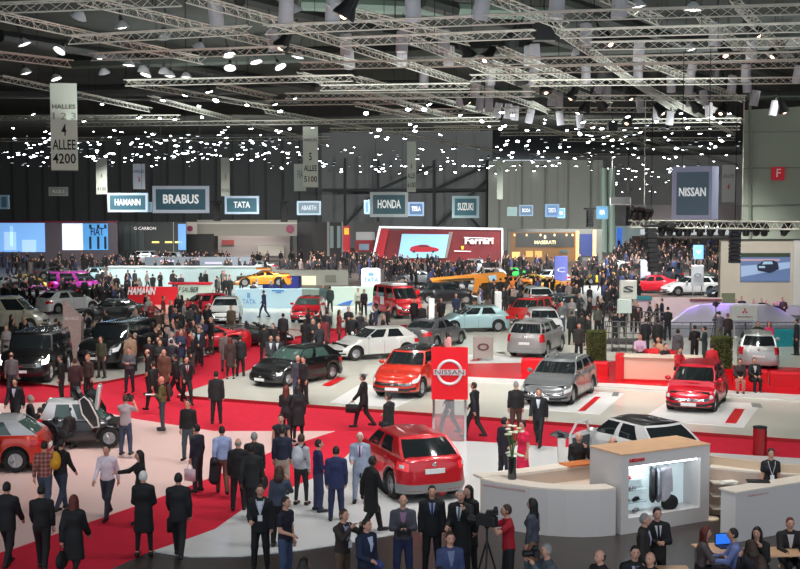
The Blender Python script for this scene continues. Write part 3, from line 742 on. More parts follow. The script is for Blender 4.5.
TR = [((-40,10),(182,1)),((68,40),(250,30)),((91,57),(285,50)),((125,83),(353,78)),((-30,52),(71,64)),((265,30),(535,18)),((530,17),(850,8)),((339,42),(535,34)),((560,34),(850,26)),((410,64),(535,60)),((530,62),(850,54)),((490,71),(850,63)),
 ((530,83),(840,80)),((285,96),(535,94)),((574,98),(746,98)),((265,103),(430,101)),((47,125),(300,122)),((265,123),(500,119)),((434,128),(518,127)),((547,110),(665,110)),((530,155),(628,155)),((600,130),(740,128)),((560,140),(735,139)),((150,140),(330,138)),
 ((-40,8),(203,61)),((78,-1),(355,64)),((186,-2),(300,29)),((132,84),(272,108)),((216,85),(275,98)),((265,19),(540,108)),((356,79),(501,116)),((265,111),(501,152)),((355,104),(430,120)),((491,-1),(565,27)),((555,29),(675,111)),((700,20),(752,55)),((550,116),(700,162)),((530,103),(548,112)),((575,118),(740,166)),((530,125),(572,136)),((0,140),(120,139)),((640,60),(742,100)),((480,60),(610,105)),((690,100),(742,122)),((590,46),(850,41)),((300,66),(470,63)),((470,78),(560,76)),((320,88),(470,86)),((380,112),(530,110)),((0,118),(180,117)),((560,122),(741,120)),((500,134),(640,133)),((330,130),(480,129)),((330,8),(470,42)),((600,-4),(660,22)),((735,5),(790,60)),((410,40),(560,100)),((300,75),(480,125)),((620,75),(735,135)),((500,50),(590,88)),((0,78),(150,110)),((150,98),(330,145))]
for i, (a, b) in enumerate(TR):
    h_ = 'crosswise' if abs(a[1]-b[1]) < abs(a[0]-b[0])*.14 else 'slanting'
    ym = (a[1]+b[1])/2; xm = (a[0]+b[0])/2
    lb = '%s silver roof truss, %s, %s' % (h_, ['at the top edge', 'in the upper rows', 'in the middle rows', 'low over the far stands'][min(3, int(ym/40))], 'on the left' if xm < 310 else ('in the centre' if xm < 540 else 'on the right'))
    truss(a, b, lb, z=TZ if h_ == 'crosswise' else 13.1)['group'] = lb.replace('truss,', 'trusses,')
# ------------------------------------------------------------ things hanging from the trusses
def roofcable(p, parent, dz, m=M_dark, top=None):
    mb = MB(); mb.tube([Vector((0, 0, dz)), Vector((0, 0, (top or TZ)-p.z))], .012, 4); return mb.build('cable', m, parent)
cyl = None
CY = [(286,12),(333,9),(413,7),(482,5),(273,40),(346,44),(402,42),(444,41),(349,59),(402,57),(449,56),(424,79),(491,76),(490,89),(460,98),(476,88),(480,103),(489,105),(498,110),(508,111),(515,113),(530,116),(529,56),(527,89),(533,76),(557,4),(620,3),(586,35),(639,51),(715,34),(752,50),(586,74),(638,73),(691,73),(671,84),(689,89),(732,84),(746,73),(747,84),(755,98),(704,98),(709,110),(691,100),(552,98),(559,100),(598,91),(607,93),(640,105),(656,113),(580,121),(670,118),(798,74),(535,54),(216,15),(774,108),(560,118)]
Mcy = mat('lamp_can_grey', lin(186, 184, 190), .5, noise=.05)
Mem = mat('lamp_glow', (1, .97, .9), .5, emit=6)
for i, (x, y) in enumerate(CY):
    D = 36+max(0, y-5)*.36; p = PD(x, y, D)
    if cyl is None:
        cyl = empty('cylinder_lamp', p); mb = MB(); mb.lathe([(.17, .4), (.2, .37), (.205, -.36), (.19, -.4), (.17, -.34)], n=18); mb.build('housing', Mcy, cyl, smooth=40)
        mb = MB(); mb.lathe([(.17, -.36), (.17, -.38)], n=16); mb.build('diffuser', mat('diffuser_off', (.5, .5, .48), .4), cyl); mb = MB(); mb.box((0, 0, .48), (.08, .05, .18)); mb.tube([(0, 0, .5), (0, 0, 1.1)], .015, 4); mb.build('bracket', M_dark, cyl); r = cyl
    else: r = copy_tree(cyl)
    r.scale = (1.12, 1.12, 1.08); r.location = p; r.rotation_euler = (random.uniform(-.12, .12) if i % 3 else .2, random.uniform(-.1, .1), random.random()*3)
    tag(r, 'grey cylinder lamp hanging under the roof trusses', 'lamp', 'grey cylinder lamps')
OR = [(607,39),(586,54),(724,51),(776,51),(604,73),(718,73),(629,94),(573,94),(586,106),(601,104),(695,106),(722,110),(628,120),(783,108),(753,30),(348,8),(284,42),(488,56),(521,78),(466,98),(467,52),(513,37),(660,110),(545,88)]
orl = None
Mor = mat('copper_reflector', lin(200, 120, 80), .3, metal=.6)
for i, (x, y) in enumerate(OR):
    D = 33+max(0, y-5)*.34; p = PD(x, y, D)
    if orl is None:
        orl = empty('spotlight', p); mb = MB(); mb.lathe([(.08, .32), (.12, .3), (.15, .05), (.23, -.12), (.24, -.2)], n=16); mb.build('housing', M_dark, orl, smooth=40)
        mb = MB(); mb.lathe([(.22, -.17), (.1, -.06), (.01, -.05)], n=16); mb.build('reflector', Mor, orl, smooth=40); mb = MB(); mb.ball((0, 0, -.14), .1, 8, 6); mb.build('bulb', mat('warm_bulb', (1, .6, .38), .5, emit=9), orl)
        mb = MB(); mb.tube([(-.17, 0, 0), (-.17, 0, .45), (.17, 0, .45), (.17, 0, 0)], .02, 4); mb.tube([(0, 0, .45), (0, 0, .7)], .02, 4); mb.build('yoke', M_dark, orl); r = orl
    else: r = copy_tree(orl)
    r.scale = (1.35, 1.35, 1.35); r.location = p; r.rotation_euler = (random.uniform(-.75, -.3), random.uniform(-.3, .3), random.random()*6)
    tag(r, 'black spotlight with a warm copper coloured reflector under the trusses', 'lamp', 'black spotlights with copper reflectors')
DO = [(79,16),(122,26),(24,43),(60,50),(100,57),(164,37),(199,46),(229,54),(256,61),(26,72),(56,78),(104,72),(129,64),(143,69),(164,71),(186,76),(230,67),(280,66),(294,10),(298,56),(637,5),(693,8),(577,52),(691,48),(146,74),(170,75)]
dm = None
for i, (x, y) in enumerate(DO):
    D = 36+y*.3; p = PD(x, y, D)
    if dm is None:
        dm = empty('dome_lamp', p); mb = MB(); mb.lathe([(.05, .25), (.12, .22), (.26, .06), (.34, -.08), (.32, -.08), (.24, .04), (.02, .16)], n=18); mb.build('shade', mat('white_enamel', lin(215, 218, 220), .4), dm, smooth=50)
        mb = MB(); mb.ball((0, 0, -.03), (.24, .24, .09), 14, 7); mb.build('bulb', Mem, dm, smooth=60); mb = MB(); mb.box((0, 0, .33), (.14, .14, .2)); mb.tube([(0, 0, .4), (0, 0, 1.0)], .02, 4); mb.build('bracket', M_dark, dm); r = dm
    else: r = copy_tree(dm)
    r.scale = (.8, .8, .8); r.location = p; r.rotation_euler = (random.uniform(-.5, .5), random.uniform(-.5, .5), 0)
    tag(r, 'white dome lamp glowing under the left roof trusses' if x < 290 else 'white dome lamp glowing among the grey cylinder lamps', 'lamp', 'white dome lamps on the left' if x < 290 else 'white dome lamps in the upper middle and right')
# small bright floodlights: one head of its own each
FL = [(163,100),(185,95),(199,106),(209,91),(247,105),(216,100),(275,104),(280,111),(366,113),(410,124),(460,115),(482,121),(295,98),(408,109),(424,109),(429,104),(388,137),(102,104),(139,117),(160,118),(175,119),(202,117),(84,121),(33,114),(14,138),(593,139),(612,140),(613,146),(635,148),(640,132),(665,137),(672,133),(700,133),(709,148),(678,148),(580,134),(567,130),(560,147)]
rs = random.Random(3)
def band(n, x0, x1, y0, y1, peak=None):
    for _ in range(n): FL.append((rs.uniform(x0, x1), min(y1, max(y0, rs.gauss(peak if peak else (y0+y1)/2, (y1-y0)/3.2)))))
band(40, 0, 300, 128, 156, 140); band(50, 0, 300, 150, 160); band(14, 270, 530, 125, 168, 155); band(26, 300, 540, 165, 173, 170); band(52, 480, 742, 112, 170, 142); band(12, 300, 540, 120, 150)
rs.shuffle(FL) if False else None
fl = None
def flood_mesh(k, e, r_):
    hd = MB(); hd.lathe([(.5*k, .55*k), (.9*k, .35*k), (1.*k, -.1*k), (.9*k, -.14*k)], n=10); hd.tube([(0, 0, .5*k), (0, 0, 1.6*k)], .12*k, 4)
    ln = MB(); ln.lathe([(.9*k, -.12*k), (.75*k, -.3*k), (.3*k, -.4*k), (.01, -.42*k)], n=10)
    return mkmesh('lamp_head', hd.v, hd.f, M_dark, None, 50), mkmesh('lens', ln.v, ln.f, e, None, 60)
Mfl = mat('flood_glow', (.9, .97, 1), .4, emit=22)
hm, lm = flood_mesh(.16, Mfl, 0)
for i, (x, y) in enumerate(FL):
    zc = TZ-.7-rs.random()*.4; D = P(x, y, zc).y
    if D > 185: D = 185
    p = PD(x, y, D); r = empty('floodlight', p); sc = (D/75 if D > 75 else 1)**.55*rs.uniform(.5, 1.0); r.scale = (sc, sc, sc); r.rotation_euler = (rs.uniform(-.6, .25), rs.uniform(-.4, .4), 0)
    link('lamp_head', hm, r); link('lens', lm, r)
    w = 'over the left stands behind the long aisle banner' if x < 300 else ('over the middle stands' if x < 540 else 'over the right half of the hall')
    tag(r, 'small bright white floodlight hanging %s' % w, 'lamp', 'floodlights '+w)
# far hall lamps, seen through the opening at the right
for i in range(56):
    x = rs.uniform(605, 742); y = 168+rs.random()**1.3*24; D = min(285, P(x, y, 12.2).y) if y < 193 else 285; D = min(285, D)
    p = PD(x, y, max(190, D)); r = empty('floodlight', p); sc = rs.uniform(1.1, 1.9); r.scale = (sc, sc, sc); link('lamp_head', hm, r); link('lens', lm, r)
    tag(r, 'small bright floodlight in the far hall beyond the opening', 'lamp', 'floodlights in the far hall')
# bright skylight strip in the far hall
mb = MB(); a, b = PD(652, 226, 288), PD(722, 242, 288); mb.box(((a.x+b.x)/2, 288.5, (a.z+b.z)/2), (b.x-a.x, .3, abs(a.z-b.z))); struct(mb.build('window_1', mat('daylight_glass', (.9, .97, 1), .3, emit=2.4)))
# ------------------------------------------------------------ spots under the trusses: stand lighting, plus added wall fill
def spot(x, y, z, e, ang=110, col=(1, .98, .94), r=.25, to=None):
    l = bpy.data.lights.new('stand_and_fill_light', 'SPOT'); l.energy = e; l.spot_size = R(ang); l.spot_blend = .7; l.color = col; l.shadow_soft_size = r
    o = bpy.data.objects.new('stand_and_fill_light', l); COL.objects.link(o); o.location = (x, y, z)
    if to is not None:
        d = Vector(to)-Vector((x, y, z)); o.rotation_euler = d.to_track_quat('-Z', 'Y').to_euler()
    return o
LS = [(250, 400, 1.), (400, 380, 1.3), (520, 385, 1.4), (640, 395, 1.3), (745, 400, 1.0), (330, 350, 1.2), (470, 345, 1.4), (600, 350, 1.2), (730, 355, .9), (100, 395, .9), (180, 380, .9),
      (60, 430, .9), (150, 450, 1.1), (270, 440, .5), (400, 470, .75), (560, 455, .8), (480, 430, .6), (30, 340, .4), (120, 335, .5), (210, 330, .9), (300, 305, 2.9), (380, 300, 2.5), (240, 308, 1.4), (480, 315, 1.8), (560, 320, 1.6), (660, 330, 1.2), (760, 330, .9), (250, 520, .30), (430, 520, .35), (650, 470, .5), (770, 490, .22), (20, 520, .16), (560, 520, .5), (620, 530, .35), (740, 525, .4)]
for x, y, e in LS:
    g = P(x, y, 0); k = 1+max(0, (g.y-60)/60)
    spot(g.x, g.y-3, 11.6, 1850*e*k, 108, r=.3, to=(g.x, g.y+2.5, 0))
for x, y, e in [(20, 292, .6), (80, 300, .7), (150, 292, 1), (210, 284, 1.2), (260, 280, 1.2), (40, 275, .6), (330, 276, 1), (430, 285, .9), (540, 280, 1.3), (600, 276, 1.3), (440, 270, .6), (640, 290, 1.6), (676, 297, 1.2), (670, 275, 1.5), (250, 266, .7), (120, 270, .6), (550, 268, 1.2), (620, 262, 1.4), (680, 262, 1.6), (100, 258, .5), (250, 256, .6), (440, 262, .5)]:
    g = P(x, y, 0); spot(g.x, g.y-4, 11.6, (6500 if y < 272 else 10000)*e, 104, r=.4, to=(g.x, g.y+5, 0))
for x, D, y in [(100, 150, 200), (250, 150, 200), (420, 150, 200), (560, 150, 200), (680, 240, 200), (780, 85, 180)]:
    p = PD(x, 170, D); spot(p.x, p.y, 11, 17000 if D > 90 else 400, 125, to=PD(x, y, D+40), r=.4)  # added fill spots, only there to brighten the far walls

# added area lights without fixtures, brightening the roof structure from truss level
def add_roof_fill(x, y, e, size=9.):
    g = P(x, y, 11.2); l = bpy.data.lights.new('roof_fill_light', 'AREA'); l.energy = e; l.size = size; l.color = (.93, 1, .98); o = bpy.data.objects.new('roof_fill_light', l); COL.objects.link(o); o.location = g; o.rotation_euler = (math.pi, 0, 0)
for x, y, e in [(60, 40, 170), (220, 30, 170), (380, 30, 190), (540, 30, 200), (700, 30, 200), (100, 80, 260), (300, 80, 300), (480, 85, 420), (650, 85, 420), (150, 115, 500), (400, 115, 600), (620, 115, 700), (200, 140, 900), (500, 140, 900), (700, 140, 900)]: add_roof_fill(x, y, e*(.36 if y < 60 else (.45 if y < 100 else .85)))
# the rest of the small lamps further back: too many to count
mb = MB(); mv = [v.co.copy() for v in lm.vertices]; lf = [tuple(p.vertices) for p in lm.polygons]; hv = [v.co.copy() for v in hm.vertices]; hf = [tuple(p.vertices) for p in hm.polygons]
for i in range(330):
    if i < 170: x, y = rs.uniform(0, 320), rs.gauss(148, 10)
    elif i < 260: x, y = rs.uniform(300, 560), rs.gauss(162, 9)
    else: x, y = rs.uniform(540, 740), rs.gauss(150, 14)
    y = max(118, min(y, 166 if x < 600 else 178)); zc = TZ-.6-rs.random()*.6; D = min(192 if x < 600 else 270, P(x, y, zc).y); p = PD(x, y, D); k = rs.uniform(.45, .95)*(D/75)**.6; dm_ = rs.random() < .45
    mb.add([p+v*k for v in hv], hf, 1); mb.add([p+v*k for v in mv], lf, 2 if dm_ else 0)
tag(mb.build('distant_lamps', [Mfl, M_dark, mat('dim_flood', (.6, .68, .75), .4, emit=.8)]), 'swarm of tiny distant lamps under the far roof', 'lamps', kind='stuff')

p = PD(830, 170, 66); spot(p.x, p.y, 12.0, 5200, 125, to=PD(790, 165, 100), r=.4)  # added fill spot to lift the pale green right wall
# ------------------------------------------------------------ signs, banners, stands
def box_px(name, x0, y0, x1, y1, D, th, m, parent=None, rbev=0):
    a, b = PD(x0, y0, D), PD(x1, y1, D); mb = MB(); mb.box(((a.x+b.x)/2, D+th/2, (a.z+b.z)/2), (b.x-a.x, th, a.z-b.z)); return mb.build(name, m, parent)
def hang_sign(x0, y0, x1, y1, D, s, label, frame=(176, 196, 214), panel=(52, 92, 108), ink=(236, 240, 240), yaw=0, bw=.12, glow=.0, ts=.5, cab=True):
    c = PD((x0+x1)/2, (y0+y1)/2, D); w = (x1-x0)/F*D/max(.3, math.cos(R(yaw))); h = (y1-y0)/F*D
    r = empty('hanging_sign', c, R(yaw)); tag(r, label, 'sign'); mb = MB()
    fr = h*bw
    mb.box((0, 0, h/2-fr/2), (w, .3, fr)); mb.box((0, 0, -h/2+fr/2), (w, .3, fr)); mb.box((-w/2+fr/2, 0, 0), (fr, .3, h-2*fr)); mb.box((w/2-fr/2, 0, 0), (fr, .3, h-2*fr))
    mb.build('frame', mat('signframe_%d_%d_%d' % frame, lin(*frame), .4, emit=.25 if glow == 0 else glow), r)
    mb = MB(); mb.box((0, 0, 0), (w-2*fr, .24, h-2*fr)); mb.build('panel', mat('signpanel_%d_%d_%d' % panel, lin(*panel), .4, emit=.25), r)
    if s: text(s, h*ts*.92, mat('sign_ink', lin(*ink), .5, emit=.35) if ink[0] > 200 else cm(*ink), r, (0, -.125, 0), (math.pi/2, 0, 0), maxw=(w-2*fr)*(.72 if len(s) > 4 else .55), bold=h*.011, ext=.02)
    if cab:
        mb = MB()
        for sx in (-.35, .35): mb.tube([(w*sx, 0, h/2), (w*sx, 0, max(h/2+.5, 12.4-c.z))], .012, 4)
        mb.build('cable', M_dark, r)
    return r
hang_sign(108, 193, 148, 212, 95, 'HAMANN', 'light blue framed hanging sign, left of the largest grey framed one')
hang_sign(153, 186, 209, 213, 78, 'BRABUS', 'largest grey framed hanging sign at the upper left', frame=(168, 178, 190), panel=(50, 84, 98))
hang_sign(225, 196, 259, 214, 95, 'TATA', 'light blue framed hanging sign with four letters, right of the largest one')
hang_sign(297, 201, 321, 215, 130, 'ABARTH', 'small dim hanging sign over the dark open stand', frame=(120, 138, 152), panel=(60, 80, 94), ink=(150, 160, 168))
hang_sign(370, 192, 408, 217, 85, 'HONDA', 'grey framed hanging sign with five letters in the centre', frame=(150, 160, 162), panel=(52, 84, 92))
hang_sign(452, 196, 479, 218, 95, 'SUZUKI', 'silver framed hanging sign with six letters above the red stand wall', frame=(150, 176, 182), panel=(52, 96, 108))
hang_sign(408, 202, 424, 216, 135, 'TESLA', 'small blue hanging sign just right of the five letter centre sign', frame=(126, 150, 178), panel=(70, 100, 138))
hang_sign(519, 205, 533, 216, 150, 'SKODA', 'small blue hanging sign right of the silver framed sign', frame=(120, 150, 180), panel=(70, 105, 140))
hang_sign(507, 207, 517, 216, 165, '', 'tiny dim grey green hanging sign without readable writing', frame=(90, 112, 112), panel=(80, 108, 108))
hang_sign(545, 204, 559, 217, 150, 'TOYOTA', 'blue hanging sign in front of the grey back wall', frame=(110, 150, 190), panel=(80, 120, 170))
hang_sign(557, 208, 565, 218, 165, 'AUDI', 'tiny blue hanging sign overlapping the edge of a larger blue one', frame=(110, 160, 200), panel=(80, 130, 175))
hang_sign(596, 206, 608, 219, 140, 'KIA', 'blue hanging sign beside the green columns', frame=(60, 110, 140), panel=(60, 120, 160))
hang_sign(140, 202, 152, 212, 125, '', 'small blue sign partly behind the light blue sign at the left', frame=(120, 160, 175), panel=(70, 120, 140))
hang_sign(364, 200, 370, 214, 125, '', 'narrow blue sign edge behind the five letter centre sign', frame=(130, 160, 190), panel=(90, 120, 150))
hang_sign(0, 195, 9, 209, 90, '', 'blue grey sign cut by the left edge of the picture', frame=(120, 145, 165), panel=(60, 90, 110))
hang_sign(49, 187, 68, 196, 140, 'ALLEE 3', 'small grey hanging aisle sign near the left wall', frame=(110, 112, 108), panel=(100, 104, 100), ink=(200, 204, 196), cab=True)
# big oblique box sign
c = PD(695, 193, 44); r = empty('hanging_sign', c, R(-38)); tag(r, 'big grey blue box sign hanging in front of the far hall opening', 'sign')
mb = MB(); mb.box((0, 0, 0), (1.5, .55, 1.85)); mb.build('box', mat('box_sign_grey', lin(150, 156, 178), .4, emit=.12), r)
mb = MB(); mb.box((.04, -.28, -.02), (1.2, .03, 1.5)); mb.build('panel', mat('box_sign_panel', lin(84, 104, 116), .4, emit=.12), r)
text('NISSAN', .42, mat('sign_ink', (1, 1, 1)), r, (.04, -.3, .02), (math.pi/2, 0, 0), maxw=1.0, bold=.006, ext=.02)
mb = MB(); mb.tube([(-.5, 0, .9), (-.5, 0, 5)], .015, 4); mb.tube([(.5, 0, .9), (.5, 0, 5)], .015, 4); mb.build('cable', M_dark, r)
def banner(x0, y0, x1, y1, D, lines, label, yaw=0, colr=(206, 214, 200)):
    c = PD((x0+x1)/2, (y0+y1)/2, D); w = (x1-x0)/F*D; h = (y1-y0)/F*D; r = empty('hanging_banner', c, R(yaw)); tag(r, label, 'banner')
    mb = MB(); n = 8
    vs = []; 
    for s in (0, .012):
        for i in range(n+1): z = h/2-h*i/n; vs += [(-w/2, s+.02*math.sin(i*.8), z), (w/2, s+.02*math.sin(i*.8+.5), z)]
    m_ = 2*(n+1); fs = []
    for i in range(n): a = 2*i; fs += [(a, a+2, a+3, a+1), (m_+a, m_+a+1, m_+a+3, m_+a+2), (a, m_+a, m_+a+2, a+2), (a+1, a+3, m_+a+3, m_+a+1)]
    fs += [(0, 1, m_+1, m_), (2*n, m_+2*n, m_+2*n+1, 2*n+1)]
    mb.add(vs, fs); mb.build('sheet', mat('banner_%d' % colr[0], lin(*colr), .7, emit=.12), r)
    for zz in (h/2, -h/2): mb = MB(); mb.tube([(-w/2, 0, zz), (w/2, 0, zz)], .025, 6); mb.build('rod', M_metal, r)
    mb = MB(); mb.tube([(0, 0, h/2), (0, 0, max(h/2+.3, 12.4-c.z))], .01, 4); mb.build('cable', M_dark, r)
    for s, v, hh, colr2 in lines:
        text(s, h*hh*1.35, cm(*colr2), r, (0, -.03, h/2-h*v), (math.pi/2, 0, 0), maxw=w*(.86 if len(s) > 3 else (.13*len(s)+.05)), ext=.006, bold=h*hh*.02)
K_ = (30, 32, 34)
banner(51, 84, 77, 170, 58, [('HALLES', .27, .05, (90, 94, 90)), ('1 2 3', .38, .08, (150, 154, 146)), ('4', .54, .14, K_), ('ALLEE', .71, .12, K_), ('4200', .87, .12, K_)], 'largest pale aisle banner reading 4 ALLEE 4200 at the upper left', yaw=8)
banner(303, 127, 318, 187, 82, [('HALLES', .22, .05, (120, 124, 118)), ('5', .5, .13, K_), ('ALLEE', .69, .1, K_), ('5100', .87, .1, K_)], 'pale aisle banner reading 5 ALLEE 5100 in the upper middle')
banner(407, 142, 416, 192, 105, [('6', .48, .12, (70, 74, 72)), ('ALLEE', .68, .1, (60, 62, 62)), ('6100', .86, .1, (60, 62, 62))], 'narrow pale aisle banner reading 6 above the five letter centre sign', colr=(184, 192, 182))
banner(96, 158, 107, 194, 135, [('4', .5, .14, (100, 104, 100)), ('4100', .86, .1, (90, 92, 90))], 'small grey banner hanging above the leftmost light blue sign', colr=(170, 176, 166))
banner(133, 164, 145, 189, 120, [('HALLE', .3, .12, (100, 120, 150)), ('3', .62, .2, (190, 60, 70))], 'small white blue banner with a red mark, above the largest grey framed sign', colr=(190, 198, 210))
banner(221, 158, 230, 196, 130, [('5', .5, .14, (150, 90, 80)), ('4300', .86, .1, (110, 112, 108))], 'small grey banner hanging above the four letter sign', colr=(172, 176, 166))
banner(294, 164, 306, 191, 110, [('FIA', .4, .3, (110, 120, 130))], 'bluish banner partly behind the ALLEE 5100 banner', colr=(184, 190, 206))
banner(497, 158, 503, 199, 125, [('7', .3, .1, (120, 124, 118))], 'narrow greenish banner between the silver framed sign and the grey wall', colr=(160, 168, 158))
banner(722, 165, 735, 202, 180, [('ALLEE', .3, .1, (120, 124, 118)), ('4', .6, .2, (190, 60, 60))], 'faint grey banner with a red mark beside the right wall', colr=(150, 152, 150))
# safety letter on the right wall
r = empty('wall_sign', PD(778, 173.5, 100.2)); tag(r, 'square red sign with a white letter F on the pale green wall', 'sign')
mb = MB(); mb.box((0, 0, 0), (1.05, .08, 1.05)); mb.build('board', mat('wall_sign_red', lin(196, 22, 40), .5, emit=.15), r); text('F', .95, mat('wsign', (1, 1, 1), .5), r, (.02, -.05, 0), (math.pi/2, 0, 0))
# ---- Ferrari stand
D = dist(263)
def trim_box(*a, **k): return box_px(*a, **k)
st = empty('exhibition_wall', PD(438, 262, D)); tag(st, 'red stand wall in a white frame with a big screen and large white lettering', 'stand wall')
def chd(o, par): o.parent = par; o.location = Vector(o.location)-par.location; return o
def poly_px(name, pts, D, th, m, par):
    q = [PD(x, y, D) for x, y in pts]; n = len(q); vs = [(p.x, D, p.z) for p in q]+[(p.x, D+th, p.z) for p in q]
    fs = [tuple(range(n-1, -1, -1)), tuple(range(n, 2*n))]+[(i, (i+1) % n, n+(i+1) % n, n+i) for i in range(n)]
    o = link(name, mkmesh(name, vs, fs, m)); return chd(o, par) if par else o
Mfr = mat('stand_red', lin(150, 10, 26), .35); Mwf = mat('white_frame_lit', lin(240, 240, 244), .4, emit=.5)
chd(box_px('back_panel', 376, 230, 502, 262, D+.5, .5, mat('stand_dark_red', lin(122, 10, 26), .4, noise=.25, nscale=.5), st) if False else box_px('back_panel', 376, 230, 502, 262, D+.5, .5, mat('stand_dark_red', lin(122, 10, 26), .4, noise=.25, nscale=.5)), st)
poly_px('frame', [(379, 226), (503, 228), (503, 230), (381, 228.2), (374.5, 256), (372.5, 256)], D, .4, Mwf, st); poly_px('frame', [(501.6, 229), (503.2, 229), (503.2, 263), (501.6, 263)], D, .4, Mwf, st)
poly_px('side_panel', [(381, 229), (389, 229), (383, 257), (375, 257)], D, .3, mat('stand_bright_red', lin(206, 24, 48), .4), st)
poly_px('side_panel', [(449, 232), (453, 232), (447, 258), (443, 258)], D, .3, cm(150, 136, 130), st)
scr = poly_px('screen', [(402, 234), (449, 234.5), (444.5, 258), (398, 258)], D-.05, .3, mat('screen_blue', lin(140, 190, 222), .4, emit=.75), st)
scr['label'] = 'screen showing a red sports car on pale blue'
# the red car on the screen (flat picture)
q = poly_px('screen_picture', [(409.5, 250), (411, 247), (416, 245.6), (421, 244.6), (427, 244.8), (431, 246.8), (437, 248), (439.5, 250), (437, 251.6), (424, 252), (412, 252)], D-.1, .04, mat('screen_red', lin(168, 24, 44), .4, emit=.55), st)
q = poly_px('screen_picture', [(417, 246.4), (421, 245.2), (426, 245.5), (429, 247)], D-.14, .03, mat('screen_dark', lin(50, 30, 40), .4, emit=.2), st)
for x in (414, 433): 
    mb = MB(); p = PD(x, 251.6, D-.12); mb.lathe([(.15, -.02), (.15, .02)], n=12, axis='y'); o = mb.build('screen_picture', mat('screen_dark', (0, 0, 0)), None, loc=p); chd(o, st)
p = PD(479, 241, D-.02); text('Ferrari', 1.1, mat('white_letters_lit', (1, .95, .95), .5, emit=.5), st, p-st.location, (math.pi/2, 0, 0), maxw=3.4, bold=.03, ext=.05)
poly_px('lettering_bar', [(464, 237), (494, 238), (494, 238.8), (464, 237.8)], D-.05, .1, Mwf, st)
poly_px('emblem', [(461, 246), (464, 246), (463.6, 249), (462.5, 250), (461.3, 249)], D-.08, .1, mat('badge_yellow', lin(240, 200, 50), .5, emit=.3), st); poly_px('lettering_bar', [(454, 250.6), (471, 251), (471, 251.8), (454, 251.4)], D-.08, .1, Mwf, st)
o = box_px('exhibition_tower', 343, 226, 350, 253, D, 1.2, mat('stand_bright_red', (0, 0, 0))); e = empty('exhibition_tower', PD(346.5, 262, D)); tag(e, 'slim red tower with a yellow badge, left of the red stand wall', 'tower'); o.name = 'column'; chd(o, e); chd(box_px('badge', 344.2, 228, 348.8, 234.5, D-.06, .1, mat('badge_yellow', (0, 0, 0))), e)
def simple_wall(x0, y0, x1, y1, D, th, colr, label, cat='stand wall', emit=0, name='exhibition_wall', rough=.5, foot=None, mt=None, noise=.04):
    e = empty(name, PD((x0+x1)/2, y1, D)); tag(e, label, cat)
    m = mt or mat('wallcol_%d_%d_%d_%d' % (colr+(int(emit*100),)), lin(*colr), rough, emit=emit, noise=noise if not emit else 0, nscale=.8)
    chd(box_px('panel', x0, y0, x1, foot or y1, D, th, m), e); return e
def addp(e, name, x0, y0, x1, y1, D, colr, emit=0, th=.1):
    return chd(box_px(name, x0, y0, x1, y1, D, th, mat('wallcol_%d_%d_%d_%d' % (colr+(int(emit*100),)), lin(*colr), .4, emit=emit)), e)
e = simple_wall(355, 222, 382, 263, D+2, .5, (70, 72, 72), 'low grey and red stand block behind the slim red tower'); addp(e, 'red_panel', 355, 240, 373, 252, D+1.9, (150, 20, 36)); addp(e, 'screen', 359, 244, 369, 250, D+1.8, (120, 140, 160), .3); addp(e, 'white_panel', 356, 232, 375, 240, D+1.9, (190, 194, 196))
# ---- Maserati stand
e = simple_wall(508, 229, 602, 262, dist(262)+4, .6, (104, 108, 104), 'dark stand with gold shelves and gold lettering on a charcoal panel')
DM = dist(262)+3.9
addp(e, 'gold_wall', 510, 232, 578, 262, DM, (120, 84, 44)); addp(e, 'charcoal_panel', 516, 233, 574, 247, DM-.1, (50, 52, 50)); addp(e, 'gold_light', 576, 231, 579, 262, DM-.1, (240, 190, 110), .8); addp(e, 'blue_panel', 579, 234, 592, 256, DM-.1, (40, 56, 110), .1); addp(e, 'gold_light', 593, 230, 596, 256, DM-.1, (240, 200, 130), .9)
for x in (514, 526, 540, 554, 566, 572): addp(e, 'gold_light', x, 234, x+1.2, 236, DM-.2, (255, 220, 150), 2.)
addp(e, 'shelf_light', 512, 252, 520, 258, DM-.2, (235, 190, 110), .7); addp(e, 'shelf_light', 526, 251, 533, 257, DM-.2, (220, 150, 80), .6); addp(e, 'shelf_light', 535, 251, 542, 257, DM-.2, (220, 150, 80), .6); addp(e, 'screen', 560, 250, 568, 253, DM-.2, (60, 80, 80), .3)
text('MASERATI', .6, mat('gold_letters', lin(240, 226, 180), .5, emit=.6), e, PD(545, 242.5, DM-.15)-e.location, (math.pi/2, 0, 0), maxw=2.6, bold=.015, ext=.02)
mb = MB(); mb.ball((0, 0, 0), (.15, .05, .25), 8, 6); o = mb.build('emblem', mat('gold_letters', (0, 0, 0)), None, loc=PD(545, 237, DM-.15)); chd(o, e)
# ---- Fiat and neighbours on the far left
DF = dist(266)
e = simple_wall(-10, 222, 118, 266, DF+1, .6, (92, 84, 92), 'long grey wall carrying the bright blue and white screens at the far left'); addp(e, 'red_edge', -10, 221, 118, 222.5, DF+.9, (120, 20, 50))
addp(e, 'blue_screen', -8, 223, 45, 252, DF+.85, (120, 172, 232), .85); addp(e, 'white_screen', 62, 223.5, 83, 250, DF+.85, (226, 230, 250), .9); addp(e, 'sky_screen', 83, 223.5, 108, 250, DF+.85, (80, 150, 210), .8)
for x in (89, 97, 104): addp(e, 'dark_stripe', x, 224.5, x+2.4, 228.5, DF+.75, (30, 40, 60), .0); addp(e, 'dark_stripe', x, 236.5, x+2.4, 249, DF+.75, (30, 40, 60), .0)
for a in ((4, 232, 16, 250), (22, 240, 36, 252), (10, 226, 13, 246)): addp(e, 'screen_picture', *a, DF+.78, (170, 206, 244), .85, th=.05)
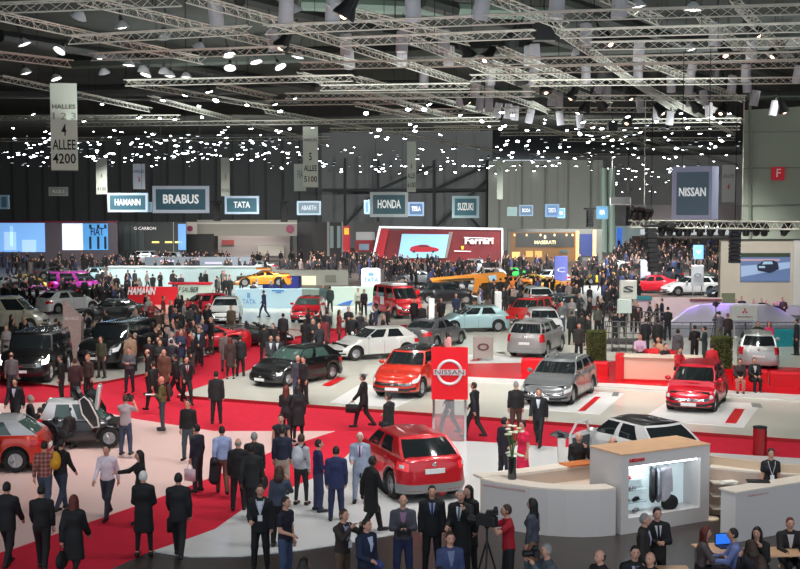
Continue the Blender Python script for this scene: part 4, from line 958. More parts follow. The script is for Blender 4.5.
text('FIAT', 1.2, mat('screen_ink', lin(24, 50, 90), .5), e, PD(97, 232, DF+.7)-e.location, (math.pi/2, 0, 0), maxw=1.5, ext=.02, bold=.02)
e = simple_wall(118, 222, 186, 266, dist(264)+2, .5, (58, 64, 64), 'dark glazed stand wall with faint white lettering and yellow lamps'); DG = dist(264)+1.9
text('G CARBON', .5, mat('white_letters_lit', (0, 0, 0)), e, PD(145, 228.5, DG-.05)-e.location, (math.pi/2, 0, 0), maxw=2.6, ext=.02)
for x in (152, 165, 175): addp(e, 'yellow_lamp', x, 241.5, x+7, 243, DG-.05, (250, 220, 120), 1.5)
addp(e, 'blue_screen', 178, 224, 186, 250, DG-.05, (110, 160, 225), .7); addp(e, 'white_post', 173, 222, 174, 264, DG-.05, (180, 184, 184))
for x in (124, 131, 139): addp(e, 'glass_pane', x, 226, x+5, 250, DG-.05, (70, 82, 84))
e = simple_wall(184, 234, 213, 261, dist(262), 2, (12, 15, 16), 'black block wall with a small emblem panel on top, left of the beige canopy'); addp(e, 'emblem_panel', 184, 222, 197, 234, dist(262), (196, 190, 180), .05); 
mb = MB(); mb.lathe([(.35, -.04), (.35, .04)], n=16, axis='y'); chd(mb.build('emblem', mat('emblem_redblue', lin(150, 50, 90), .4), None, loc=PD(190, 228.5, dist(262)-.1)), e)
e = empty('exhibition_canopy', PD(250, 262, dist(262)+1)); tag(e, 'beige canopy beam with a dark red emblem over a pale back wall', 'canopy')
for nm, a, dd, cl_ in (('beam', (197, 220, 297, 236), 1, (150, 146, 136)), ('beam_light', (197, 222.5, 297, 224), .9, (206, 204, 196)), ('post', (293, 236, 297, 262), 1, (60, 60, 58)), ('back_wall', (218, 236, 290, 262), 5, (150, 140, 136)), ('counter', (258, 246, 284, 256), 4, (196, 190, 178)), ('picture', (222, 240, 234, 245), 4.8, (150, 70, 70))): addp(e, nm, *a, dist(262)+dd, cl_, th=.8)
mb = MB(); mb.lathe([(.5, -.04), (.5, .04)], n=16, axis='y'); chd(mb.build('emblem', mat('emblem_redblue', (0, 0, 0)), None, loc=PD(290, 229, dist(262)+.85)), e)
e = simple_wall(297, 222, 343, 262, dist(262)+6, .5, (34, 32, 34), 'dark open stand between the beige canopy and the slim red tower'); 
for x in (330, 337): addp(e, 'glass_pane', x, 226, x+3.5, 248, dist(262)+5.9, (130, 150, 154), .1)
addp(e, 'pale_column', 327, 222, 329.5, 256, dist(262)+5.9, (150, 146, 140)); addp(e, 'pale_column', 341.5, 222, 343, 256, dist(262)+5.9, (150, 146, 140))
# low walls in the middle distance
e = simple_wall(145, 257, 251, 272, dist(275), .5, (108, 118, 128), 'long low slate grey barrier wall with pale swirls on it'); addp(e, 'swirl', 160, 260, 174, 262, dist(275)-.05, (190, 186, 214)); addp(e, 'swirl', 205, 262, 222, 264, dist(275)-.05, (180, 176, 220))
e = simple_wall(108, 266, 262, 290, dist(290)+.5, .4, (176, 200, 202), 'pale blue green stand wall behind the orange gullwing car and the small parked cars')
addp(e, 'white_edge', 108, 266, 262, 267.3, dist(290)+.4, (226, 236, 236))
e = simple_wall(262, 270, 348, 287, dist(286)+1, .4, (150, 152, 142), 'grey and cream low stand wall behind the orange gullwing car'); addp(e, 'lit_panel', 291, 276, 316, 285, dist(286)+.9, (240, 236, 200), .35); addp(e, 'lit_panel', 325, 275, 336, 282, dist(286)+.9, (120, 120, 110))
e = simple_wall(128, 287, 178, 307, dist(307), .4, (214, 26, 40), 'red wall with slanted white lettering'); text('HAMANN', .7, mat('letters_white', (.85, .85, .85), .5), e, PD(141, 291.5, dist(307)-.06)-e.location, (math.pi/2, 0, 0), maxw=2.0, bold=.02, shear=.3, ext=.02)
e = simple_wall(178, 285, 212, 305, dist(307), .4, (196, 212, 200), 'pale green wall with black lettering next to the red lettered wall'); text('F SAUBER', .5, cm(40, 44, 44), e, PD(188, 290, dist(307)-.05)-e.location, (math.pi/2, 0, 0), maxw=1.4, shear=.3, ext=.02); addp(e, 'red_cap', 168, 282.5, 212, 284.5, dist(307)-.05, (190, 24, 40), th=.5)
# Tata stand
DT = dist(312)
e = simple_wall(235, 289, 326, 316, DT+1, .4, (188, 222, 236), 'light blue stand wall with pale blue lettering and a blue swoosh', emit=.12)
text('TATA', .5, mat('pale_blue_ink', lin(110, 160, 214), .5), e, PD(249, 302, DT+.95)-e.location, (math.pi/2, 0, 0), maxw=.9, ext=.02); addp(e, 'swoosh', 272, 290, 284, 291.3, DT+.9, (80, 150, 220)); addp(e, 'swoosh', 276, 292, 281, 293, DT+.9, (80, 150, 220))
addp(e, 'green_picture', 302, 289, 320, 299, DT+.9, (140, 160, 150)); addp(e, 'mark', 247, 293, 250, 298, DT+.9, (120, 170, 220))
e = simple_wall(331, 287, 378, 307, DT+3, .5, (206, 228, 216), 'pale mint counter wall with two blue leaf shapes under the white rounded totem', emit=.05)
for x in (337, 365):
    q = [(x, 305), (x+13 if x < 350 else x+12, 305), (x+16 if x < 350 else x+12, 300), (x+8, 302)]; poly_px('blue_leaf', q, DT+2.9, .1, mat('leaf_blue', lin(70, 120, 200), .4), e)
e = empty('totem_sign', P(371, 300, 0)); tag(e, 'white rounded totem sign with pale blue lettering', 'sign'); DD = e.location.y
mb = MB(); a, b = PD(361.5, 268, DD), PD(380.5, 290, DD); cx = (a.x+b.x)/2-e.location.x; mb.rbox((cx, 0, (a.z+b.z)/2), (b.x-a.x, .5, a.z-b.z), .12); mb.build('panel', mat('totem_white', lin(234, 240, 248), .4, emit=.35), e)
mb = MB(); mb.box((cx, 0, b.z/2), (1.0, .3, b.z)); mb.build('post', M_white, e); text('TATA', .5, mat('pale_blue_ink', (0, 0, 0)), e, (cx, -.28, PD(371, 280, DD).z), (math.pi/2, 0, 0), maxw=1.1, bold=.015); mb = MB(); mb.lathe([(.22, -.02), (.22, .02)], n=16, axis='y', sy=.7); mb.build('emblem', mat('pale_blue_ink', (0, 0, 0)), e, loc=(cx, -.27, PD(371, 274, DD).z))
# left leaning pillar
r = empty('sign_pillar', P(73, 365, 0)); tag(r, 'tapered grey pink pillar with a slanted top beside the black off road car', 'pillar'); D0 = r.location.y
q = [PD(64, 301, D0), PD(82.5, 318, D0), PD(82, 366, D0), PD(66, 364, D0)]; vs = [(p.x-r.location.x, s, max(0, p.z)) for s in (-.25, .25) for p in q]
link('column', mkmesh('column', vs, [(3, 2, 1, 0), (4, 5, 6, 7), (0, 1, 5, 4), (1, 2, 6, 5), (2, 3, 7, 6), (3, 0, 4, 7)], cm(176, 150, 146, .5)), r)
text('BRABUS', .18, cm(225, 215, 210), r, (PD(73, 317, D0).x-r.location.x, -.27, PD(73, 318, D0).z), (math.pi/2, 0, 0), maxw=.6)
# orange angular stand roof and totems in the middle distance
r = empty('exhibition_roof', P(480, 302, 0)); tag(r, 'orange and black angular stand structure pointing left behind the dark estate car', 'stand structure'); D0 = r.location.y
poly_px('roof_edge', [(431, 280.5), (480, 276), (506, 274), (507, 277), (482, 280), (433, 282.5)], D0, 3., mat('stand_orange', lin(226, 142, 40), .4), r); poly_px('roof_panel', [(440, 280), (480, 277.5), (484, 279), (450, 281)], D0-.2, .3, cm(70, 62, 40), r)
poly_px('orange_corner', [(474, 278), (503, 273), (505, 282), (482, 283), (478, 290)], D0-.4, .5, mat('stand_orange', (0, 0, 0)), r); poly_px('dark_side', [(478, 283), (508, 281), (508, 300), (478, 302)], D0-.2, .5, cm(56, 40, 24), r); poly_px('screen', [(488, 276), (496, 275), (497, 280), (490, 281)], D0-.5, .1, mat('screen_pale', lin(150, 180, 200), .4, emit=.4), r); poly_px('post', [(474, 282), (478, 282), (478, 302), (474, 302)], D0-.3, .4, mat('stand_orange', (0, 0, 0)), r)
def totem(x0, y0, x1, y1, fy, colr, label, emit=.1, mark=None, postw=.0, name='totem_sign', glyph=None, gc=(90, 90, 90)):
    e = empty(name, P((x0+x1)/2, fy, 0)); tag(e, label, 'sign'); D = e.location.y; a, b = PD(x0, y0, D), PD(x1, y1, D); w = b.x-a.x; zb = max(b.z, 0.02)
    mb = MB(); mb.rbox((0, 0, (a.z+zb)/2), (w, .25, a.z-zb), min(.05, w*.1)); mb.build('panel', mat('totem_%d_%d_%d' % colr, lin(*colr), .4, emit=emit), e)
    if zb > .1: mb = MB(); [mb.box((s*w*.35, 0, zb/2), (.07, .07, zb)) for s in (-1, 1)]; mb.box((0, 0, .02), (w, .5, .04)); mb.build('stand', M_metal, e)
    if glyph: text(glyph, w*.5, cm(*gc), e, (0, -.14, (a.z+zb)/2+.0), (math.pi/2, 0, 0), maxw=w*.6, bold=.01, ext=.02)
    return e
totem(619, 280, 636, 299, 330, (205, 205, 194), 'square pale sign with a grey S emblem', glyph='S', gc=(70, 72, 74))
totem(617, 299, 631, 313, 345, (196, 208, 200), 'pale sheet sign hanging below the S emblem sign', glyph='')
totem(691, 265, 703, 286, 300, (205, 210, 216), 'white square sign with a grey ring emblem in front of the far crowd', glyph='O', gc=(150, 155, 165))
totem(693, 245, 703, 259, 272, (110, 160, 230), 'bright blue glowing sign with a white drop in the far crowd', emit=.7, glyph='V', gc=(240, 246, 255))
totem(554, 256, 567, 284, 292, (110, 120, 200), 'violet blue vertical banner with a white curve behind the yellow cars', emit=.25, glyph='C', gc=(230, 236, 250))
totem(640, 260, 650, 288, 292, (170, 178, 200), 'narrow lilac grey panel under the hanging speaker array', emit=.05)
totem(473, 336, 493, 358, 364, (150, 142, 136), 'grey floor sign with a dark ring emblem in front of the light blue hatchback', glyph='O', gc=(90, 60, 56), emit=0)
totem(730, 305, 757, 320, 342, (196, 196, 188), 'white sign on a post with a small red three diamond emblem', glyph='', emit=.05)
e = empty('emblem_sign', (0, 0, 0)); 
bpy.data.objects.remove(e)
p = P(743.5, 342, 0); q = PD(743.5, 311, p.y)
for o in [o for o in bpy.data.objects if o.get('label', '').startswith('white sign on a post')]:
    mb = MB()
    for a in (90, 210, 330):
        d = Vector((math.cos(R(a)), 0, math.sin(R(a)))); n = Vector((-d.z, 0, d.x)); c0 = Vector((0, -.15, q.z)); mb.add([c0, c0+d*.09+n*.05, c0+d*.18, c0+d*.09-n*.05, c0+Vector((0, -.02, 0)), c0+d*.09+n*.05+Vector((0, -.02, 0)), c0+d*.18+Vector((0, -.02, 0)), c0+d*.09-n*.05+Vector((0, -.02, 0))], [(0, 1, 2, 3), (7, 6, 5, 4), (0, 4, 5, 1), (1, 5, 6, 2), (2, 6, 7, 3), (3, 7, 4, 0)])
    mb.build('emblem', M_red, o)
    text('MITSUBISHI', .1, cm(120, 60, 60), o, (0, -.15, q.z-.3), (math.pi/2, 0, 0), maxw=.8)
# ---- right: screen wall and lilac stand
DS = dist(306)
e = simple_wall(721, 240, 800, 306, DS, .6, (196, 186, 170), 'tall beige stand wall with a large screen at the right', name='exhibition_wall'); 
o = addp(e, 'screen', 741, 253, 790, 281.5, DS-.1, (84, 104, 142), .55); o['label'] = 'screen showing a dark off road car on a road'
addp(e, 'screen_picture', 741, 253, 790, 257, DS-.14, (50, 60, 44), .3, th=.05); addp(e, 'screen_picture', 741, 259, 780, 261, DS-.14, (170, 140, 150), .5, th=.05)
poly_px('screen_picture', [(741, 266), (790, 262), (790, 268), (741, 277)], DS-.13, .04, mat('screen_road', lin(140, 160, 190), .4, emit=.55), e)
poly_px('screen_picture', [(757, 265), (760, 263.5), (764, 260.5), (774, 260.5), (778, 263), (779, 269), (770, 273), (758, 270.5)], DS-.2, .04, mat('screen_car', lin(26, 32, 54), .4, emit=.4), e)
poly_px('screen_picture', [(764, 261.5), (772, 261.5), (773, 264), (762, 264.5)], DS-.26, .03, mat('screen_pale', (0, 0, 0)), e)
poly_px('screen_picture', [(759, 266), (765, 266), (765, 268), (759, 268)], DS-.26, .03, mat('screen_pale', (0, 0, 0)), e)
addp(e, 'edge_post', 794, 240, 800, 306, DS-.1, (206, 204, 198)); addp(e, 'dark_cap', 720, 239, 800, 240.5, DS-.1, (60, 58, 54)); addp(e, 'green_light_panel', 722, 293, 735, 306, DS-.1, (110, 116, 90))
# lilac draped forms: two car sized shapes under pale cloth behind a low wall
p0, p1 = P(663, 336, 0), P(806, 338, 0); e = empty('display_wall', (p0+p1)/2); tag(e, 'long lilac lit display wall with a curved car shaped top edge at the right', 'display wall'); w = p1.x-p0.x; Ht = PD(700, 303.5, p0.y).z
pr = [(0, .0), (.0, .3), (.04, .42), (.1, .62), (.17, .85), (.25, .97), (.35, 1.), (.6, 1.), (.74, .97), (.82, .88), (.9, .68), (.97, .5), (1, .4), (1, 0)]; q = [(-w/2+u*w, v*Ht) for u, v in pr]; n = len(q)
vs = [(x, -.1+.5*math.sin(i*.45), z) for i, (x, z) in enumerate(q)]; vs = [(x, 0, z) for x, z in q]+[(x, .5, z) for x, z in q]
link('curved_panel', mkmesh('curved_panel', vs, [tuple(range(n-1, -1, -1))[::-1], tuple(range(n, 2*n))[::-1]]+[(i, n+i, n+(i+1) % n, (i+1) % n) for i in range(n)], mat('lilac_panel', lin(214, 208, 224), .35, noise=.03)), e)
mb = MB()
for k in range(14): x0 = -w/2+w*(.06+.88*k/13); mb.box((x0, -.01, Ht*.24), (.03, .02, Ht*.46))
mb.build('panel_seams', cm(150, 150, 160), e)
e = simple_wall(656, 325, 800, 340, dist(340)-.2, .15, (150, 150, 158), 'low grey barrier rail wall in front of the lilac display wall')
for x in (660, 690, 715, 745, 770, 795): addp(e, 'post', x, 322, x+1.2, 342, dist(342), (90, 92, 98))
addp(e, 'hand_rail', 656, 322, 800, 323.2, dist(342), (110, 112, 118)); addp(e, 'hand_rail', 656, 328, 800, 329, dist(342), (110, 112, 118))
for x, y in ((684, 335), (716, 335), (782, 335)):
    g = P(x, y, 0); spot(g.x, g.y-2.4, 3.4, 700, 58, col=(.35, .14, 1.), to=(g.x, g.y+1.0, 1.5))
e = simple_wall(722, 306, 800, 318, dist(318)+2, .5, (178, 168, 190), 'lilac lit counter wall under the big screen'); 
e = simple_wall(636, 298, 722, 325, dist(325)+2, .5, (196, 180, 160), 'beige low wall behind the people at the camera platform'); addp(e, 'teal_top', 637, 296, 652, 300, dist(325)+1.9, (40, 120, 110)); addp(e, 'dark_shelf', 690, 299, 722, 301, dist(325)+1.9, (110, 60, 40))
# speaker arrays and portal truss at the right
def array(x, y0, y1, D, lab, sk=0):
    p = PD(x, y0, D); e = empty('speaker_array', p); tag(e, lab, 'loudspeaker'); z1 = PD(x, y1, D).z-p.z; n = 9
    for k in range(n):
        mb = MB(); mb.rbox((sk*(k/n)**1.4, 0, z1*(k+.5)/n), (.52, .6, -z1/n*.93), .04); o = mb.build('cabinet', mat('speaker_black', (.02, .02, .022), .5), e)
    mb = MB(); mb.box((0, 0, .1), (.9, .6, .12)); mb.tube([(0, 0, .1), (0, 0, max(.5, 12.4-p.z))], .02, 4); mb.build('rigging', M_dark, e)
array(651, 228, 272, 62, 'black curved speaker array hanging left of the far hall opening', .2); array(735, 228, 263, 66, 'shorter black speaker array hanging against the beige screen wall')
array(590, 210, 227, 100, 'small black speaker array beside the grey back wall'); array(217, 203, 221, 100, 'small black speaker array hanging right of the largest grey framed sign'); array(284, 203, 222, 100, 'thin dark speaker array hanging left of the small dim sign')
tr = None
A, B = PD(630, 224, 64), PD(815, 226, 60); mb = MB(); d = (B-A).normalized()
for o_ in ((0, 0, .18), (0, 0, -.18), (0, .4, .18), (0, .4, -.18)): mb.tube([A+Vector(o_), B+Vector(o_)], .04, 4)
for i in range(44): mb.tube([A+(B-A)*(i/44)+Vector((0, 0, .18 if i % 2 else -.18)), A+(B-A)*((i+1)/44)+Vector((0, 0, -.18 if i % 2 else .18))], .018, 4)
for t in (.08, .62, .97): p = A+(B-A)*t; mb.tube([p, Vector((p.x, p.y, 12.5))], .02, 4)
tag(mb.build('truss', Mtr), 'low lattice truss crossing in front of the far hall opening at the right', 'truss')
mh = None
for i, x in enumerate((662, 670, 679, 688, 700, 711, 722, 746, 756, 764, 785, 634, 640, 647)):
    D = 63.2 if i < 11 else 60; p = PD(x, 231 if i < 11 else 215, D)
    if mh is None:
        mh = empty('moving_head_lamp', p); mb = MB(); mb.rbox((0, 0, .38), (.4, .3, .2), .03); mb.build('base', M_dark, mh); mb = MB(); mb.tube([(-.22, 0, .3), (-.22, 0, -.05)], .05, 5); mb.tube([(.22, 0, .3), (.22, 0, -.05)], .05, 5); mb.build('yoke', M_dark, mh)
        mb = MB(); mb.lathe([(.08, .22), (.17, .15), (.18, -.15), (.15, -.24)], n=12); mb.build('head', M_dark, mh, smooth=50); mb = MB(); mb.lathe([(.13, -.24), (.02, -.26)], n=12); mb.build('lens', mat('lens_blue', (.3, .35, 1), .3, emit=3), mh); r = mh
    else: r = copy_tree(mh)
    r.location = p; r.rotation_euler = (rs.uniform(.2, .8), rs.uniform(-.2, .2), rs.uniform(-.5, .5)); tag(r, 'black moving head lamp hanging from the low truss at the right', 'lamp', 'moving head lamps on the low truss')
e = simple_wall(610, 198, 631, 205, 120, .3, (160, 160, 164), 'black and white screen box hanging beside the green columns', name='hanging_screen', cat='screen'); addp(e, 'dark_screen', 611, 197, 630, 204, 119.9, (40, 42, 44)); mb = MB(); mb.tube([PD(612, 198, 120), Vector((PD(612, 198, 120).x, 120, 13))], .03, 4); mb.tube([PD(628, 198, 120), Vector((PD(628, 198, 120).x, 120, 13))], .03, 4); chd(mb.build('cable', M_dark), e)
# hanging dark projector box near the top and others
for x0, y0, x1, y1, lab in ((533, 23, 555, 41, 'black square loudspeaker box hanging below the top edge trusses'), (608, 121, 617, 131, 'small black box hanging among the lamps left of the big box sign')):
    D = 42 if y0 < 50 else 75; a, b = PD(x0, y0, D), PD(x1, y1, D); mb = MB(); mb.rbox(((a.x+b.x)/2, D, (a.z+b.z)/2), (b.x-a.x, .5, a.z-b.z), .03); mb.tube([((a.x+b.x)/2, D, a.z), ((a.x+b.x)/2, D, a.z+1.2)], .02, 4); tag(mb.build('loudspeaker', M_dark), lab, 'loudspeaker')
# far hall contents
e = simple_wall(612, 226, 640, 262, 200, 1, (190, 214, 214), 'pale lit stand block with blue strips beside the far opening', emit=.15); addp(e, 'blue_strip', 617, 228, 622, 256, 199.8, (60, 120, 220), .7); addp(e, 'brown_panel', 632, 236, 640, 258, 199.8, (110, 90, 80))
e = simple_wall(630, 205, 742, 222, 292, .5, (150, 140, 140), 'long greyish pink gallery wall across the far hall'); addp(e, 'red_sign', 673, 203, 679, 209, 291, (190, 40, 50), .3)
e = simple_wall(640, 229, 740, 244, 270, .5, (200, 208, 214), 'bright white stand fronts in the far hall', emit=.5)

g = P(757, 306, 0); spot(g.x, g.y-9, 11, 3200, 70, to=(g.x, g.y, 4.5), r=.4)  # added fill spot to brighten the beige screen wall

for x, y, e_ in ((150, 309, 1500), (200, 309, 900), (270, 320, 1500), (350, 312, 900), (180, 292, 1800)):
    g = P(x, y, 0); spot(g.x, g.y-7, 9.5, e_, 75, to=(g.x, g.y+2, 1.2), r=.3)  # added fill from the front so the low stand walls read brighter
# ------------------------------------------------------------ white reception counter and display kiosk
def wallstrip(mb, pts_top, z1, z0, th, mi=0, topi=None):
    "solid curved wall through the points, th to the back (away from camera)"
    pts = [Vector((p[0], p[1], 0)) for p in pts_top]; off = []
    for i, p in enumerate(pts):
        d = (pts[min(i+1, len(pts)-1)]-pts[max(0, i-1)]).normalized(); n = Vector((-d.y, d.x, 0)); off.append(p+n*th)
    for i in range(len(pts)-1):
        q = [pts[i], pts[i+1], off[i+1], off[i]]; mb.prism([(v.x, v.y) for v in q], z0, z1, mi, top=topi)
Mcw = mat('counter_white', lin(214, 208, 206), .4); Mct = mat('counter_top_cream', lin(238, 226, 212), .35)
e = empty('reception_counter', P(560, 520, 0)); tag(e, 'curved white reception counter with a vase of flowers on its left end', 'counter')
ft = [P(x, y, 1.1) for x, y in [(481.5, 478.5), (495, 481.5), (512, 484), (530, 486.5), (548, 488.3), (566, 489.3), (584, 489.7), (600, 489.3), (616, 488)]]
mb = MB(); wallstrip(mb, ft, 1.06, .03, .28); chd(mb.build('front_wall', Mcw), e)
mb = MB(); wallstrip(mb, ft, 1.1, 1.06, .5); chd(mb.build('counter_top', Mct), e)
bt = [P(x, y, 1.1) for x, y in [(483, 477.5), (505, 475), (530, 472), (560, 468), (600, 463.5)]]
mb = MB(); wallstrip(mb, bt, 1.1, 1.04, .45); chd(mb.build('counter_top', Mct), e); mb = MB(); wallstrip(mb, bt, 1.04, .03, .12); chd(mb.build('back_wall', mat('counter_beige', lin(206, 184, 168), .5)), e)
mb = MB(); wallstrip(mb, [P(x, y, .75) for x, y in [(522, 493), (560, 489), (603, 484)]], .75, .70, .6); chd(mb.build('desk_shelf', mat('shelf_cream', lin(220, 200, 184), .4)), e)
mb = MB(); wallstrip(mb, [P(x, y, 1.14) for x, y in [(570, 466), (602, 462)]], 1.14, 1.1, .45); chd(mb.build('orange_wood_top', mat('orange_wood', lin(206, 122, 70), .4)), e)
t_ = (ft[3]-ft[1]); ang = math.atan2(t_.y, t_.x); text('NISSAN INNOVATION THAT EXCITES', .07, cm(190, 120, 120), e, (ft[2]*.5+ft[1]*.5)-Vector((0, .02, .12))-e.location, (math.pi/2, 0, ang), maxw=1.1, ext=.003)
mb = MB(); p = P(551, 478, .76); mb.box((p.x, p.y, .77), (.3, .2, .05), .4); tag(mb.build('tablet', M_dark), 'black device lying on the counter shelf', 'tablet')
# kiosk
A, B = P(622, 454.5, 1.85), P(710, 443.5, 1.85); C0 = P(601.5, 447, 1.85); dx = (B-A); dx.z = 0; w = dx.length; dx.normalize(); dy = (C0-A); dy.z = 0; dp = 1.15; nn = Vector((-dx.y, dx.x, 0)); rzk = math.atan2(dx.y, dx.x)
e = empty('display_kiosk', (A.x, A.y, 0), rzk); tag(e, 'white display kiosk with a lit recess of clothes and shoes', 'kiosk'); kH = 1.82
ow0, ow1, oz0, oz1 = .2, w-.28, .38, 1.55
mb = MB(); mb.box((ow0/2, dp/2, kH/2), (ow0, dp, kH)); mb.box(((ow1+w)/2, dp/2, kH/2), (w-ow1, dp, kH)); mb.box(((ow0+ow1)/2, dp/2, oz0/2), (ow1-ow0, dp, oz0)); mb.box(((ow0+ow1)/2, dp/2, (oz1+kH)/2), (ow1-ow0, dp, kH-oz1)); mb.box(((ow0+ow1)/2, .62, (oz0+oz1)/2), (ow1-ow0, .06, oz1-oz0)); mb.build('cabinet', Mcw, e)
mb = MB(); mb.box((w/2, dp/2, kH+.015), (w+.02, dp+.02, .03)); mb.build('wooden_top', M_wood, e)
text('NISSAN', .11, M_red, e, (.42, -.012, 1.68), (math.pi/2, 0, 0), maxw=.42, bold=.003)
mb = MB(); mb.box(((ow0+ow1)/2, .585, (oz0+oz1)/2), (ow1-ow0, .02, oz1-oz0)); mb.build('back_panel', mat('kiosk_lit_back', lin(214, 232, 236), .4, emit=.35), e)
mb = MB(); [mb.box((.62, .45, z), (.75, .3, .02)) for z in (.62, .9, 1.15)]; mb.build('shelf', mat('glass_shelf', lin(190, 205, 208), .15), e)
mb = MB(); mb.tube([(1.0, .3, 1.42), (ow1-.05, .3, 1.42)], .015, 6); mb.build('clothes_rail', M_chrome, e)
mb = MB(); mb.tube([(ow0+.05, .08, oz1-.03), (ow1-.05, .08, oz1-.03)], .025, 6); mb.build('light_tube', mat('tube_glow', (.9, .97, 1), .3, emit=5), e)
def kp(x, y, z): return e.matrix_basis @ Vector((x, y, z)) if False else Vector((A.x, A.y, 0))+dx*x+nn*y+Vector((0, 0, z))
l = bpy.data.lights.new('kiosk_light', 'POINT'); l.energy = 14; l.shadow_soft_size = .05; l.color = (.85, .95, 1); o = bpy.data.objects.new('kiosk_light', l); COL.objects.link(o); o.location = kp(.9, .12, 1.45)
sh = MB(); sh.tube([(-.12, 0, 0), (.0, 0, .02), (.12, 0, 0)], [.03, .035, .03], 6); sh.box((0, 0, -.03), (.27, .07, .02))
for i, (x, z, cl_) in enumerate(((.35, .97, 'white'), (.6, .97, 'grey'), (.4, .70, 'dark'), (.7, .70, 'black'), (.45, 1.21, 'red'), (.35, .44, 'black'), (.7, .44, 'grey'))):
    cc = {'white': (220, 220, 220), 'grey': (130, 130, 132), 'dark': (60, 62, 66), 'black': (24, 24, 26), 'red': (180, 30, 40)}[cl_]; q = link('shoe', mkmesh('shoe', sh.v, sh.f, cm(*cc)), None, kp(x, .35, z), rzk+.4)
    tag(q, '%s shoe on the %s shelf of the kiosk, %s' % (cl_, {1.21: 'top', .97: 'upper', .70: 'lower', .44: 'bottom'}[z], 'nearer the clothes' if x > .5 else 'at its left end'), 'shoe')
def garment(x, y, colr, lab, tilt=0):
    f = lambda p: uni([cap(p, (0, 0, .0), (0, 0, -.5), .15, .17, 2.2), cap(p, (-.13, 0, .1), (.13, 0, .1), .05, .05), cap(p, (-.16, 0, .08), (-.22, 0, -.42), .05, .045), cap(p, (.16, 0, .08), (.22, 0, -.42), .05, .045)], .03)
    v, q = snet(f, (-.3, -.15, -.72), (.3, .15, .2), .025); o = link('jacket', mkmesh('jacket', v, q, cm(*colr), None, 170), None, kp(x, y, 1.22), rzk+tilt)
    h = MB(); h.tube([(-.14, 0, .15), (0, 0, .2), (.14, 0, .15)], .008, 4); h.tube([(0, 0, .19), (0, 0, .23)], .006, 4); h.build('hanger', M_chrome, o); tag(o, lab, 'clothing')
garment(1.17, .33, (30, 30, 34), 'black jacket hanging leftmost in the kiosk', 1.0); garment(1.30, .28, (120, 124, 130), 'grey and black jacket hanging between the two others in the kiosk', 1.0); garment(1.48, .24, (208, 204, 214), 'white shirt hanging rightmost in the kiosk', .2)
f = lambda p: np.maximum(ell(p, (0, 0, .14), (.24, .12, .19)), -p[..., 2]); v, q = snet(f, (-.3, -.2, -.02), (.3, .2, .4), .025); o = link('bag', mkmesh('bag', v, q, cm(24, 24, 26), None, 170), None, kp(1.62, .25, .38), rzk); tag(o, 'black sports bag standing on the kiosk floor under the white shirt', 'bag')
for i, (x, y) in enumerate(((710.5, 519), (733, 521))):
    mb = MB(); mb.lathe([(.02, .0), (.2, .0), (.2, .03), (.1, .05)], n=18); o = mb.build('floor_lamp_base', mat('round_white', lin(240, 220, 190), .4), None, smooth=50, loc=P(x, y, 0.03)); tag(o, 'small round cream floor disc %s' % ('at the kiosk corner' if not i else 'at the foot of the right desk'), 'floor disc')
# right desk
e = empty('reception_desk', P(760, 540, 0)); tag(e, 'white reception desk at the right edge with an open shelf back', 'desk')
D1, D2, D3 = P(728, 528, 0), P(742, 536, 0), P(830, 515, 0)
q = [P(736, 493.5, 1.12), P(820, 480, 1.12)]; mb = MB(); wallstrip(mb, q, 1.12, .03, .45); chd(mb.build('front_wall', Mcw), e); mb = MB(); wallstrip(mb, [q[0]-Vector((.02, .02, 0)), q[1]], 1.15, 1.12, .5); chd(mb.build('desk_top', Mct), e)
text('NISSAN', .06, cm(200, 130, 130), e, (q[0]*.8+q[1]*.2)-Vector((-.1, .03, .08))-e.location, (math.pi/2, 0, math.atan2((q[1]-q[0]).y, (q[1]-q[0]).x)), maxw=.6, ext=.003)
bk = [P(x, y, 1.12) for x, y in [(709, 469), (722, 470), (740, 472), (765, 474), (800, 476), (830, 477)]]; mb = MB(); wallstrip(mb, bk, 1.12, .03, .1); chd(mb.build('back_wall', mat('counter_beige', (0, 0, 0))), e); mb = MB(); wallstrip(mb, bk, 1.16, 1.12, .35); chd(mb.build('desk_top', Mct), e)
b2 = [P(x, y, 1.35) for x, y in [(709, 456), (740, 460), (775, 464), (830, 468)]]; mb = MB(); wallstrip(mb, b2, 1.35, .03, .12); chd(mb.build('rear_partition', mat('partition_tan', lin(214, 190, 164), .45)), e)
sf = [P(x, y, .9) for x, y in [(709, 478), (722, 479)]]
mb = MB()
for z, (ya_) in ((.85, 0), (.55, 0), (.25, 0)): a = P(709, 469, 1.12); mb.box((a.x+.28, a.y-.2, z), (.55, .4, .03))
chd(mb.build('shelf', Mct), e)
mb = MB(); p = P(758, 482, 1.15); mb.box((p.x, p.y, 1.17), (.5, .25, .03), -.1); tag(mb.build('monitor', M_dark), 'black monitor lying low on the right desk beside the staff member', 'monitor')
mb = MB(); p = P(735, 492, .8)
for k in range(3): mb.box((p.x-.1+k*.02, p.y+.25, .95+k*.02), (.35, .24, .018), .2*k)
tag(mb.build('paper_stack', cm(240, 236, 224)), 'stack of white brochures beside the right desk', 'papers')
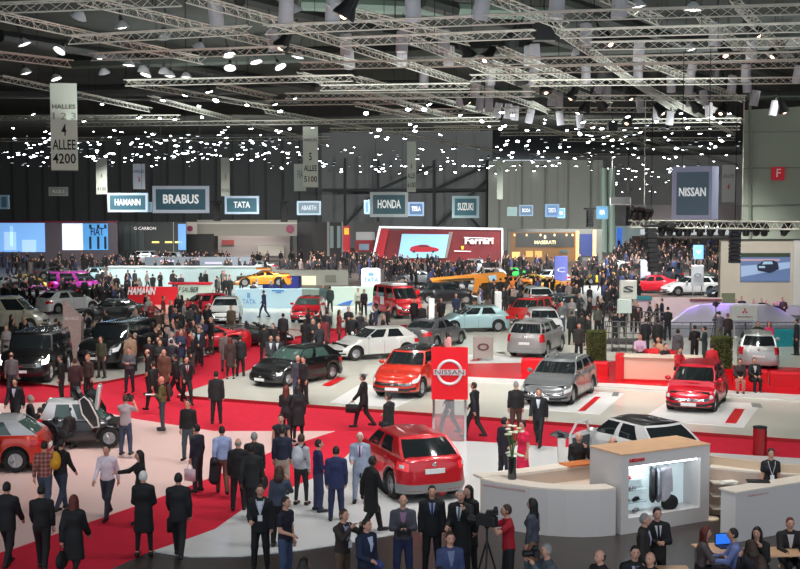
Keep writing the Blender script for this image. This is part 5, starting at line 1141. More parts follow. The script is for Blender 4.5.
# vase with flowers
p = P(512, 479, 1.1); e = empty('flower_vase', p); tag(e, 'tall black vase with white blossoms on the counter end', 'vase')
mb = MB(); mb.lathe([(.1, 0), (.11, .02), (.09, .25), (.1, .5), (.085, .5), (.07, .3)], n=16); mb.build('vase', mat('vase_black', (.01, .01, .012), .1, coat=1), e, smooth=50)
mb = MB(); rr = random.Random(5)
for k in range(9): a = rr.random()*6.28; mb.tube([(0, 0, .4), (.05*math.cos(a), .05*math.sin(a), .75), (.14*math.cos(a), .14*math.sin(a), 1.1)], .012, 5)
mb.build('stems', mat('stem_green', lin(70, 110, 50), .6), e)
for k in range(16):
    a = rr.random()*6.28; up = k < 10; rad = rr.uniform(.05, .24); z = rr.uniform(1.05, 1.25) if up else rr.uniform(.52, .62); f = MB()
    for j in range(6):
        b = j*1.047; f.ball((.035*math.cos(b), .035*math.sin(b), .0), (.032, .032, .022), 6, 4)
    f.ball((0, 0, .012), .022, 6, 4); f.build('blossom', cm(240, 238, 214) if k % 4 else cm(226, 226, 180), e, loc=(rad*math.cos(a), rad*math.sin(a), z), smooth=60)
# red totem sign with ring emblem
a, b = P(433, 441, 0.05), P(466, 441.5, 0.05); e = empty('totem_sign', (a+b)/2, math.atan2((b-a).y, (b-a).x)); w = (b-a).length; tag(e, 'red square totem sign with a chrome ring emblem on two posts', 'sign')
mb = MB(); mb.box((0, 0, 2.12), (w*1.1, .12, 1.62)); mb.build('panel', mat('totem_red', lin(214, 14, 30), .35), e)
for s in (-1, 1): mb = MB(); mb.box((s*w*.48, 0, .65), (.07, .1, 1.32)); mb.build('post', M_chrome, e)
mb = MB(); mb.box((0, 0, .65), (w*.9, .02, 1.24)); mb.build('glass_panel', mat('clear_glass', (.5, .5, .52), .05, trans=0, alpha=.28), e)
mb = MB(); n = 40
for k in range(n):
    t0, t1 = 2*math.pi*k/n, 2*math.pi*(k+1)/n
    if abs(math.sin((t0+t1)/2)) < .2: continue
    mb.tube([(.36*math.cos(t0), -.08, 2.16+.36*math.sin(t0)), (.36*math.cos(t1), -.08, 2.16+.36*math.sin(t1))], .045, 8)
mb.tube([(-.38, -.08, 2.16), (-.34, -.08, 2.16)], .02, 5); mb.build('ring_emblem', mat('brushed_silver', lin(214, 214, 216), .35, metal=.5), e); mb = MB(); mb.box((0, -.09, 2.16), (.98, .05, .17)); mb.build('emblem_bar', mat('brushed_silver', (0, 0, 0)), e); text('NISSAN', .2, cm(110, 60, 66), e, (0, -.12, 2.16), (math.pi/2, 0, 0), maxw=.9, bold=.0)
# hedge columns, benches, counter
def hedge(x0, x1, yt, yb, lab):
    p0, p1 = P(x0, yb, .15), P(x1, yb, .15); w = p1.x-p0.x; h = PD(x0, yt, p0.y).z-.15-.35; e = empty('hedge_column', ((p0.x+p1.x)/2, p0.y+w/2, .15)); tag(e, lab, 'plant'); rr = random.Random(int(x0)); mb = MB(); N = 5200
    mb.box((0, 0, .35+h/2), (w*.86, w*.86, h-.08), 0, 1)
    for _ in range(N):
        f = rr.randrange(5); u, v = rr.uniform(-.5, .5), rr.random(); dz = .35+v*h
        q = [(u*w, -w/2, dz), (u*w, w/2, dz), (-w/2, u*w, dz), (w/2, u*w, dz), (u*w, rr.uniform(-.5, .5)*w, .35+h)][f]; s = .035
        d1 = Vector((rr.uniform(-1, 1), rr.uniform(-1, 1), rr.uniform(-.3, 1))).normalized()*s*1.6; d2 = d1.cross(Vector((rr.uniform(-1, 1), rr.uniform(-1, 1), rr.uniform(-1, 1)))).normalized()*s*.6; c = Vector(q)
        mb.add([c-d1*.3, c+d2, c+d1, c-d2], [(0, 1, 2, 3)])
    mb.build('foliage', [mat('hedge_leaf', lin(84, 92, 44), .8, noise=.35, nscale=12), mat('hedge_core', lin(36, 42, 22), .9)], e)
    mb = MB(); mb.rbox((0, 0, .17), (w*1.02, w*1.02, .34), .02); mb.build('planter', M_red, e)
hedge(589, 606, 332, 369, 'square clipped hedge column in a red planter, between the silver crossover and the long counter'); hedge(714.5, 732, 338, 377, 'square clipped hedge column in a red planter behind the red compact car')
def rbox_px(name, x0, x1, yb, h, dep, m, lab, cat, z0=.15, parts=()):
    p0, p1 = P(x0, yb, z0), P(x1, yb+(x1-x0)*.03, z0); d = p1-p0; w = d.length; e = empty(name, (p0+p1)/2, math.atan2(d.y, d.x)); tag(e, lab, cat); return e, w
def bench(x0, x1, yb, lab, h=.45, dep=.6):
    e, w = rbox_px('bench', x0, x1, yb, h, dep, M_red, lab, 'bench'); mb = MB(); mb.rbox((0, dep/2, h/2), (w, dep, h), .02); mb.build('base', M_red, e); mb = MB(); mb.rbox((0, dep/2, h+.04), (w*1.0, dep*1.02, .09), .03); mb.build('cushion', mat('red_cushion', lin(222, 22, 40), .5), e)
bench(521, 553, 374, 'short red bench block left of the grey estate car roof', .55); bench(580, 608, 376, 'red bench block at the foot of the left hedge column', .5); bench(733, 768, 383.5, 'red bench under the seated couple', .45); bench(770, 815, 387, 'red bench at the right edge of the red band', .5)
e, w = rbox_px('bar_counter', 617, 700, 381.5, 1, 1, None, 'long peach coloured bar counter with a red end and a cream top', 'counter'); mb = MB(); mb.rbox((.1, .35, .5), (w*.94, .65, 1.0), .02); mb.build('front_panel', mat('peach_panel', lin(232, 178, 158), .45), e); mb = MB(); mb.rbox((-w/2+.1, .35, .55), (.35, .8, 1.1), .02); mb.build('end_block', M_red, e); mb = MB(); mb.box((.1, .35, 1.04), (w, .8, .08)); mb.build('counter_top', mat('cream_stone', lin(232, 214, 194), .4), e); mb = MB(); mb.box((.1, -.02, .06), (w*.96, .06, .12)); mb.build('kick_strip', M_red, e)
text('MITSUBISHI', .13, M_red, e, (w*.36, -.0, .82), (math.pi/2, 0, 0), maxw=.9)
bench(640, 676, 369, 'red table row behind the peach bar counter', .72, .8)
for i, (x, yb, h, lab) in enumerate(((759.5, 455, .8, 'dark red cylindrical bin on the red carpet at the right'),)):
    e = empty('waste_bin', P(x, yb, 0.02)); tag(e, lab, 'bin'); mb = MB(); mb.lathe([(.17, 0), (.2, .02), (.2, h-.05), (.19, h)], n=18); mb.build('drum', mat('bin_red', lin(140, 10, 20), .35), e, smooth=50); mb = MB(); mb.lathe([(.19, h), (.205, h+.01), (.205, h+.05), (.1, h+.055), (.02, h)], n=18); mb.build('lid', M_dark, e, smooth=50)
e = empty('info_podium', P(561, 474, .05)); tag(e, 'slim white podium with a tilted dark touch screen', 'podium'); mb = MB(); mb.box((0, 0, .5), (.16, .22, 1.0), 0, 0, 1.2); mb.build('column', M_white, e); mb = MB(); mb.box((0, 0, .01), (.4, .4, .03)); mb.build('foot', M_white, e); mb = MB(); mb.box((0, 0, 0), (.5, .34, .05)); o = mb.build('touch_screen', mat('tablet_grey', (.08, .09, .1), .15), e, loc=(0, 0, 1.08)); o.rotation_euler = (-.5, .3, .4)
for i, (x, y, h_) in enumerate(((431, 338, 2.1), (426, 336, 0))):
    if h_: e = empty('light_column', P(431.5, 340, .15)); tag(e, 'white glowing column in front of the light blue hatchback', 'column'); mb = MB(); mb.rbox((0, 0, 1.1), (.3, .3, 2.2), .03); mb.build('shaft', mat('column_white', lin(238, 240, 238), .4, emit=.15), e); mb = MB(); mb.box((0, 0, .03), (.5, .5, .06)); mb.build('foot', M_white, e)
e = empty('light_column', P(498, 321, .15)); tag(e, 'short white column behind the light blue hatchback', 'column'); mb = MB(); mb.rbox((0, 0, .9), (.4, .4, 1.8), .03); mb.build('shaft', mat('column_white', (0, 0, 0)), e); mb = MB(); mb.box((0, 0, .03), (.5, .5, .06)); mb.build('foot', M_white, e)
# table with teal cover
p = P(778, 346, 0.15); e = empty('table', p, .05); tag(e, 'low table under a teal cloth at the right', 'table'); mb = MB(); mb.rbox((0, 0, .4), (1.7, .8, .8), .03); mb.build('tablecloth', cm(20, 130, 140), e); mb = MB(); mb.box((0, 0, .82), (1.6, .7, .03)); mb.build('tabletop', cm(30, 150, 158), e)
# camera platform with railings
for i, (x0, x1, yb) in enumerate(((605, 640, 352), (640, 665, 340))):
    e, w = rbox_px('camera_platform', x0, x1, yb, .5, 1.4, None, 'dark camera platform with metal railings, %s' % ('behind the left hedge column' if not i else 'next to the beige low wall'), 'platform'); mb = MB(); mb.box((0, .9, .45), (w, 1.8, .12)); mb.build('deck', cm(60, 58, 58), e); mb = MB()
    for k in range(6): xx = -w/2+w*k/5; mb.tube([(xx, 0, 0), (xx, 0, 1.5)], .03, 5)
    for z in (.95, 1.25, 1.5): mb.tube([(-w/2, 0, z), (w/2, 0, z)], .025, 5)
    mb.build('railing', cm(84, 84, 86, .4), e)
# tables and stools at lower right
def cafe_table(x, y, lab, zt=.74, w=1.0, d=.6, rz=0):
    e = empty('table', P(x, y, zt)-Vector((0, 0, zt-.03)), rz); tag(e, lab, 'table'); mb = MB(); mb.rbox((0, 0, zt-.03), (w, d, .035), .01); mb.build('tabletop', M_wood, e)
    for a in (-1, 1):
        for b in (-1, 1): mb = MB(); mb.tube([(a*(w/2-.06), b*(d/2-.06), 0), (a*(w/2-.06), b*(d/2-.06), zt-.05)], .02, 6); mb.build('leg', M_metal, e)
    return e
cafe_table(720, 549, 'pale wooden table with an open laptop between the two seated visitors', w=.85, d=.8, rz=.2); cafe_table(772, 552, 'pale wooden table in front of the seated man with the lanyard', w=1.3, d=.6, rz=.1); cafe_table(668, 570, 'pale wooden table corner beside the bald man at the bottom edge', w=.8, d=.5)
p = P(726, 547, .76); e = empty('laptop', p, .25); tag(e, 'open laptop with a bright blue screen on the wooden table', 'laptop'); mb = MB(); mb.box((0, 0, .01), (.34, .24, .02)); mb.build('base', M_dark, e); mb = MB(); mb.box((0, .13, .13), (.34, .015, .23)); mb.build('lid', M_dark, e); mb = MB(); mb.box((0, .12, .13), (.31, .012, .2)); mb.build('screen', mat('laptop_blue', lin(40, 110, 220), .4, emit=1.), e)
# ------------------------------------------------------------ cars on the stands
def G(x, y, z=0.): p = P(x, y, z); return (p.x, p.y, z)
def C(kind, x, y, head, col, label, z0=.15, **k):
    if isinstance(col, tuple): col = paint(*col)
    r = car(kind, G(x, y, z0), head, col, label, z0=z0, **k); return r
blk = paint(16, 16, 18)
C('juke', 405, 485, 21, (196, 14, 34), 'glossy red compact crossover seen from behind, surrounded by men in suits', .05)
C('mpv', 697, 405, 158, (214, 14, 44), 'red compact car facing the camera on the right of the long platform', .15)
C('wagon', 560, 397, 157, (116, 120, 122), 'grey estate car facing the camera in front of the red lacquer band', .15, rails=True)
C('suv', 412, 391, 160, (206, 44, 22), 'orange red crossover partly hidden by the red ring emblem totem', .15, roof=blk)
C('hatch', 296, 381, 142, (24, 26, 28), 'black saloon facing the camera at the left end of the long platform', .15, glass=M_glassg)
C('hatch', 374, 357, 117, (214, 214, 210), 'white five door hatchback seen from its side in the middle', .15, roof=None)
C('sedan', 434, 346, -30, (92, 92, 94), 'dark grey car seen from behind with a red rear light strip', .15, glass=M_glass)
C('suv', 537, 353, -22, (150, 148, 148), 'silver crossover seen from behind in front of the left hedge column', .16)
C('hatch', 472, 331, 103, (160, 190, 194), 'light blue silver hatchback seen from its side', .16)
C('wagon', 449, 303, -100, (34, 38, 44), 'dark estate car seen from its side behind the light blue hatchback', .15)
C('mpv', 757, 364, -14, (176, 180, 178), 'silver hatchback seen from behind with red lights, at the right', .16)
j = C('juke', 633, 472, 28, (222, 222, 222), 'white crossover with its door open behind the reception counter', .05, roof=blk, name='car')
def door_open(r, kind, s, ang, colr, up=False):
    c, st, surf, zb, top, vs_, ya = car_geo(kind); hw = c['W']/2; y0 = .82; ii = min(range(8, 30), key=lambda q: abs(st[q][0]-y0)); e = empty('open_door', (s*(hw-.02), y0, 0)); e.parent = r
    mb = MB(); zt, zb_ = c['belt'], c['gc']+.1; L = 1.0; mb.rbox((0, -L/2, (zt+zb_)/2), (.09, L, zt-zb_), .03); e2 = mb.build('door_skin', colr, e)
    mb = MB(); mb.rbox((-s*.055, -L/2, (zt+zb_)/2), (.04, L*.86, (zt-zb_)*.8), .02); mb.rbox((-s*.09, -L*.45, zt-.28), (.06, .45, .06), .02); mb.build('door_lining', cm(60, 66, 70), e)
    mb = MB(); H = c['H']-.1; mb.tube([(0, -.02, zt), (-s*.16, -.42, H), (-s*.16, -.9, H-.02), (0, -L+.02, zt)], .035, 6); mb.build('window_frame', colr, e)
    e.rotation_euler = (0, 0, s*ang) if not up else (ang, 0, 0)
    return e
door_open(j, 'juke', -1, 1.2, paint(222, 222, 222))
# car with scissor doors at the left
j = C('micro', 80, 444, -84, (26, 26, 30), 'white and black concept car with raised scissor doors, wheel towards the pale aisle', .05, glass=M_glassg, cab=paint(226, 226, 230), plate=False)
for s in (1, -1):
    e = empty('scissor_door', (s*.78, .62, .6)); e.parent = j; mb = MB(); f = [(0, .12), (-.3, .22), (-.9, .2), (-1.1, .1), (-1.05, -.12), (-.6, -.24), (-.06, -.1)]
    vs = [(x_, y, z) for x_ in (-.05, .05) for y, z in f]; n = len(f); mb.add(vs, [tuple(range(n-1, -1, -1)), tuple(range(n, 2*n))]+[(i, (i+1) % n, n+(i+1) % n, n+i) for i in range(n)]); mb.build('door_skin', blk, e)
    mb = MB(); mb.tube([(s*.07, y*.92-.04, z*.8) for y, z in f]+[(s*.07, f[0][0]*.92-.04, f[0][1]*.8)], .028, 6); mb.build('trim_ring', cm(230, 226, 220, .3), e)
    e.rotation_euler = (-1.15, 0, 0)
mb = MB(); mb.rbox((0, -.25, .5), (.5, .12, .95), .05); o = mb.build('raised_hatch', paint(232, 232, 232), j, loc=(0.1, .75, .85)); o.rotation_euler = (-.15, 0, 0)
mb = MB(); mb.rbox((0, -.25, .5), (.7, .2, 1.0), .06); o = mb.build('raised_hatch', blk, j, loc=(0, .5, .95)); o.rotation_euler = (.45, 0, 0)
r_ = C('hatch', -26, 467, 97, (206, 50, 30), 'orange and dark car with a silver roof arch cut by the left edge', .05, roof=paint(190, 190, 194), glass=M_glassg, cab=paint(190, 190, 194))
C('fourx4', 37, 377, 181, (18, 18, 20), 'black off road car with lit headlamps facing the camera at the left', .13, lights_on=True)
C('fourx4', 119, 364, 166, (22, 24, 26), 'black tuned off road car right of the tapered pillar', .13)
C('sport', 88, 352, 95, (30, 30, 32), 'low black car behind the two black off road cars', .13)
C('sport', 205, 349, 108, (190, 16, 34), 'red and black coupe behind the walking visitors', .13)
C('sport', 250, 343, -80, (22, 22, 24), 'black open car right of the red coupe', .13, open_top=True)
C('hatch', 226, 321, 184, (216, 218, 216), 'white car facing the camera in front of the light blue stand wall', .16)
C('hatch', 203, 317, 120, (206, 24, 50), 'red car with a pink sticker left of the white car', .16)
C('hatch', 309, 320, 176, (204, 26, 44), 'red hatchback on the light blue stand', .16, glass=M_glassg)
j = C('van', 398, 316, 205, (208, 34, 44), 'red and white van like vehicle next to the white rounded totem', .16)
mb = MB(); mb.rbox((0, -.6, 2.02), (1.1, 1.8, .16), .05); mb.build('roof_box', paint(226, 226, 226), j); mb = MB(); [mb.box((s*.92, -.4, 1.0), (.03, .5, .5)) for s in (-1, 1)]; mb.build('white_panel', cm(232, 232, 232), j)
C('suv', 530, 326, 150, (206, 36, 34), 'red crossover left of the white hatchback in the right middle', .15)
C('hatch', 543, 335, 180, (226, 228, 228), 'white hatchback with its nose to the camera behind the silver crossover', .16)
C('wagon', 560, 316, 15, (70, 74, 76), 'dark estate car seen from behind, in the crowd at the right middle', .15)
C('wagon', 533, 307, 10, (180, 186, 184), 'light grey estate car behind the dark one at the right middle', .15)
C('sedan', 650, 294, 95, (200, 24, 44), 'bright red car in front of the far hall opening', .0)
C('wagon', 690, 294.5, 100, (222, 224, 226), 'white car in front of the far hall opening', .0)
C('hatch', 733, 299, 95, (60, 70, 84), 'dark blue car partly behind the beige screen wall', .0)
C('sport', 708, 288, 90, (80, 160, 130), 'green car in the far crowd', .0)
C('sport', 728, 284, 80, (50, 100, 190), 'blue car in the far crowd', .0)
# left far rows
C('sport', 26, 289, -85, (222, 178, 30), 'yellow sports car on the left behind the grey cars', .0)
C('van', 77, 295.5, -70, (186, 40, 168), 'magenta off road car with a magenta roof behind the white car', .0)
C('sport', 42, 301, -80, (190, 40, 160), 'second magenta car lower and left of the magenta off road car', .0)
C('hatch', 68, 312, -42, (222, 224, 226), 'white off road car with black windows in front of the magenta one', .12)
C('sport', 14, 305, 95, (196, 198, 200), 'white silver sports car at the left edge', .0)
C('sport', 4, 290, 90, (120, 124, 128), 'grey sports car at the left edge behind the silver one', .0)
j = C('van', 8, 330, -86, (180, 176, 160), 'cream van at the left edge behind the black off road car', .12)
C('hatch', 103, 283, -80, (150, 190, 202), 'light blue hatchback before the pale blue green wall', .0)
C('sedan', 112, 322, 100, (28, 30, 30), 'dark car in the crowd in front of the red lettered wall', .12)
C('sedan', 150, 287, 90, (120, 160, 150), 'pale green car in front of the pale blue green wall', .0)
C('sport', 201, 287, 92, (206, 210, 206), 'white sports car in front of the pale blue green wall', .0)
C('sport', 180, 287, 92, (90, 120, 120), 'dark green car in front of the pale blue green wall', .0)
C('sport', 60, 279, -90, (90, 94, 96), 'dull grey car in the rear left rows', .0)
C('sport', 106, 301, -90, (26, 28, 30), 'black car left of the red lettered wall', .0)
j = C('sport', 262, 286, 98, (232, 150, 30), 'orange gullwing sports car on the blue stand', .9)
for s in (-1, 1): mb = MB(); mb.rbox((s*.55, -.1, 1.35), (.9, 1.1, .06), .02); o = mb.build('gullwing_door', paint(232, 150, 30), j); 
g = P(262, 288, 0); mb = MB(); mb.rbox((g.x, g.y+1, .45), (6.4, 3, .9), .05); tag(mb.build('display_plinth', cm(40, 50, 130)), 'dark blue plinth under the orange gullwing car', 'plinth')
C('sport', 256, 272, 90, (130, 136, 138), 'grey covered low car behind the slate grey barrier wall', .0)
C('hatch', 68, 262, 90, (206, 210, 216), 'white car in front of the far left white screen', .0); C('suv', 8, 263, 90, (200, 204, 214), 'white car below the far left blue screen', .0); C('hatch', 38, 262, 88, (190, 200, 214), 'pale car between the two far left screens', .0); C('hatch', 105, 263, 92, (200, 204, 210), 'pale car under the blue striped screen', .0); C('suv', 140, 265, 88, (196, 200, 206), 'white car in front of the dark glazed stand', .0); C('hatch', 168, 265, 92, (150, 156, 162), 'grey car in front of the dark glazed stand', .0)
C('hatch', 546, 286, 95, (222, 226, 230), 'white car left of the violet banner', .0); C('sport', 530, 288, 95, (232, 190, 40), 'yellow sports car in front of the white one, left of the violet banner', .0); C('sport', 545, 292, 80, (236, 160, 40), 'orange yellow sports car just left of the violet banner', .0)
C('sport', 603, 284, 95, (236, 196, 60), 'yellow sports car right of the violet banner', .0); C('hatch', 486, 284, 95, (214, 218, 224), 'white car behind the orange angular stand', .0); C('sport', 510, 280, 80, (60, 190, 90), 'bright green sports car in the far middle', .0)
C('sport', 416, 284, 95, (120, 124, 130), 'grey sports car left of the orange angular stand', .0); C('hatch', 470, 273, 95, (170, 176, 190), 'silver car in front of the red stand wall', .0); C('sport', 508, 292, 100, (228, 130, 40), 'orange car right of the orange angular stand', .0)
C('hatch', 660, 282, 95, (50, 60, 76), 'dark car in the far crowd beneath the hanging speaker array', .0)
C('sport', 610, 270, 90, (140, 150, 150), 'grey car near the green columns', .0)
# keep neighbouring cars apart: the further one steps back
CL = [o for o in bpy.data.objects if o.get('category') == 'car']
def discs(o):
    d = Vector((-math.sin(o.rotation_euler.z), math.cos(o.rotation_euler.z))); p = Vector((o.location.x, o.location.y)); return [p+d*t for t in (-1.5, -.75, 0, .75, 1.5)]
for _ in range(12):
    for a in CL:
        for b in CL:
            if a is b or b.location.y < 75 or b.location.y < a.location.y or abs(a.location.x-b.location.x) > 6 or abs(a.location.z-b.location.z) > .6: continue
            if min((p-q).length for p in discs(a) for q in discs(b)) < 1.95: b.location.x *= 1+.5/b.location.y; b.location.y += .5
def in_car(x, y):
    for c in CL:
        dx_, dy_ = x-c.location.x, y-c.location.y; rz = c.rotation_euler.z; a = dx_*math.cos(-rz)-dy_*math.sin(-rz); b = dx_*math.sin(-rz)+dy_*math.cos(-rz)
        if abs(a) < 1.1 and abs(b) < 2.35 and not c['label'].startswith('white and black concept'): return True
    return False
# ------------------------------------------------------------ people who stand out, placed where the photograph shows their heads
plaid = mat('plaid_cloth', lin(122, 66, 58), .8)
nt = plaid.node_tree; tc = nt.nodes.new('ShaderNodeTexCoord'); fac = None
for dr in ('X', 'Z'):
    w_ = nt.nodes.new('ShaderNodeTexWave'); w_.bands_direction = dr; w_.inputs['Scale'].default_value = 3.2; nt.links.new(tc.outputs['Object'], w_.inputs['Vector'])
    if fac is None: fac = w_
    else:
        mu = nt.nodes.new('ShaderNodeMath'); mu.operation = 'ADD'; nt.links.new(fac.outputs['Fac'], mu.inputs[0]); nt.links.new(w_.outputs['Fac'], mu.inputs[1]); rp = nt.nodes.new('ShaderNodeValToRGB'); hv_ = nt.nodes.new('ShaderNodeMath'); hv_.operation = 'MULTIPLY'; hv_.inputs[1].default_value = .5
        nt.links.new(mu.outputs[0], hv_.inputs[0]); nt.links.new(hv_.outputs[0], rp.inputs['Fac']); rp.color_ramp.elements[0].color = lin(78, 34, 38)+(1,); rp.color_ramp.elements[1].color = lin(176, 116, 104)+(1,); nt.links.new(rp.outputs['Color'], nt.nodes['Principled BSDF'].inputs['Base Color'])
T = 'trousers'; J_ = (30, 42, 66); dk = (20, 20, 24)
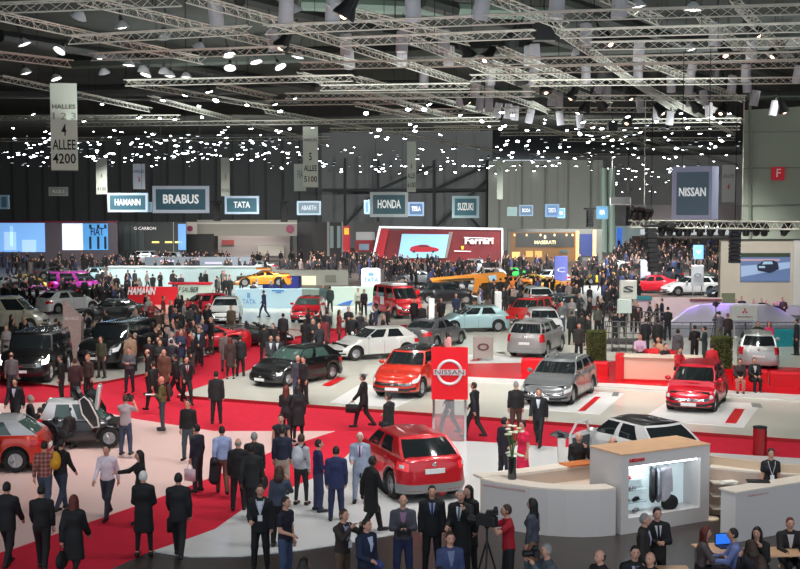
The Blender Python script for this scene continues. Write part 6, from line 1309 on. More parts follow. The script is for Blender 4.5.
PL = [
 (6, 482, -5, 'walk', ('suit', (22, 22, 26)), (T, dk), ('short', 'black'), 0, 'man in a black suit walking away at the lower left edge', {}),
 (41, 485, 8, 'walkbag', ('shirt', (20, 20, 23)), (T, dk), ('short', 'black'), 0, 'person in a black jacket walking away left of the woman in black', {}),
 (73, 495, -8, 'walk', ('coat', (20, 19, 22)), ('leggings', (16, 16, 18)), ('long', 'red'), 1, 'woman in black with long dark red hair walking away with a black bag', {}),
 (44, 441, 5, 'walk', ('shirt', plaid), (T, (60, 72, 92)), ('short', 'dark'), 0, 'man in a brown plaid shirt and jeans seen from behind', {'h': .026}),
 (60, 439, -20, 'walk', ('shirt', (22, 20, 24)), (T, (44, 54, 74)), ('short', 'dark'), 0, 'man in black with a yellow backpack and jeans', {}),
 (107, 444, 170, 'walk', ('shirt', (226, 212, 220)), (T, (40, 42, 54)), ('short', 'dark'), 0, 'man in a white shirt walking towards the camera on the pale aisle', {'tie': None}),
 (140, 450, 112, 'pointR', ('shirt', (20, 20, 24)), (T, dk), ('long', 'black'), 1, 'long haired woman in black holding out an arm to the man in the white shirt', {}),
 (143, 471, 0, 'front', ('coat', (18, 18, 22)), ('leggings', (14, 14, 16)), ('short', 'white'), 1, 'person with white hair and a black coat standing with the back to the camera', {'size': 1.8}),
 (125, 395, -10, 'camera', ('tee', (172, 158, 162)), (T, (56, 68, 90)), ('short', 'brown'), 0, 'man in a grey shirt and jeans filming the scissor door car', {}),
 (162, 376, 95, 'front', ('shirt', (96, 82, 44)), (T, (50, 56, 66)), ('bald', ''), 0, 'man in an olive jacket and jeans reading a paper on the pink aisle', {'skin': mat('skin_red', lin(222, 140, 124), .55)}),
 (178, 473, 2, 'walkbag', ('suit', (24, 24, 30)), (T, dk), ('short', 'black'), 0, 'man in a dark suit seen from behind on the red carpet at the bottom', {'size': 1.8}),
 (188, 399, 165, 'stand', ('shirt', (20, 20, 22)), (T, (60, 78, 84)), ('short', 'dark'), 0, 'man in a black jacket standing just behind the man with the white bag', {}),
 (197, 424, 60, 'stand', ('shirt', (26, 28, 44)), (T, (38, 44, 52)), ('short', 'black'), 0, 'man in a navy jacket carrying a white bag', {}),
 (222, 426, 15, 'walk', ('shirt', (150, 166, 206)), (T, (112, 72, 60)), ('short', 'dark'), 0, 'man in a light blue shirt and brown trousers with a coat over his arm', {}),
 (238, 438, 0, 'stand', ('suit', (20, 20, 23)), (T, dk), ('thin', 'grey'), 0, 'balding man in a black suit seen from behind, left of the grey haired one', {}),
 (254, 432, -5, 'stand', ('suit', (22, 22, 25)), (T, dk), ('short', 'grey'), 0, 'grey haired man in a black suit seen from behind with a black bag', {}),
 (251, 443, 0, 'walk', ('suit', (24, 25, 28)), (T, dk), ('short', 'black'), 0, 'dark skinned man in a long dark suit in front of the two balding men', {'skin': M_skin2, 'size': 1.82}),
 (281, 414, 178, 'stand', ('vest', (34, 36, 44)), (T, dk), ('short', 'dark'), 0, 'man facing the camera in a dark vest over a light blue shirt', {}),
 (282, 426, 5, 'stand', ('shirt', (28, 32, 56)), (T, (168, 154, 140)), ('short', 'dark'), 0, 'man in a navy jumper and beige trousers seen from behind', {}),
 (301, 434, -20, 'stand', ('shirt', (176, 176, 184)), ('leggings', (24, 24, 28)), ('short', 'brown'), 1, 'woman with a white grey backpack and black leggings', {}),
 (318, 439, -70, 'talk', ('shirt', (34, 34, 78)), (T, (44, 52, 86)), ('short', 'dark'), 0, 'man in a navy jumper and blue trousers gesturing to the right', {}),
 (336, 446, 5, 'stand', ('suit', (36, 44, 86)), (T, (34, 40, 76)), ('short', 'dark'), 0, 'man in a navy blue suit seen from behind beside the red crossover', {}),
 (360, 432, 178, 'talk', ('suit', (150, 160, 180)), (T, (140, 150, 172)), ('short', 'white'), 0, 'white haired man in a light grey suit with a purple tie', {'shirt': (206, 210, 226), 'tie': (120, 40, 100)}),
 (371, 456, -60, 'walk', ('coat', (18, 18, 20)), (T, dk), ('short', 'dark'), 0, 'man in a black coat striding right in front of the red crossover', {'skin': M_skin2}),
 (260, 484, 185, 'talk', ('suit', (22, 22, 28)), (T, dk), ('short', 'brown'), 0, 'man in a dark suit with an open shirt and badge facing the camera', {'shirt': (206, 208, 222)}),
 (279, 466, -10, 'phone', ('shirt', (66, 74, 92)), (T, dk), ('curly', 'brown'), 1, 'woman with curly brown hair and a grey top seen from behind', {}),
 (285, 496, -120, 'talk', ('tee', (30, 26, 44)), (T, (60, 76, 108)), ('short', 'dark'), 0, 'man in a dark polo shirt and jeans striding past the badge wearing man', {}),
 (342, 508, -130, 'camera', ('shirt', (54, 44, 42)), (T, (96, 76, 62)), ('short', 'brown'), 0, 'man in a dark brown jacket with a bright green lining and badge', {'shirt': (150, 160, 200)}),
 (366, 518, -130, 'talk', ('suit', (28, 36, 62)), (T, dk), ('short', 'dark'), 0, 'man in a navy suit carrying a blue coat over his arm', {'shirt': (190, 196, 224)}),
 (403, 494, 182, 'front', ('shirt', (76, 76, 84)), (T, (40, 48, 84)), ('bald', ''), 0, 'bald man in a grey jacket with a camera bag on his belly', {'shirt': (150, 110, 140), 'size': 1.8}),
 (432, 485, 180, 'stand', ('suit', (26, 26, 32)), (T, dk), ('short', 'black'), 0, 'man in a buttoned dark suit standing behind the red crossover, hands at his sides', {'shirt': (150, 156, 190), 'tie': (40, 44, 84), 'size': 1.8}),
 (461, 489, 160, 'mic', ('coat', (20, 20, 24)), (T, dk), ('short', 'grey'), 0, 'grey haired man in a long black coat speaking into a microphone', {'shirt': (214, 216, 224), 'tie': (90, 100, 116), 'size': 1.78}),
 (469, 485, 140, 'stand', ('coat', (16, 16, 18)), (T, dk), ('long', 'black'), 1, 'dark haired woman in black behind the man with the microphone', {}),
 (450, 531, 190, 'talk', ('shirt', (58, 70, 108)), (T, dk), ('short', 'brown'), 0, 'man in a blue denim jacket with camera gear at the bottom edge', {'shirt': (110, 120, 150)}),
 (509, 504, 95, 'camera', ('tee', (176, 22, 44)), (T, (26, 26, 30)), ('short', 'brown'), 0, 'man in a red polo shirt taking a picture to the left', {}),
 (533, 498, 60, 'stand', ('shirt', (76, 78, 90)), (T, (136, 100, 72)), ('long', 'black'), 1, 'woman with long black hair, a grey jumper and tan trousers', {}),
 (549, 543, 110, 'camera', ('shirt', (80, 88, 96)), (T, dk), ('short', 'grey'), 0, 'grey haired photographer at the bottom edge in a check shirt', {}),
 (601, 549, 120, 'stand', ('suit', (34, 34, 40)), (T, dk), ('thin', 'dark'), 0, 'balding man in a dark suit alone at the bottom edge right of the photographer', {}),
 (635, 545, 180, 'mic', ('suit', (26, 24, 30)), (T, dk), ('short', 'dark'), 0, 'man in a dark suit with a tie below the kiosk, hand at his chin', {'shirt': (190, 180, 200), 'tie': (90, 80, 140)}),
 (644, 513, -110, 'stand', ('suit', (44, 38, 36)), (T, dk), ('short', 'grey'), 0, 'grey haired man in a dark brown suit in front of the kiosk', {'shirt': (180, 180, 210)}),
 (657, 507, 185, 'front', ('suit', (22, 20, 24)), (T, dk), ('short', 'dark'), 0, 'man in a black suit with a black tie in front of the kiosk', {'shirt': (214, 210, 216), 'tie': (20, 20, 26)}),
 (651, 551, 140, 'stand', ('suit', (40, 36, 40)), (T, dk), ('bald', ''), 0, 'bald man at the bottom edge below the man with the black tie', {'shirt': (200, 196, 206)}),
 (771, 448, 175, 'stand', ('tee', (22, 20, 26)), (T, dk), ('short', 'brown'), 1, 'staff member in a black shirt and white lanyard at the right desk', {}),
 (579, 432, 178, 'mic', ('suit', (16, 16, 20)), (T, dk), ('thin', 'grey'), 0, 'man in black holding something to his face behind the reception counter', {}),
 (614, 437, 90, 'stand', ('shirt', (206, 206, 212)), (T, dk), ('thin', 'brown'), 0, 'person half hidden behind the kiosk next to the open white car', {}),
 (504, 417, -60, 'talk', ('suit', (34, 30, 46)), (T, (40, 38, 48)), ('short', 'black'), 0, 'man in a dark suit behind the vase of white flowers', {}),
 (523, 420, 130, 'talk', ('dress', (214, 24, 72)), (T, dk), ('short', 'dark'), 1, 'woman in a bright red dress behind the counter end', {}),
 (364, 374, 75, 'walkbag', ('suit', (18, 18, 22)), (T, dk), ('short', 'dark'), 0, 'man in a black suit walking left with a bag in front of the long platform', {}),
 (389, 393, 60, 'talk', ('coat', (18, 18, 20)), (T, dk), ('short', 'dark'), 0, 'man in a black coat carrying a coat, below the orange red crossover', {}),
 (475, 382, 60, 'walk', ('suit', (22, 22, 30)), (T, dk), ('short', 'dark'), 0, 'man in a dark suit right beside the red ring emblem totem', {'shirt': (200, 204, 226)}),
 (450, 379, 60, 'walk', ('suit', (18, 18, 22)), (T, dk), ('short', 'dark'), 0, 'dark figure walking behind the red ring emblem totem', {}),
 (516, 381, 0, 'stand', ('shirt', (22, 22, 24)), (T, (74, 50, 44)), ('short', 'grey'), 0, 'grey haired man in black with brown trousers in front of the grey estate car', {}),
 (539, 388, 165, 'walk', ('suit', (18, 20, 26)), (T, dk), ('short', 'brown'), 0, 'man in a black suit walking in front of the grey estate car', {'shirt': (200, 204, 214)}),
 (216, 371, 0, 'stand', ('suit', (22, 22, 26)), (T, dk), ('short', 'black'), 0, 'lone man in a black suit at the tip of the long platform', {}),
 (286, 385, -10, 'front', ('shirt', (26, 22, 26)), (T, dk), ('long', 'red'), 1, 'woman in black with red hair below the black saloon, left of the pair', {}),
 (298, 385, 20, 'stand', ('coat', (22, 20, 24)), ('leggings', (18, 18, 20)), ('long', 'dark'), 1, 'woman in a long black coat below the black saloon, right of the pair', {}),
 (298, 355, 175, 'stand', ('shirt', (60, 66, 76)), (T, (60, 76, 104)), ('thin', 'grey'), 0, 'man in a grey jacket standing by the rear of the black saloon', {}),
 (304, 356, 130, 'stand', ('shirt', (26, 28, 32)), (T, dk), ('short', 'dark'), 0, 'man in a dark jacket leaning at the rear of the black saloon', {}),
 (230, 337, 5, 'stand', ('coat', (56, 36, 34)), ('leggings', (30, 22, 24)), ('long', 'red'), 1, 'woman in a brown coat with red hair on the red aisle', {}),
 (240, 335, -5, 'stand', ('suit', (24, 24, 28)), (T, dk), ('short', 'dark'), 0, 'man in a dark suit beside the red haired woman on the red aisle', {}),
 (225, 331, 20, 'stand', ('coat', (96, 88, 86)), (T, (50, 46, 48)), ('short', 'brown'), 0, 'person in a grey coat left of the red haired woman', {}),
 (199, 327, 180, 'stand', ('suit', (22, 24, 34)), (T, dk), ('short', 'dark'), 0, 'man in a dark suit facing the camera before the red coupe', {'shirt': (170, 190, 214)}),
 (186, 356, -150, 'walk', ('suit', (24, 22, 26)), (T, dk), ('short', 'dark'), 0, 'man with a red tie striding at the tip of the long platform', {'shirt': (210, 190, 200), 'tie': (150, 30, 50)}),
 (176, 354, 80, 'walk', ('suit', (20, 18, 24)), (T, dk), ('short', 'dark'), 0, 'dark dressed man striding left of the man with the red tie', {}),
 (164, 349, 170, 'stand', ('coat', (96, 60, 46)), (T, dk), ('thin', 'brown'), 0, 'person in a rust brown coat left of the striding men', {}),
 (264, 324, 0, 'stand', ('shirt', (22, 22, 24)), (T, dk), ('short', 'dark'), 0, 'man in black seen from behind near the black open car', {}),
 (271, 335, 180, 'stand', ('suit', (52, 54, 58)), (T, dk), ('short', 'brown'), 0, 'man in a grey suit facing the camera near the black saloon', {'shirt': (196, 198, 206)}),
 (278, 335, 170, 'stand', ('suit', (30, 32, 38)), (T, dk), ('short', 'dark'), 0, 'man in a dark suit right of the man in the grey suit', {'shirt': (190, 194, 206)}),
 (283, 313, 0, 'stand', ('suit', (30, 32, 36)), (T, dk), ('short', 'dark'), 0, 'man in a dark suit seen from behind before the light blue wall', {}),
 (273, 323, 150, 'stand', ('suit', (26, 26, 30)), (T, dk), ('short', 'dark'), 0, 'man in a dark suit talking at the end of the black open car', {}),
 (15, 378, 175, 'walk', ('suit', (24, 20, 28)), (T, dk), ('short', 'brown'), 0, 'man in a dark suit with an open white shirt walking at the left', {'shirt': (206, 196, 220)}),
 (30, 397, -60, 'front', ('shirt', (26, 24, 28)), (T, (40, 40, 46)), ('short', 'grey'), 0, 'grey haired man in a black jacket looking into the scissor door car', {}),
 (47, 407, -70, 'crouch', ('shirt', (22, 20, 26)), (T, dk), ('short', 'brown'), 0, 'person crouching at the white scissor door car', {}),
 (63, 408, -30, 'crouch', ('shirt', (34, 24, 28)), (T, dk), ('short', 'dark'), 0, 'second crouching person right at the open door of the concept car', {}),
 (11, 352, 10, 'stand', ('shirt', (96, 88, 92)), (T, (50, 48, 54)), ('thin', 'brown'), 0, 'man in a grey jacket beside the lit headlamp of the black off road car', {}),
 (5, 321, 0, 'stand', ('suit', (24, 24, 28)), (T, dk), ('short', 'grey'), 0, 'man in black at the left edge behind the off road car', {}),
 (61, 355, 90, 'stand', ('shirt', (20, 20, 24)), (T, dk), ('short', 'dark'), 0, 'person in black right of the black off road car', {}),
 (75, 358, 20, 'stand', ('shirt', (54, 22, 28)), (T, dk), ('short', 'brown'), 0, 'person in dark red below the tapered pillar', {}),
 (88, 354, 150, 'stand', ('shirt', (60, 40, 36)), (T, dk), ('short', 'orange'), 0, 'person with reddish hair just right of the tapered pillar', {}),
 (101, 336, 160, 'stand', ('shirt', (60, 62, 44)), (T, (46, 44, 40)), ('short', 'brown'), 0, 'man in an olive jacket before the black tuned off road car', {}),
 (129, 347, 175, 'front', ('shirt', (84, 84, 90)), (T, (36, 36, 44)), ('short', 'brown'), 0, 'man in a grey jacket on the red carpet before the tuned off road car', {}),
 (130, 333, 10, 'stand', ('coat', (150, 126, 104)), (T, dk), ('short', 'brown'), 0, 'person in a beige coat beside the tuned off road car', {}),
 (148, 349, 100, 'stand', ('shirt', (24, 22, 24)), (T, dk), ('thin', 'brown'), 0, 'man in black left of the rust brown coat', {}),
 (154, 361, 60, 'walk', ('shirt', (20, 18, 22)), (T, dk), ('short', 'dark'), 0, 'man in black bending forward by the rust brown coat', {}),
 (323, 284, 180, 'stand', ('suit', (70, 90, 92)), (T, (60, 76, 80)), ('short', 'grey'), 0, 'man in a grey green suit right of the red hatchback on the blue stand', {}),
 (330, 286, 10, 'stand', ('suit', (40, 56, 56)), (T, (36, 44, 46)), ('short', 'dark'), 0, 'slim dark figure at the corner of the light blue wall', {}),
 (358, 288, 180, 'stand', ('shirt', (206, 212, 196)), (T, (60, 66, 56)), ('short', 'dark'), 1, 'woman in a white top in front of the mint counter wall', {}),
 (364, 289, 180, 'stand', ('shirt', (40, 30, 36)), (T, dk), ('short', 'dark'), 1, 'woman in black sitting behind the mint counter', {}),
 (264, 290, 70, 'walk', ('suit', (44, 60, 90)), (T, (40, 56, 84)), ('short', 'dark'), 0, 'man in a blue suit walking along the light blue wall', {}),
 (231, 305, 175, 'stand', ('shirt', (84, 70, 56)), (T, (60, 50, 44)), ('short', 'brown'), 0, 'man in a brown jacket in front of the white car', {}),
 (448, 330, -60, 'stand', ('shirt', (206, 150, 150)), (T, (70, 50, 50)), ('long', 'dark'), 1, 'woman in a pink top at the side of the dark grey car', {}),
 (695, 325, 10, 'front', ('suit', (24, 24, 28)), (T, dk), ('short', 'dark'), 0, 'man in black near the lilac display wall', {}),
 (705, 326, 60, 'front', ('shirt', (30, 60, 60)), (T, (40, 60, 60)), ('short', 'dark'), 0, 'person in dark green at the lilac display wall', {}),
 (678, 329, 5, 'stand', ('coat', (84, 84, 88)), (T, dk), ('short', 'dark'), 1, 'woman in a long grey coat near the lilac display wall', {}),
 (712, 343, 0, 'stand', ('shirt', (190, 30, 40)), (T, (170, 50, 50)), ('short', 'dark'), 0, 'person in red beside the right hedge column', {}),
 (720, 311, 10, 'camera', ('shirt', (90, 84, 96)), (T, (90, 90, 80)), ('short', 'brown'), 0, 'cameraman in grey beside a tall tripod', {}),
 (728, 313, 0, 'wide', ('shirt', (40, 24, 28)), (T, dk), ('short', 'red'), 0, 'person in dark clothes right of the tall tripod', {}),
 (758, 324, 180, 'stand', ('suit', (40, 42, 36)), (T, dk), ('short', 'brown'), 0, 'man in a dark suit beside the woman in pink', {}),
 (769, 322, 170, 'front', ('shirt', (200, 40, 90)), (T, dk), ('long', 'red'), 1, 'woman in a bright pink top behind the silver hatchback', {}),
 (797, 319, 90, 'stand', ('suit', (30, 36, 44)), (T, dk), ('short', 'dark'), 0, 'dark figure at the right edge before the lilac display wall', {}),
 (646, 318, 5, 'stand', ('shirt', (24, 24, 28)), (T, dk), ('short', 'dark'), 0, 'man in a black shirt behind the peach bar counter', {}),
 (658, 319, 0, 'stand', ('coat', (22, 22, 24)), (T, dk), ('short', 'dark'), 0, 'person in a long black coat right of the man in the black shirt', {}),
 (634, 301, 175, 'stand', ('suit', (36, 26, 28)), (T, dk), ('short', 'dark'), 0, 'dark suited man right of the pale hanging sheet sign', {}),
 (638, 302, 180, 'stand', ('suit', (40, 24, 28)), (T, dk), ('short', 'brown'), 0, 'man with a reddish tie right of the pale hanging sheet sign', {'tie': (150, 40, 50), 'shirt': (180, 170, 170)}),
 (598, 305, 10, 'stand', ('shirt', (70, 72, 64)), (T, dk), ('short', 'brown'), 0, 'man in an olive grey jacket on the camera platform', {}),
 (582, 312, 0, 'stand', ('coat', (30, 30, 34)), (T, dk), ('short', 'dark'), 1, 'woman in dark clothes left of the hedge column group', {}),
 (589, 315, 100, 'stand', ('suit', (34, 32, 30)), (T, dk), ('short', 'dark'), 0, 'dark suited man just above the left hedge column', {}),
 (579, 323, 175, 'stand', ('suit', (40, 42, 40)), (T, dk), ('short', 'brown'), 0, 'man in a dark grey suit left of the left hedge column', {}),
 (572, 311, 5, 'stand', ('suit', (30, 34, 38)), (T, dk), ('short', 'dark'), 0, 'tall dark suited man right of the silver crossover', {}),
 (562, 301, 175, 'stand', ('shirt', (96, 100, 100)), (T, (70, 84, 100)), ('short', 'brown'), 0, 'man in a grey shirt and jeans beside the dark estate car at the right middle', {}),
]
near = []
for q in PL:
    x, y, hd, pose, top, bot, hair, fem, lab, kw = q
    z0 = {'woman in black sitting behind the mint counter': .15}.get(lab, .05 if y > 400 else .12)
    n_ = person(x, y, hd, pose, top, bot, hair, bool(fem), lab, z0=z0, **kw); near.append(n_); o = n_[0]; p0 = o.location.copy()
    for sg, st_ in [(sg, st_) for st_ in range(1, 12) for sg in (-1, 1)]:
        if not in_car(o.location.x, o.location.y): break
        k = 1+sg*st_*.2/p0.y; o.location.x, o.location.y = p0.x*k, p0.y*k
def who(s): return next(n for n in near if s in n[0]['label'])
# seated people
def seated(x, y, hd, pose, top, bot, hair, fem, lab, stool=True, z0=.03, **k):
    r, sk, s = person(x, y, hd, pose, top, bot, hair, fem, lab, z0=z0, **k)
    if stool:
        p = r.location; e = empty('stool', (p.x, p.y, z0)); hh = .36*s; mb = MB(); mb.lathe([(.17, hh-.05), (.19, hh-.03), (.19, hh-.01), (.17, hh)], n=16); mb.build('seat', M_wood, e); 
        for a in range(4): t = a*math.pi/2+.7; mb = MB(); mb.tube([(.1*math.cos(t), .1*math.sin(t), hh-.05), (.18*math.cos(t), .18*math.sin(t), 0)], .015, 5); mb.build('leg', M_metal, e)
        tag(e, 'stool under the %s' % lab.split(' at ')[0].split(' on ')[0][:70], 'stool')
    return r, sk, s
seated(701, 526, -100, 'sit', ('shirt', (96, 84, 84)), (T, dk), ('long', 'red'), True, 'seated woman with red hair and a grey jumper')
seated(738, 528, 80, 'sit', ('shirt', (120, 134, 190)), (T, (40, 40, 50)), ('short', 'dark'), False, 'seated man in a light blue shirt beside the laptop')
seated(760, 524, 150, 'sitlean', ('suit', (20, 20, 22)), (T, dk), ('long', 'black'), True, 'seated person in black bending over a table')
seated(789, 516, 178, 'sit', ('suit', (30, 24, 26)), (T, dk), ('short', 'red'), False, 'seated man in a dark suit wearing a white lanyard', shirt=(200, 190, 190))
seated(759, 543, 20, 'sitlean', ('shirt', (34, 30, 40)), (T, dk), ('curly', 'brown'), True, 'seated person with brown hair and a dark top')
seated(763, 556, 10, 'sit', ('shirt', (44, 36, 40)), (T, dk), ('curly', 'brown'), True, 'seated person at the bottom edge with curly brown hair')
seated(302, 558, -40, 'sitlap', ('suit', (30, 28, 32)), (T, dk), ('curly', 'dark'), False, 'person with dark curly hair of whom only the head shows at the bottom edge')
seated(740, 358, 170, 'sitlap', ('suit', (50, 30, 34)), (T, (200, 120, 110)), ('short', 'brown'), True, 'woman in a dark top with pale trousers sitting on the red bench', stool=False, z0=.16)
seated(754, 357, 185, 'sitlap', ('suit', (24, 22, 26)), (T, dk), ('short', 'brown'), False, 'man in a dark suit sitting on the red bench beside the woman', stool=False, z0=.16, shirt=(200, 190, 190))
for x, y, c_, lab, hr in ((640, 334, (206, 170, 196), 'person in a pink shirt with orange hair at the peach bar counter', 'orange'), (655, 341, (206, 26, 36), 'person in a red top at the peach bar counter', 'dark'), (659, 337, (190, 150, 120), 'person with orange hair behind the red dressed person at the bar counter', 'orange'), (664, 343, (44, 26, 32), 'person in black at the peach bar counter', 'brown'), (678, 347, (180, 24, 40), 'person in dark red at the right end of the peach bar counter', 'dark')):
    seated(x, y, random.choice([170, 150, -150]), 'sit', ('shirt', c_), (T, dk), ('short', hr), lab.count('top') > 0, lab, z0=.36)
for i, (x, y) in enumerate(((742, 296), (736, 299), (754, 299), (762, 298), (767, 300), (774, 301), (778, 301), (783, 297))):
    person(x, y, 180, 'front', ('suit', [(24, 24, 28), (60, 40, 36), (30, 34, 44)][i % 3]), (T, dk), ('short', ['brown', 'dark', 'blond'][i % 3]), False, 'person standing at the lilac lit counter wall below the big screen', 'people at the counter below the big screen', z0=.12)
# ------------------------------------------------------------ things people carry
def snobj(name, f, lo, hi, h, m, loc, rz, lab, cat):
    v, q = snet(f, lo, hi, h); o = link(name, mkmesh(name, v, q, m, None, 170), None, loc, rz); tag(o, lab, cat); return o
def bag(n, side, m, lab, cat='bag', w=.14, hh=.34, drop=.0, straps=True, boxy=False):
    r, sk, s = n; wr = 'wr'+side; p = onp(r, sk, s, wr, tuple(sk['hd'+side]*.09)); top = p.z; z = top-hh-.12-drop
    e = empty('handbag' if cat == 'bag' else cat, (p.x, p.y, z), r.rotation_euler.z); tag(e, lab, cat); f = lambda q: np.maximum(ell(q, (0, 0, hh*.46), (w*.45, w*1.15, hh*.56)), -q[..., 2]-.0)
    if boxy: bx_ = MB(); bx_.rbox((0, 0, hh*.45), (w*.5, w*1.9, hh*.9), .012); v, q = bx_.v, bx_.f
    else: v, q = snet(f, (-.2, -.3, -.02), (.2, .3, hh+.1), .03)
    link('bag_body', mkmesh('bag_body', v, q, m, None, 170), e); mb = MB(); mb.tube([(0, -w*.6, hh*.85), (0, -.03, top-z), (0, .03, top-z), (0, w*.6, hh*.85)], .01, 5); mb.build('handle', m, e); return e
bk_ = cm(22, 20, 24)
bag(who('long dark red hair'), 'L', bk_, 'black handbag of the woman with long dark red hair', w=.2); bag(who('carrying a white bag'), 'L', cm(206, 186, 196), 'white paper bag carried by the man in the navy jacket', w=.17, boxy=True)
bag(who('grey haired man in a black suit'), 'R', bk_, 'black shoulder bag beside the grey haired man seen from behind', w=.22); bag(who('walking left with a bag'), 'L', bk_, 'black briefcase of the man walking left before the long platform', w=.22, hh=.3, drop=-.05, boxy=True); bag(who('man in a dark suit seen from behind on the red'), 'L', bk_, 'black case in the hand of the suited man seen from behind at the bottom', w=.22, hh=.32, drop=-.05, boxy=True)
bag(who('red haired woman in black') if any('red haired woman in black' in n[0]['label'] for n in near) else who('woman in a brown coat'), 'R', cm(120, 80, 60), 'brown handbag of the woman in the brown coat', w=.14, hh=.22)
bag(who('woman with long black hair, a grey'), 'R', cm(150, 20, 40), 'small dark red bag of the woman in tan trousers', w=.12, hh=.2)
def backpack(n, colr, lab):
    r, sk, s = n; e = empty('backpack', r.location+Vector((0, 0, 0)), r.rotation_euler.z); e.scale = r.scale; tag(e, lab, 'backpack'); c = sk['chest']; f = lambda p: uni([ell(p, c+V3(0, -.22, -.02), (.15, .1, .23)), ell(p, c+V3(0, -.29, -.1), (.11, .07, .11))], .03)
    v, q = snet(f, c+V3(-.2, -.42, -.3), c+V3(.2, -.05, .28), .026); link('pack', mkmesh('pack', v, q, colr, None, 170), e)
    for s_ in (-1, 1): mb = MB(); mb.tube([c+V3(s_*.09, -.16, .16), c+V3(s_*.1, -.02, .22), c+V3(s_*.1, .15, .1), c+V3(s_*.13, .14, -.1), c+V3(s_*.15, -.1, -.14)], .018, 5); mb.build('strap', bk_, e)
backpack(who('yellow backpack'), cm(206, 150, 30), 'yellow and black backpack of the man beside the plaid shirt man'); backpack(who('white grey backpack'), cm(190, 190, 200), 'white and grey backpack of the woman in leggings')
backpack(who('olive jacket and jeans reading'), cm(56, 30, 26), 'dark brown bag on the back of the man in the olive jacket')
def coat_on_arm(n, side, colr, lab):
    r, sk, s = n; p = onp(r, sk, s, 'wr'+side); f = lambda q: uni([cap(q, (0, 0, .03), (0, 0, -.45), .1, .14, 1.6), cap(q, (.0, -.1, 0), (0, .1, 0), .07, .07)], .04)+.01*np.sin(q[..., 1]*40)
    snobj('coat', f, (-.2, -.2, -.65), (.2, .2, .14), .03, cm(*colr), p, r.rotation_euler.z, lab, 'coat')
coat_on_arm(who('coat over his arm'), 'L', (28, 26, 34), 'dark coat over the arm of the man in the light blue shirt'); coat_on_arm(who('carrying a blue coat'), 'L', (66, 74, 130), 'blue coat over the arm of the man in the navy suit'); coat_on_arm(who('carrying a coat, below'), 'L', (20, 20, 22), 'black coat held by the man below the orange red crossover')
n = who('bright green lining'); snobj('sleeve_lining', lambda q: ell(q, (0, 0, 0), (.075, .09, .12)), (-.1, -.12, -.15), (.1, .12, .15), .025, cm(120, 180, 50), onp(*n, 'elL', (-.03, -.05, -.06)), 0, 'bright green jacket lining at the elbow of the man in the brown jacket', 'jacket lining')
def camera_obj(loc, rz, lab, big=1., m=M_dark):
    e = empty('camera', loc, rz); e.scale = (big,)*3; tag(e, lab, 'camera'); mb = MB(); mb.rbox((0, 0, 0), (.15, .08, .1), .015); mb.rbox((0, 0, .07), (.06, .07, .05), .01); mb.build('camera_body', m, e); mb = MB(); mb.lathe([(.035, .03), (.04, .06), (.04, .14), (.045, .17), (.03, .165)], n=12, axis='y'); mb.build('lens', m, e, smooth=40)
    return e
def cam_at_face(n, lab, **k):
    r, sk, s = n; return camera_obj(onp(r, sk, s, 'head', (0, .2, -.01)), r.rotation_euler.z, lab, **k)
cam_at_face(who('filming the scissor'), 'black video camera of the man in the grey shirt', big=1.6); cam_at_face(who('red polo'), 'black camera held by the man in the red polo shirt'); cam_at_face(who('grey haired photographer'), 'black camera with a white lens of the grey haired photographer', big=1.3); cam_at_face(who('cameraman in grey'), 'camera of the cameraman in grey')
n = who('camera bag'); camera_obj(onp(*n, 'waist', (0, .24, .02)), n[0].rotation_euler.z, 'black camera hanging before the belly of the bald man', big=1.7)
n = who('denim jacket'); camera_obj(onp(*n, 'waist', (.25, .3, .0)), n[0].rotation_euler.z, 'camera held low by the man in the denim jacket', big=1.5)
n = who('speaking into a microphone'); mb = MB(); mb.tube([(0, 0, -.14), (0, 0, 0)], .013, 6); mb.ball((0, 0, .02), .028, 8, 6); tag(mb.build('microphone', M_dark, None, loc=onp(*n, 'wrL', tuple(n[1]['hdL']*.06))), 'black microphone of the grey haired speaker', 'microphone')
n = who('reading a paper'); mb = MB(); mb.box((0, 0, 0), (.22, .3, .01)); o = mb.build('paper', cm(240, 236, 244), None, loc=onp(*n, 'wrR', (-.12, .14, .03)), rz=n[0].rotation_euler.z); tag(o, 'white paper in the hands of the man in the olive jacket', 'paper')
for s_, lab in (('badge wearing', ''),): pass
for key, lab in (('open shirt and badge', 'white badge on the chest of the man in the open shirt'), ('bright green lining', 'white badge of the man in the brown jacket'), ('staff member', 'white badge of the staff member at the right desk'), ('seated man in a dark suit wearing', 'white badge of the seated man at the lower right')):
    try: n = who(key)
    except StopIteration: continue
    e = empty('name_badge', onp(*n, 'waist', (0, .2, .02)), n[0].rotation_euler.z); tag(e, lab, 'badge'); mb = MB(); mb.box((0, 0, 0), (.09, .008, .12)); mb.build('card', cm(236, 236, 240), e); mb = MB(); hz_ = .36; mb.tube([(0, 0, .06), (-.07, -.03, .28), (-.08, -.1, hz_)], .007, 4); mb.tube([(0, 0, .06), (.07, -.03, .28), (.08, -.1, hz_)], .007, 4); mb.build('lanyard', cm(200, 200, 210), e)
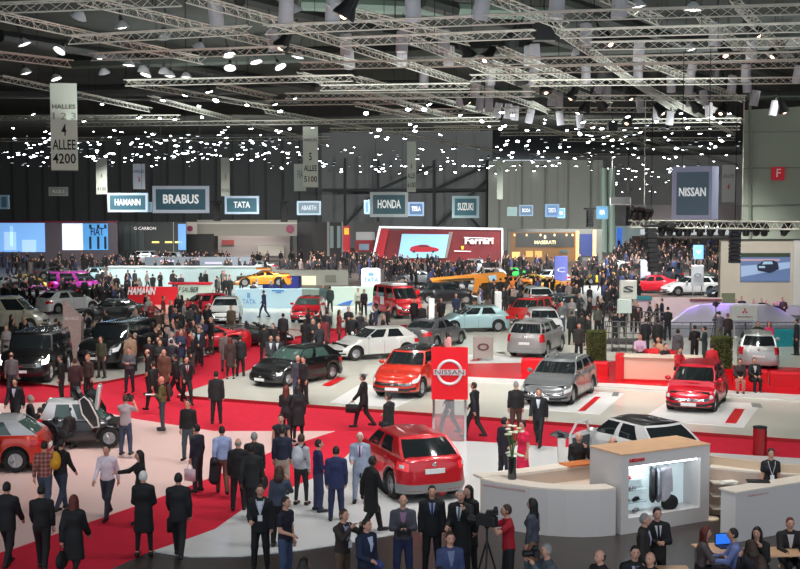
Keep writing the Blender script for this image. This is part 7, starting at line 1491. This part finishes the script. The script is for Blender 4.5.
# tripods
def tripod(x, y, hgt, lab, rz=0, cam_=True, z0=.03):
    p = P(x, y, z0+hgt); p.z = z0; e = empty('tripod', p, rz); tag(e, lab, 'tripod')
    for a in (90, 210, 330): mb = MB(); mb.tube([(0, 0, hgt*.78), (.38*math.cos(R(a)), .38*math.sin(R(a)), 0)], [.02, .014], 6); mb.build('leg', M_dark, e)
    mb = MB(); mb.tube([(0, 0, hgt*.6), (0, 0, hgt-.1)], .02, 6); mb.ball((0, 0, hgt-.08), .05, 8, 6); mb.build('centre_column', M_dark, e)
    if cam_:
        c = empty('video_camera', p+Vector((0, 0, hgt)), rz); tag(c, 'black video camera on the %s' % lab.replace('black tripod', 'tripod').replace('between the microphone man and the red polo man', 'beside the red polo man'), 'camera'); mb = MB(); mb.rbox((0, 0, .04), (.16, .42, .2), .03); mb.rbox((0, -.1, .18), (.06, .26, .05), .02); mb.build('camera_body', M_dark, c); mb = MB(); mb.lathe([(.06, .2), (.07, .26), (.09, .38), (.07, .37)], n=12, axis='y'); mb.build('lens', M_dark, c); mb = MB(); mb.rbox((.13, -.05, .08), (.1, .05, .08), .01); mb.build('viewfinder', M_dark, c)
tripod(487, 522, 1.55, 'black tripod between the microphone man and the red polo man', .9); tripod(716, 305, 2.0, 'black tripod on the right before the lilac display wall', 0, z0=.15); tripod(610, 306, 1.8, 'black tripod on the camera platform', 0, z0=.6)
# ------------------------------------------------------------ the crowd: every person an object of their own
def fperson(variant):
    key = ('far', variant)
    if key in CA: return CA[key]
    pose, fem, t, b, hr = variant; mb = MB(); h = .07
    J = skel(pose, fem)
    for kind, opt, mi in (('top', t, 0), ('bottom', b, 1), ('hair', hr, 3)):
        me = get_part(kind, pose, fem, h, opt); mb.add([v.co[:] for v in me.vertices], [tuple(p.vertices) for p in me.polygons], mi)
    mb.ball(tuple(J['head']), (.077, .094, .115), 8, 7, 2)
    mb.ball(tuple(J['head']+V3(0, .09, -.02)), (.015, .02, .025), 5, 4, 2)
    mb.tube([J['neck']-V3(0, 0, .08), J['head']], .055, 6, 2)
    for s in 'LR':
        mb.ball(tuple(J['wr'+s]+J['hd'+s]*.07), (.04, .04, .07), 6, 5, 2); a = J['an'+s]; mb.tube([a-V3(0, .05, .045), a+V3(0, .17, -.055)], [.05, .035], 6, 1); mb.tube([J['kn'+s], a], .04, 6, 1)
    me = mkmesh('person', mb.v, mb.f, [M_dark, M_dark, M_skin, M_dark], mb.m, 170); CA[key] = me; return me
VAR = [('stand', False, 'suit', T, 'short'), ('walk', False, 'suit', T, 'short'), ('talk', False, 'shirt', T, 'short'), ('front', True, 'coat', T, 'long'), ('stand', True, 'shirt', T, 'long'), ('phone', False, 'suit', T, 'short'), ('front', False, 'shirt', T, 'short')]
COLS = [(20, 20, 24)]*12+[(32, 34, 42), (44, 44, 50), (60, 58, 60), (96, 88, 84), (140, 136, 136), (40, 50, 80), (120, 40, 44), (176, 180, 190), (74, 60, 50)]
HC = [(30, 24, 22), (20, 18, 18), (62, 42, 32), (150, 130, 110), (130, 128, 126)]
rc = random.Random(11)
occupied = [(n[0].location.x, n[0].location.y) for n in near]
bpy.context.view_layer.update()
CARS = [(o.location.copy(), o.rotation_euler.z) for o in bpy.data.objects if o.get('category') == 'car']
WALLS = [(min(v[0] for v in bb), max(v[0] for v in bb), min(v[1] for v in bb), max(v[1] for v in bb)) for bb in [[(o.matrix_world @ Vector(c)) for c in o.bound_box] for o in bpy.data.objects if o.type == 'MESH' and o.name.split('.')[0] in ('panel', 'back_panel', 'display_plinth', 'curved_panel', 'back_wall', 'counter', 'post', 'side_panel', 'frame', 'cabin', 'dark_side', 'roof_edge')]]
def blocked(x, y):
    if any(a-.3 < x < b+.3 and c-.45 < y < d+.45 for a, b, c, d in WALLS): return True
    for c, rz in CARS:
        dx_, dy_ = x-c.x, y-c.y; a = dx_*math.cos(-rz)-dy_*math.sin(-rz); b = dx_*math.sin(-rz)+dy_*math.cos(-rz)
        if abs(a) < 1.15 and abs(b) < 2.5: return True
    return any((x-a)**2+(y-b)**2 < .3 for a, b in occupied)
def crowd_one(x, y, lab, grp, head=None, cols=COLS, z0=None, single=None):
    "x, y: head pixel"
    z = .14 if z0 is None else z0; p = P(x, y, z+1.72)
    if blocked(p.x, p.y): return None
    occupied.append((p.x, p.y)); v = rc.choice(VAR); o = link('person', fperson(v), None, (p.x, p.y, z), R(head if head is not None else rc.choice([0, 180, 90, -90, rc.uniform(0, 360)])))
    s = rc.uniform(.93, 1.05); o.scale = (s, s, s); c = rc.choice(cols); setm(o, cm(*c), 0); setm(o, cm(*rc.choice([(20, 20, 24), (22, 22, 26), (36, 40, 54), (60, 56, 54)])), 1); setm(o, cm(*rc.choice(HC)), 3)
    tag(o, lab, 'person', grp); return o
row = [(339,310),(348.5,308),(360,312),(352,316),(358,317),(365,315),(371,313),(375.5,306),(383,314),(388,305),(340,322),(327,311),(308,308),(305,318),(313,320),(319,323),(324,316),(331,322),(345,322),(316,312)]
for x, y in row: crowd_one(x, y, 'dark dressed visitor in the group waiting in front of the mint counter wall', 'visitors in front of the mint counter wall', z0=.16)
row2 = [(414,300),(422,304),(429,300),(441,299),(436,303),(456,295),(463,297)]
for x, y in row2: crowd_one(x, y, 'dark suited visitor standing before the dark estate car and above the dark grey car', 'visitors before the dark estate car', z0=.02)
row3 = [(479,291),(488,294),(502,295),(512,293),(520,288),(496,291),(507,288),(484,299),(471,290)]
for x, y in row3: crowd_one(x, y, 'visitor standing right of the dark estate car under the orange angular stand', 'visitors right of the dark estate car', z0=.15)
row4 = [(517,314),(529,313),(579,295),(598,296),(590,299),(572,297),(585,303),(603,300),(566,311),(553,300)]
for x, y in row4: crowd_one(x, y, 'visitor among the cars between the silver crossover and the camera platform', 'visitors among the cars at the right middle', z0=.15)
row5 = [(650,301),(657,303),(666,303),(673,302),(668,308),(612,300),(622,305),(615,311),(662,299)]
for x, y in row5: crowd_one(x, y, 'dark dressed visitor near the beige low wall and the S emblem sign', 'visitors near the beige low wall', z0=.15)
def zone(n, poly, lab, grp, cols=COLS, heads=None, z0=.0):
    k = 0; t = 0; xs = [p[0] for p in poly]; ys = [p[1] for p in poly]
    while k < n and t < n*12:
        t += 1; x, y = rc.uniform(min(xs), max(xs)), rc.uniform(min(ys), max(ys)); ins = False
        for i in range(len(poly)):
            (x1, y1), (x2, y2) = poly[i], poly[(i+1) % len(poly)]
            if (y1 > y) != (y2 > y) and x < (x2-x1)*(y-y1)/(y2-y1)+x1: ins = not ins
        if ins and crowd_one(x, y, lab, grp, cols=cols, z0=z0): k += 1
zone(38, [(84, 308), (160, 308), (205, 312), (205, 330), (160, 345), (92, 330)], 'visitor in the dense crowd between the black off road cars and the red lettered wall', 'crowd before the red wall', z0=.12)
zone(10, [(0, 316), (62, 318), (62, 326), (0, 328)], 'visitor in the crowd behind the black off road car at the left', 'crowd at the left edge', z0=.12)
zone(8, [(190, 305), (215, 303), (215, 320), (190, 322)], 'visitor between the red coupe and the white car', 'visitors by the red coupe', z0=.14)
zone(10, [(128, 293), (215, 293), (215, 302), (128, 302)], 'visitor standing before the red and pale green walls', 'visitors before the red wall', z0=0)
zone(12, [(0, 272), (130, 272), (130, 288), (0, 288)], 'visitor among the rear left rows of cars', 'visitors in the rear left rows')
zone(8, [(215, 276), (300, 276), (300, 283), (215, 283)], 'visitor around the orange gullwing car', 'visitors around the orange gullwing car')
# the rest of the dense far crowd: too many and too small to tell apart
def mass(n, poly, lab):
    me = [fperson(v) for v in VAR[:2]+VAR[3:4]]; base = [(np.array([v.co[:] for v in m.vertices]), [tuple(p.vertices) for p in m.polygons], [p.material_index for p in m.polygons]) for m in me]
    mb = MB(); xs = [p[0] for p in poly]; ys = [p[1] for p in poly]; k = 0
    while k < n:
        x, y = rc.uniform(min(xs), max(xs)), rc.uniform(min(ys), max(ys)); p = P(x, y, 1.72)
        if blocked(p.x, p.y): k += 1; continue
        V, Fc, Mi = rc.choice(base); a = rc.uniform(0, 6.28); ca, sa = math.cos(a), math.sin(a); s = rc.uniform(.93, 1.05); top = rc.choice([0]*9+[1, 1, 4, 5])
        W_ = V*s; W2 = np.stack([W_[:, 0]*ca-W_[:, 1]*sa+p.x, W_[:, 0]*sa+W_[:, 1]*ca+p.y, W_[:, 2]], 1); o = len(mb.v); mb.v += W2.tolist(); mb.f += [tuple(i+o for i in f) for f in Fc]; mb.m += [(top if m == 0 else m) for m in Mi]; k += 1
    me2 = mkmesh('crowd', mb.v, mb.f, [cm(20, 20, 24), cm(36, 38, 48), M_skin, cm(34, 26, 22), cm(120, 110, 108), cm(60, 70, 110)], mb.m, 170); o = link('crowd', me2); tag(o, lab, 'crowd', kind='stuff')
mass(230, [(612, 236), (742, 272)], 'dense dark crowd filling the far hall floor'); mass(190, [(380, 254), (612, 268)], 'dense distant crowd in front of the red and gold lit stands'); mass(230, [(0, 249), (378, 262)], 'dense distant crowd in front of the far left stands'); mass(80, [(0, 266), (140, 286)], 'dense crowd among the cars of the rear left rows'); mass(70, [(480, 270), (640, 288)], 'dense crowd between the yellow cars and the far opening')

mass(16, [(140, 268), (262, 276)], 'sparse visitors along the pale blue green wall'); mass(14, [(385, 270), (470, 282)], 'sparse visitors left of the orange angular stand')
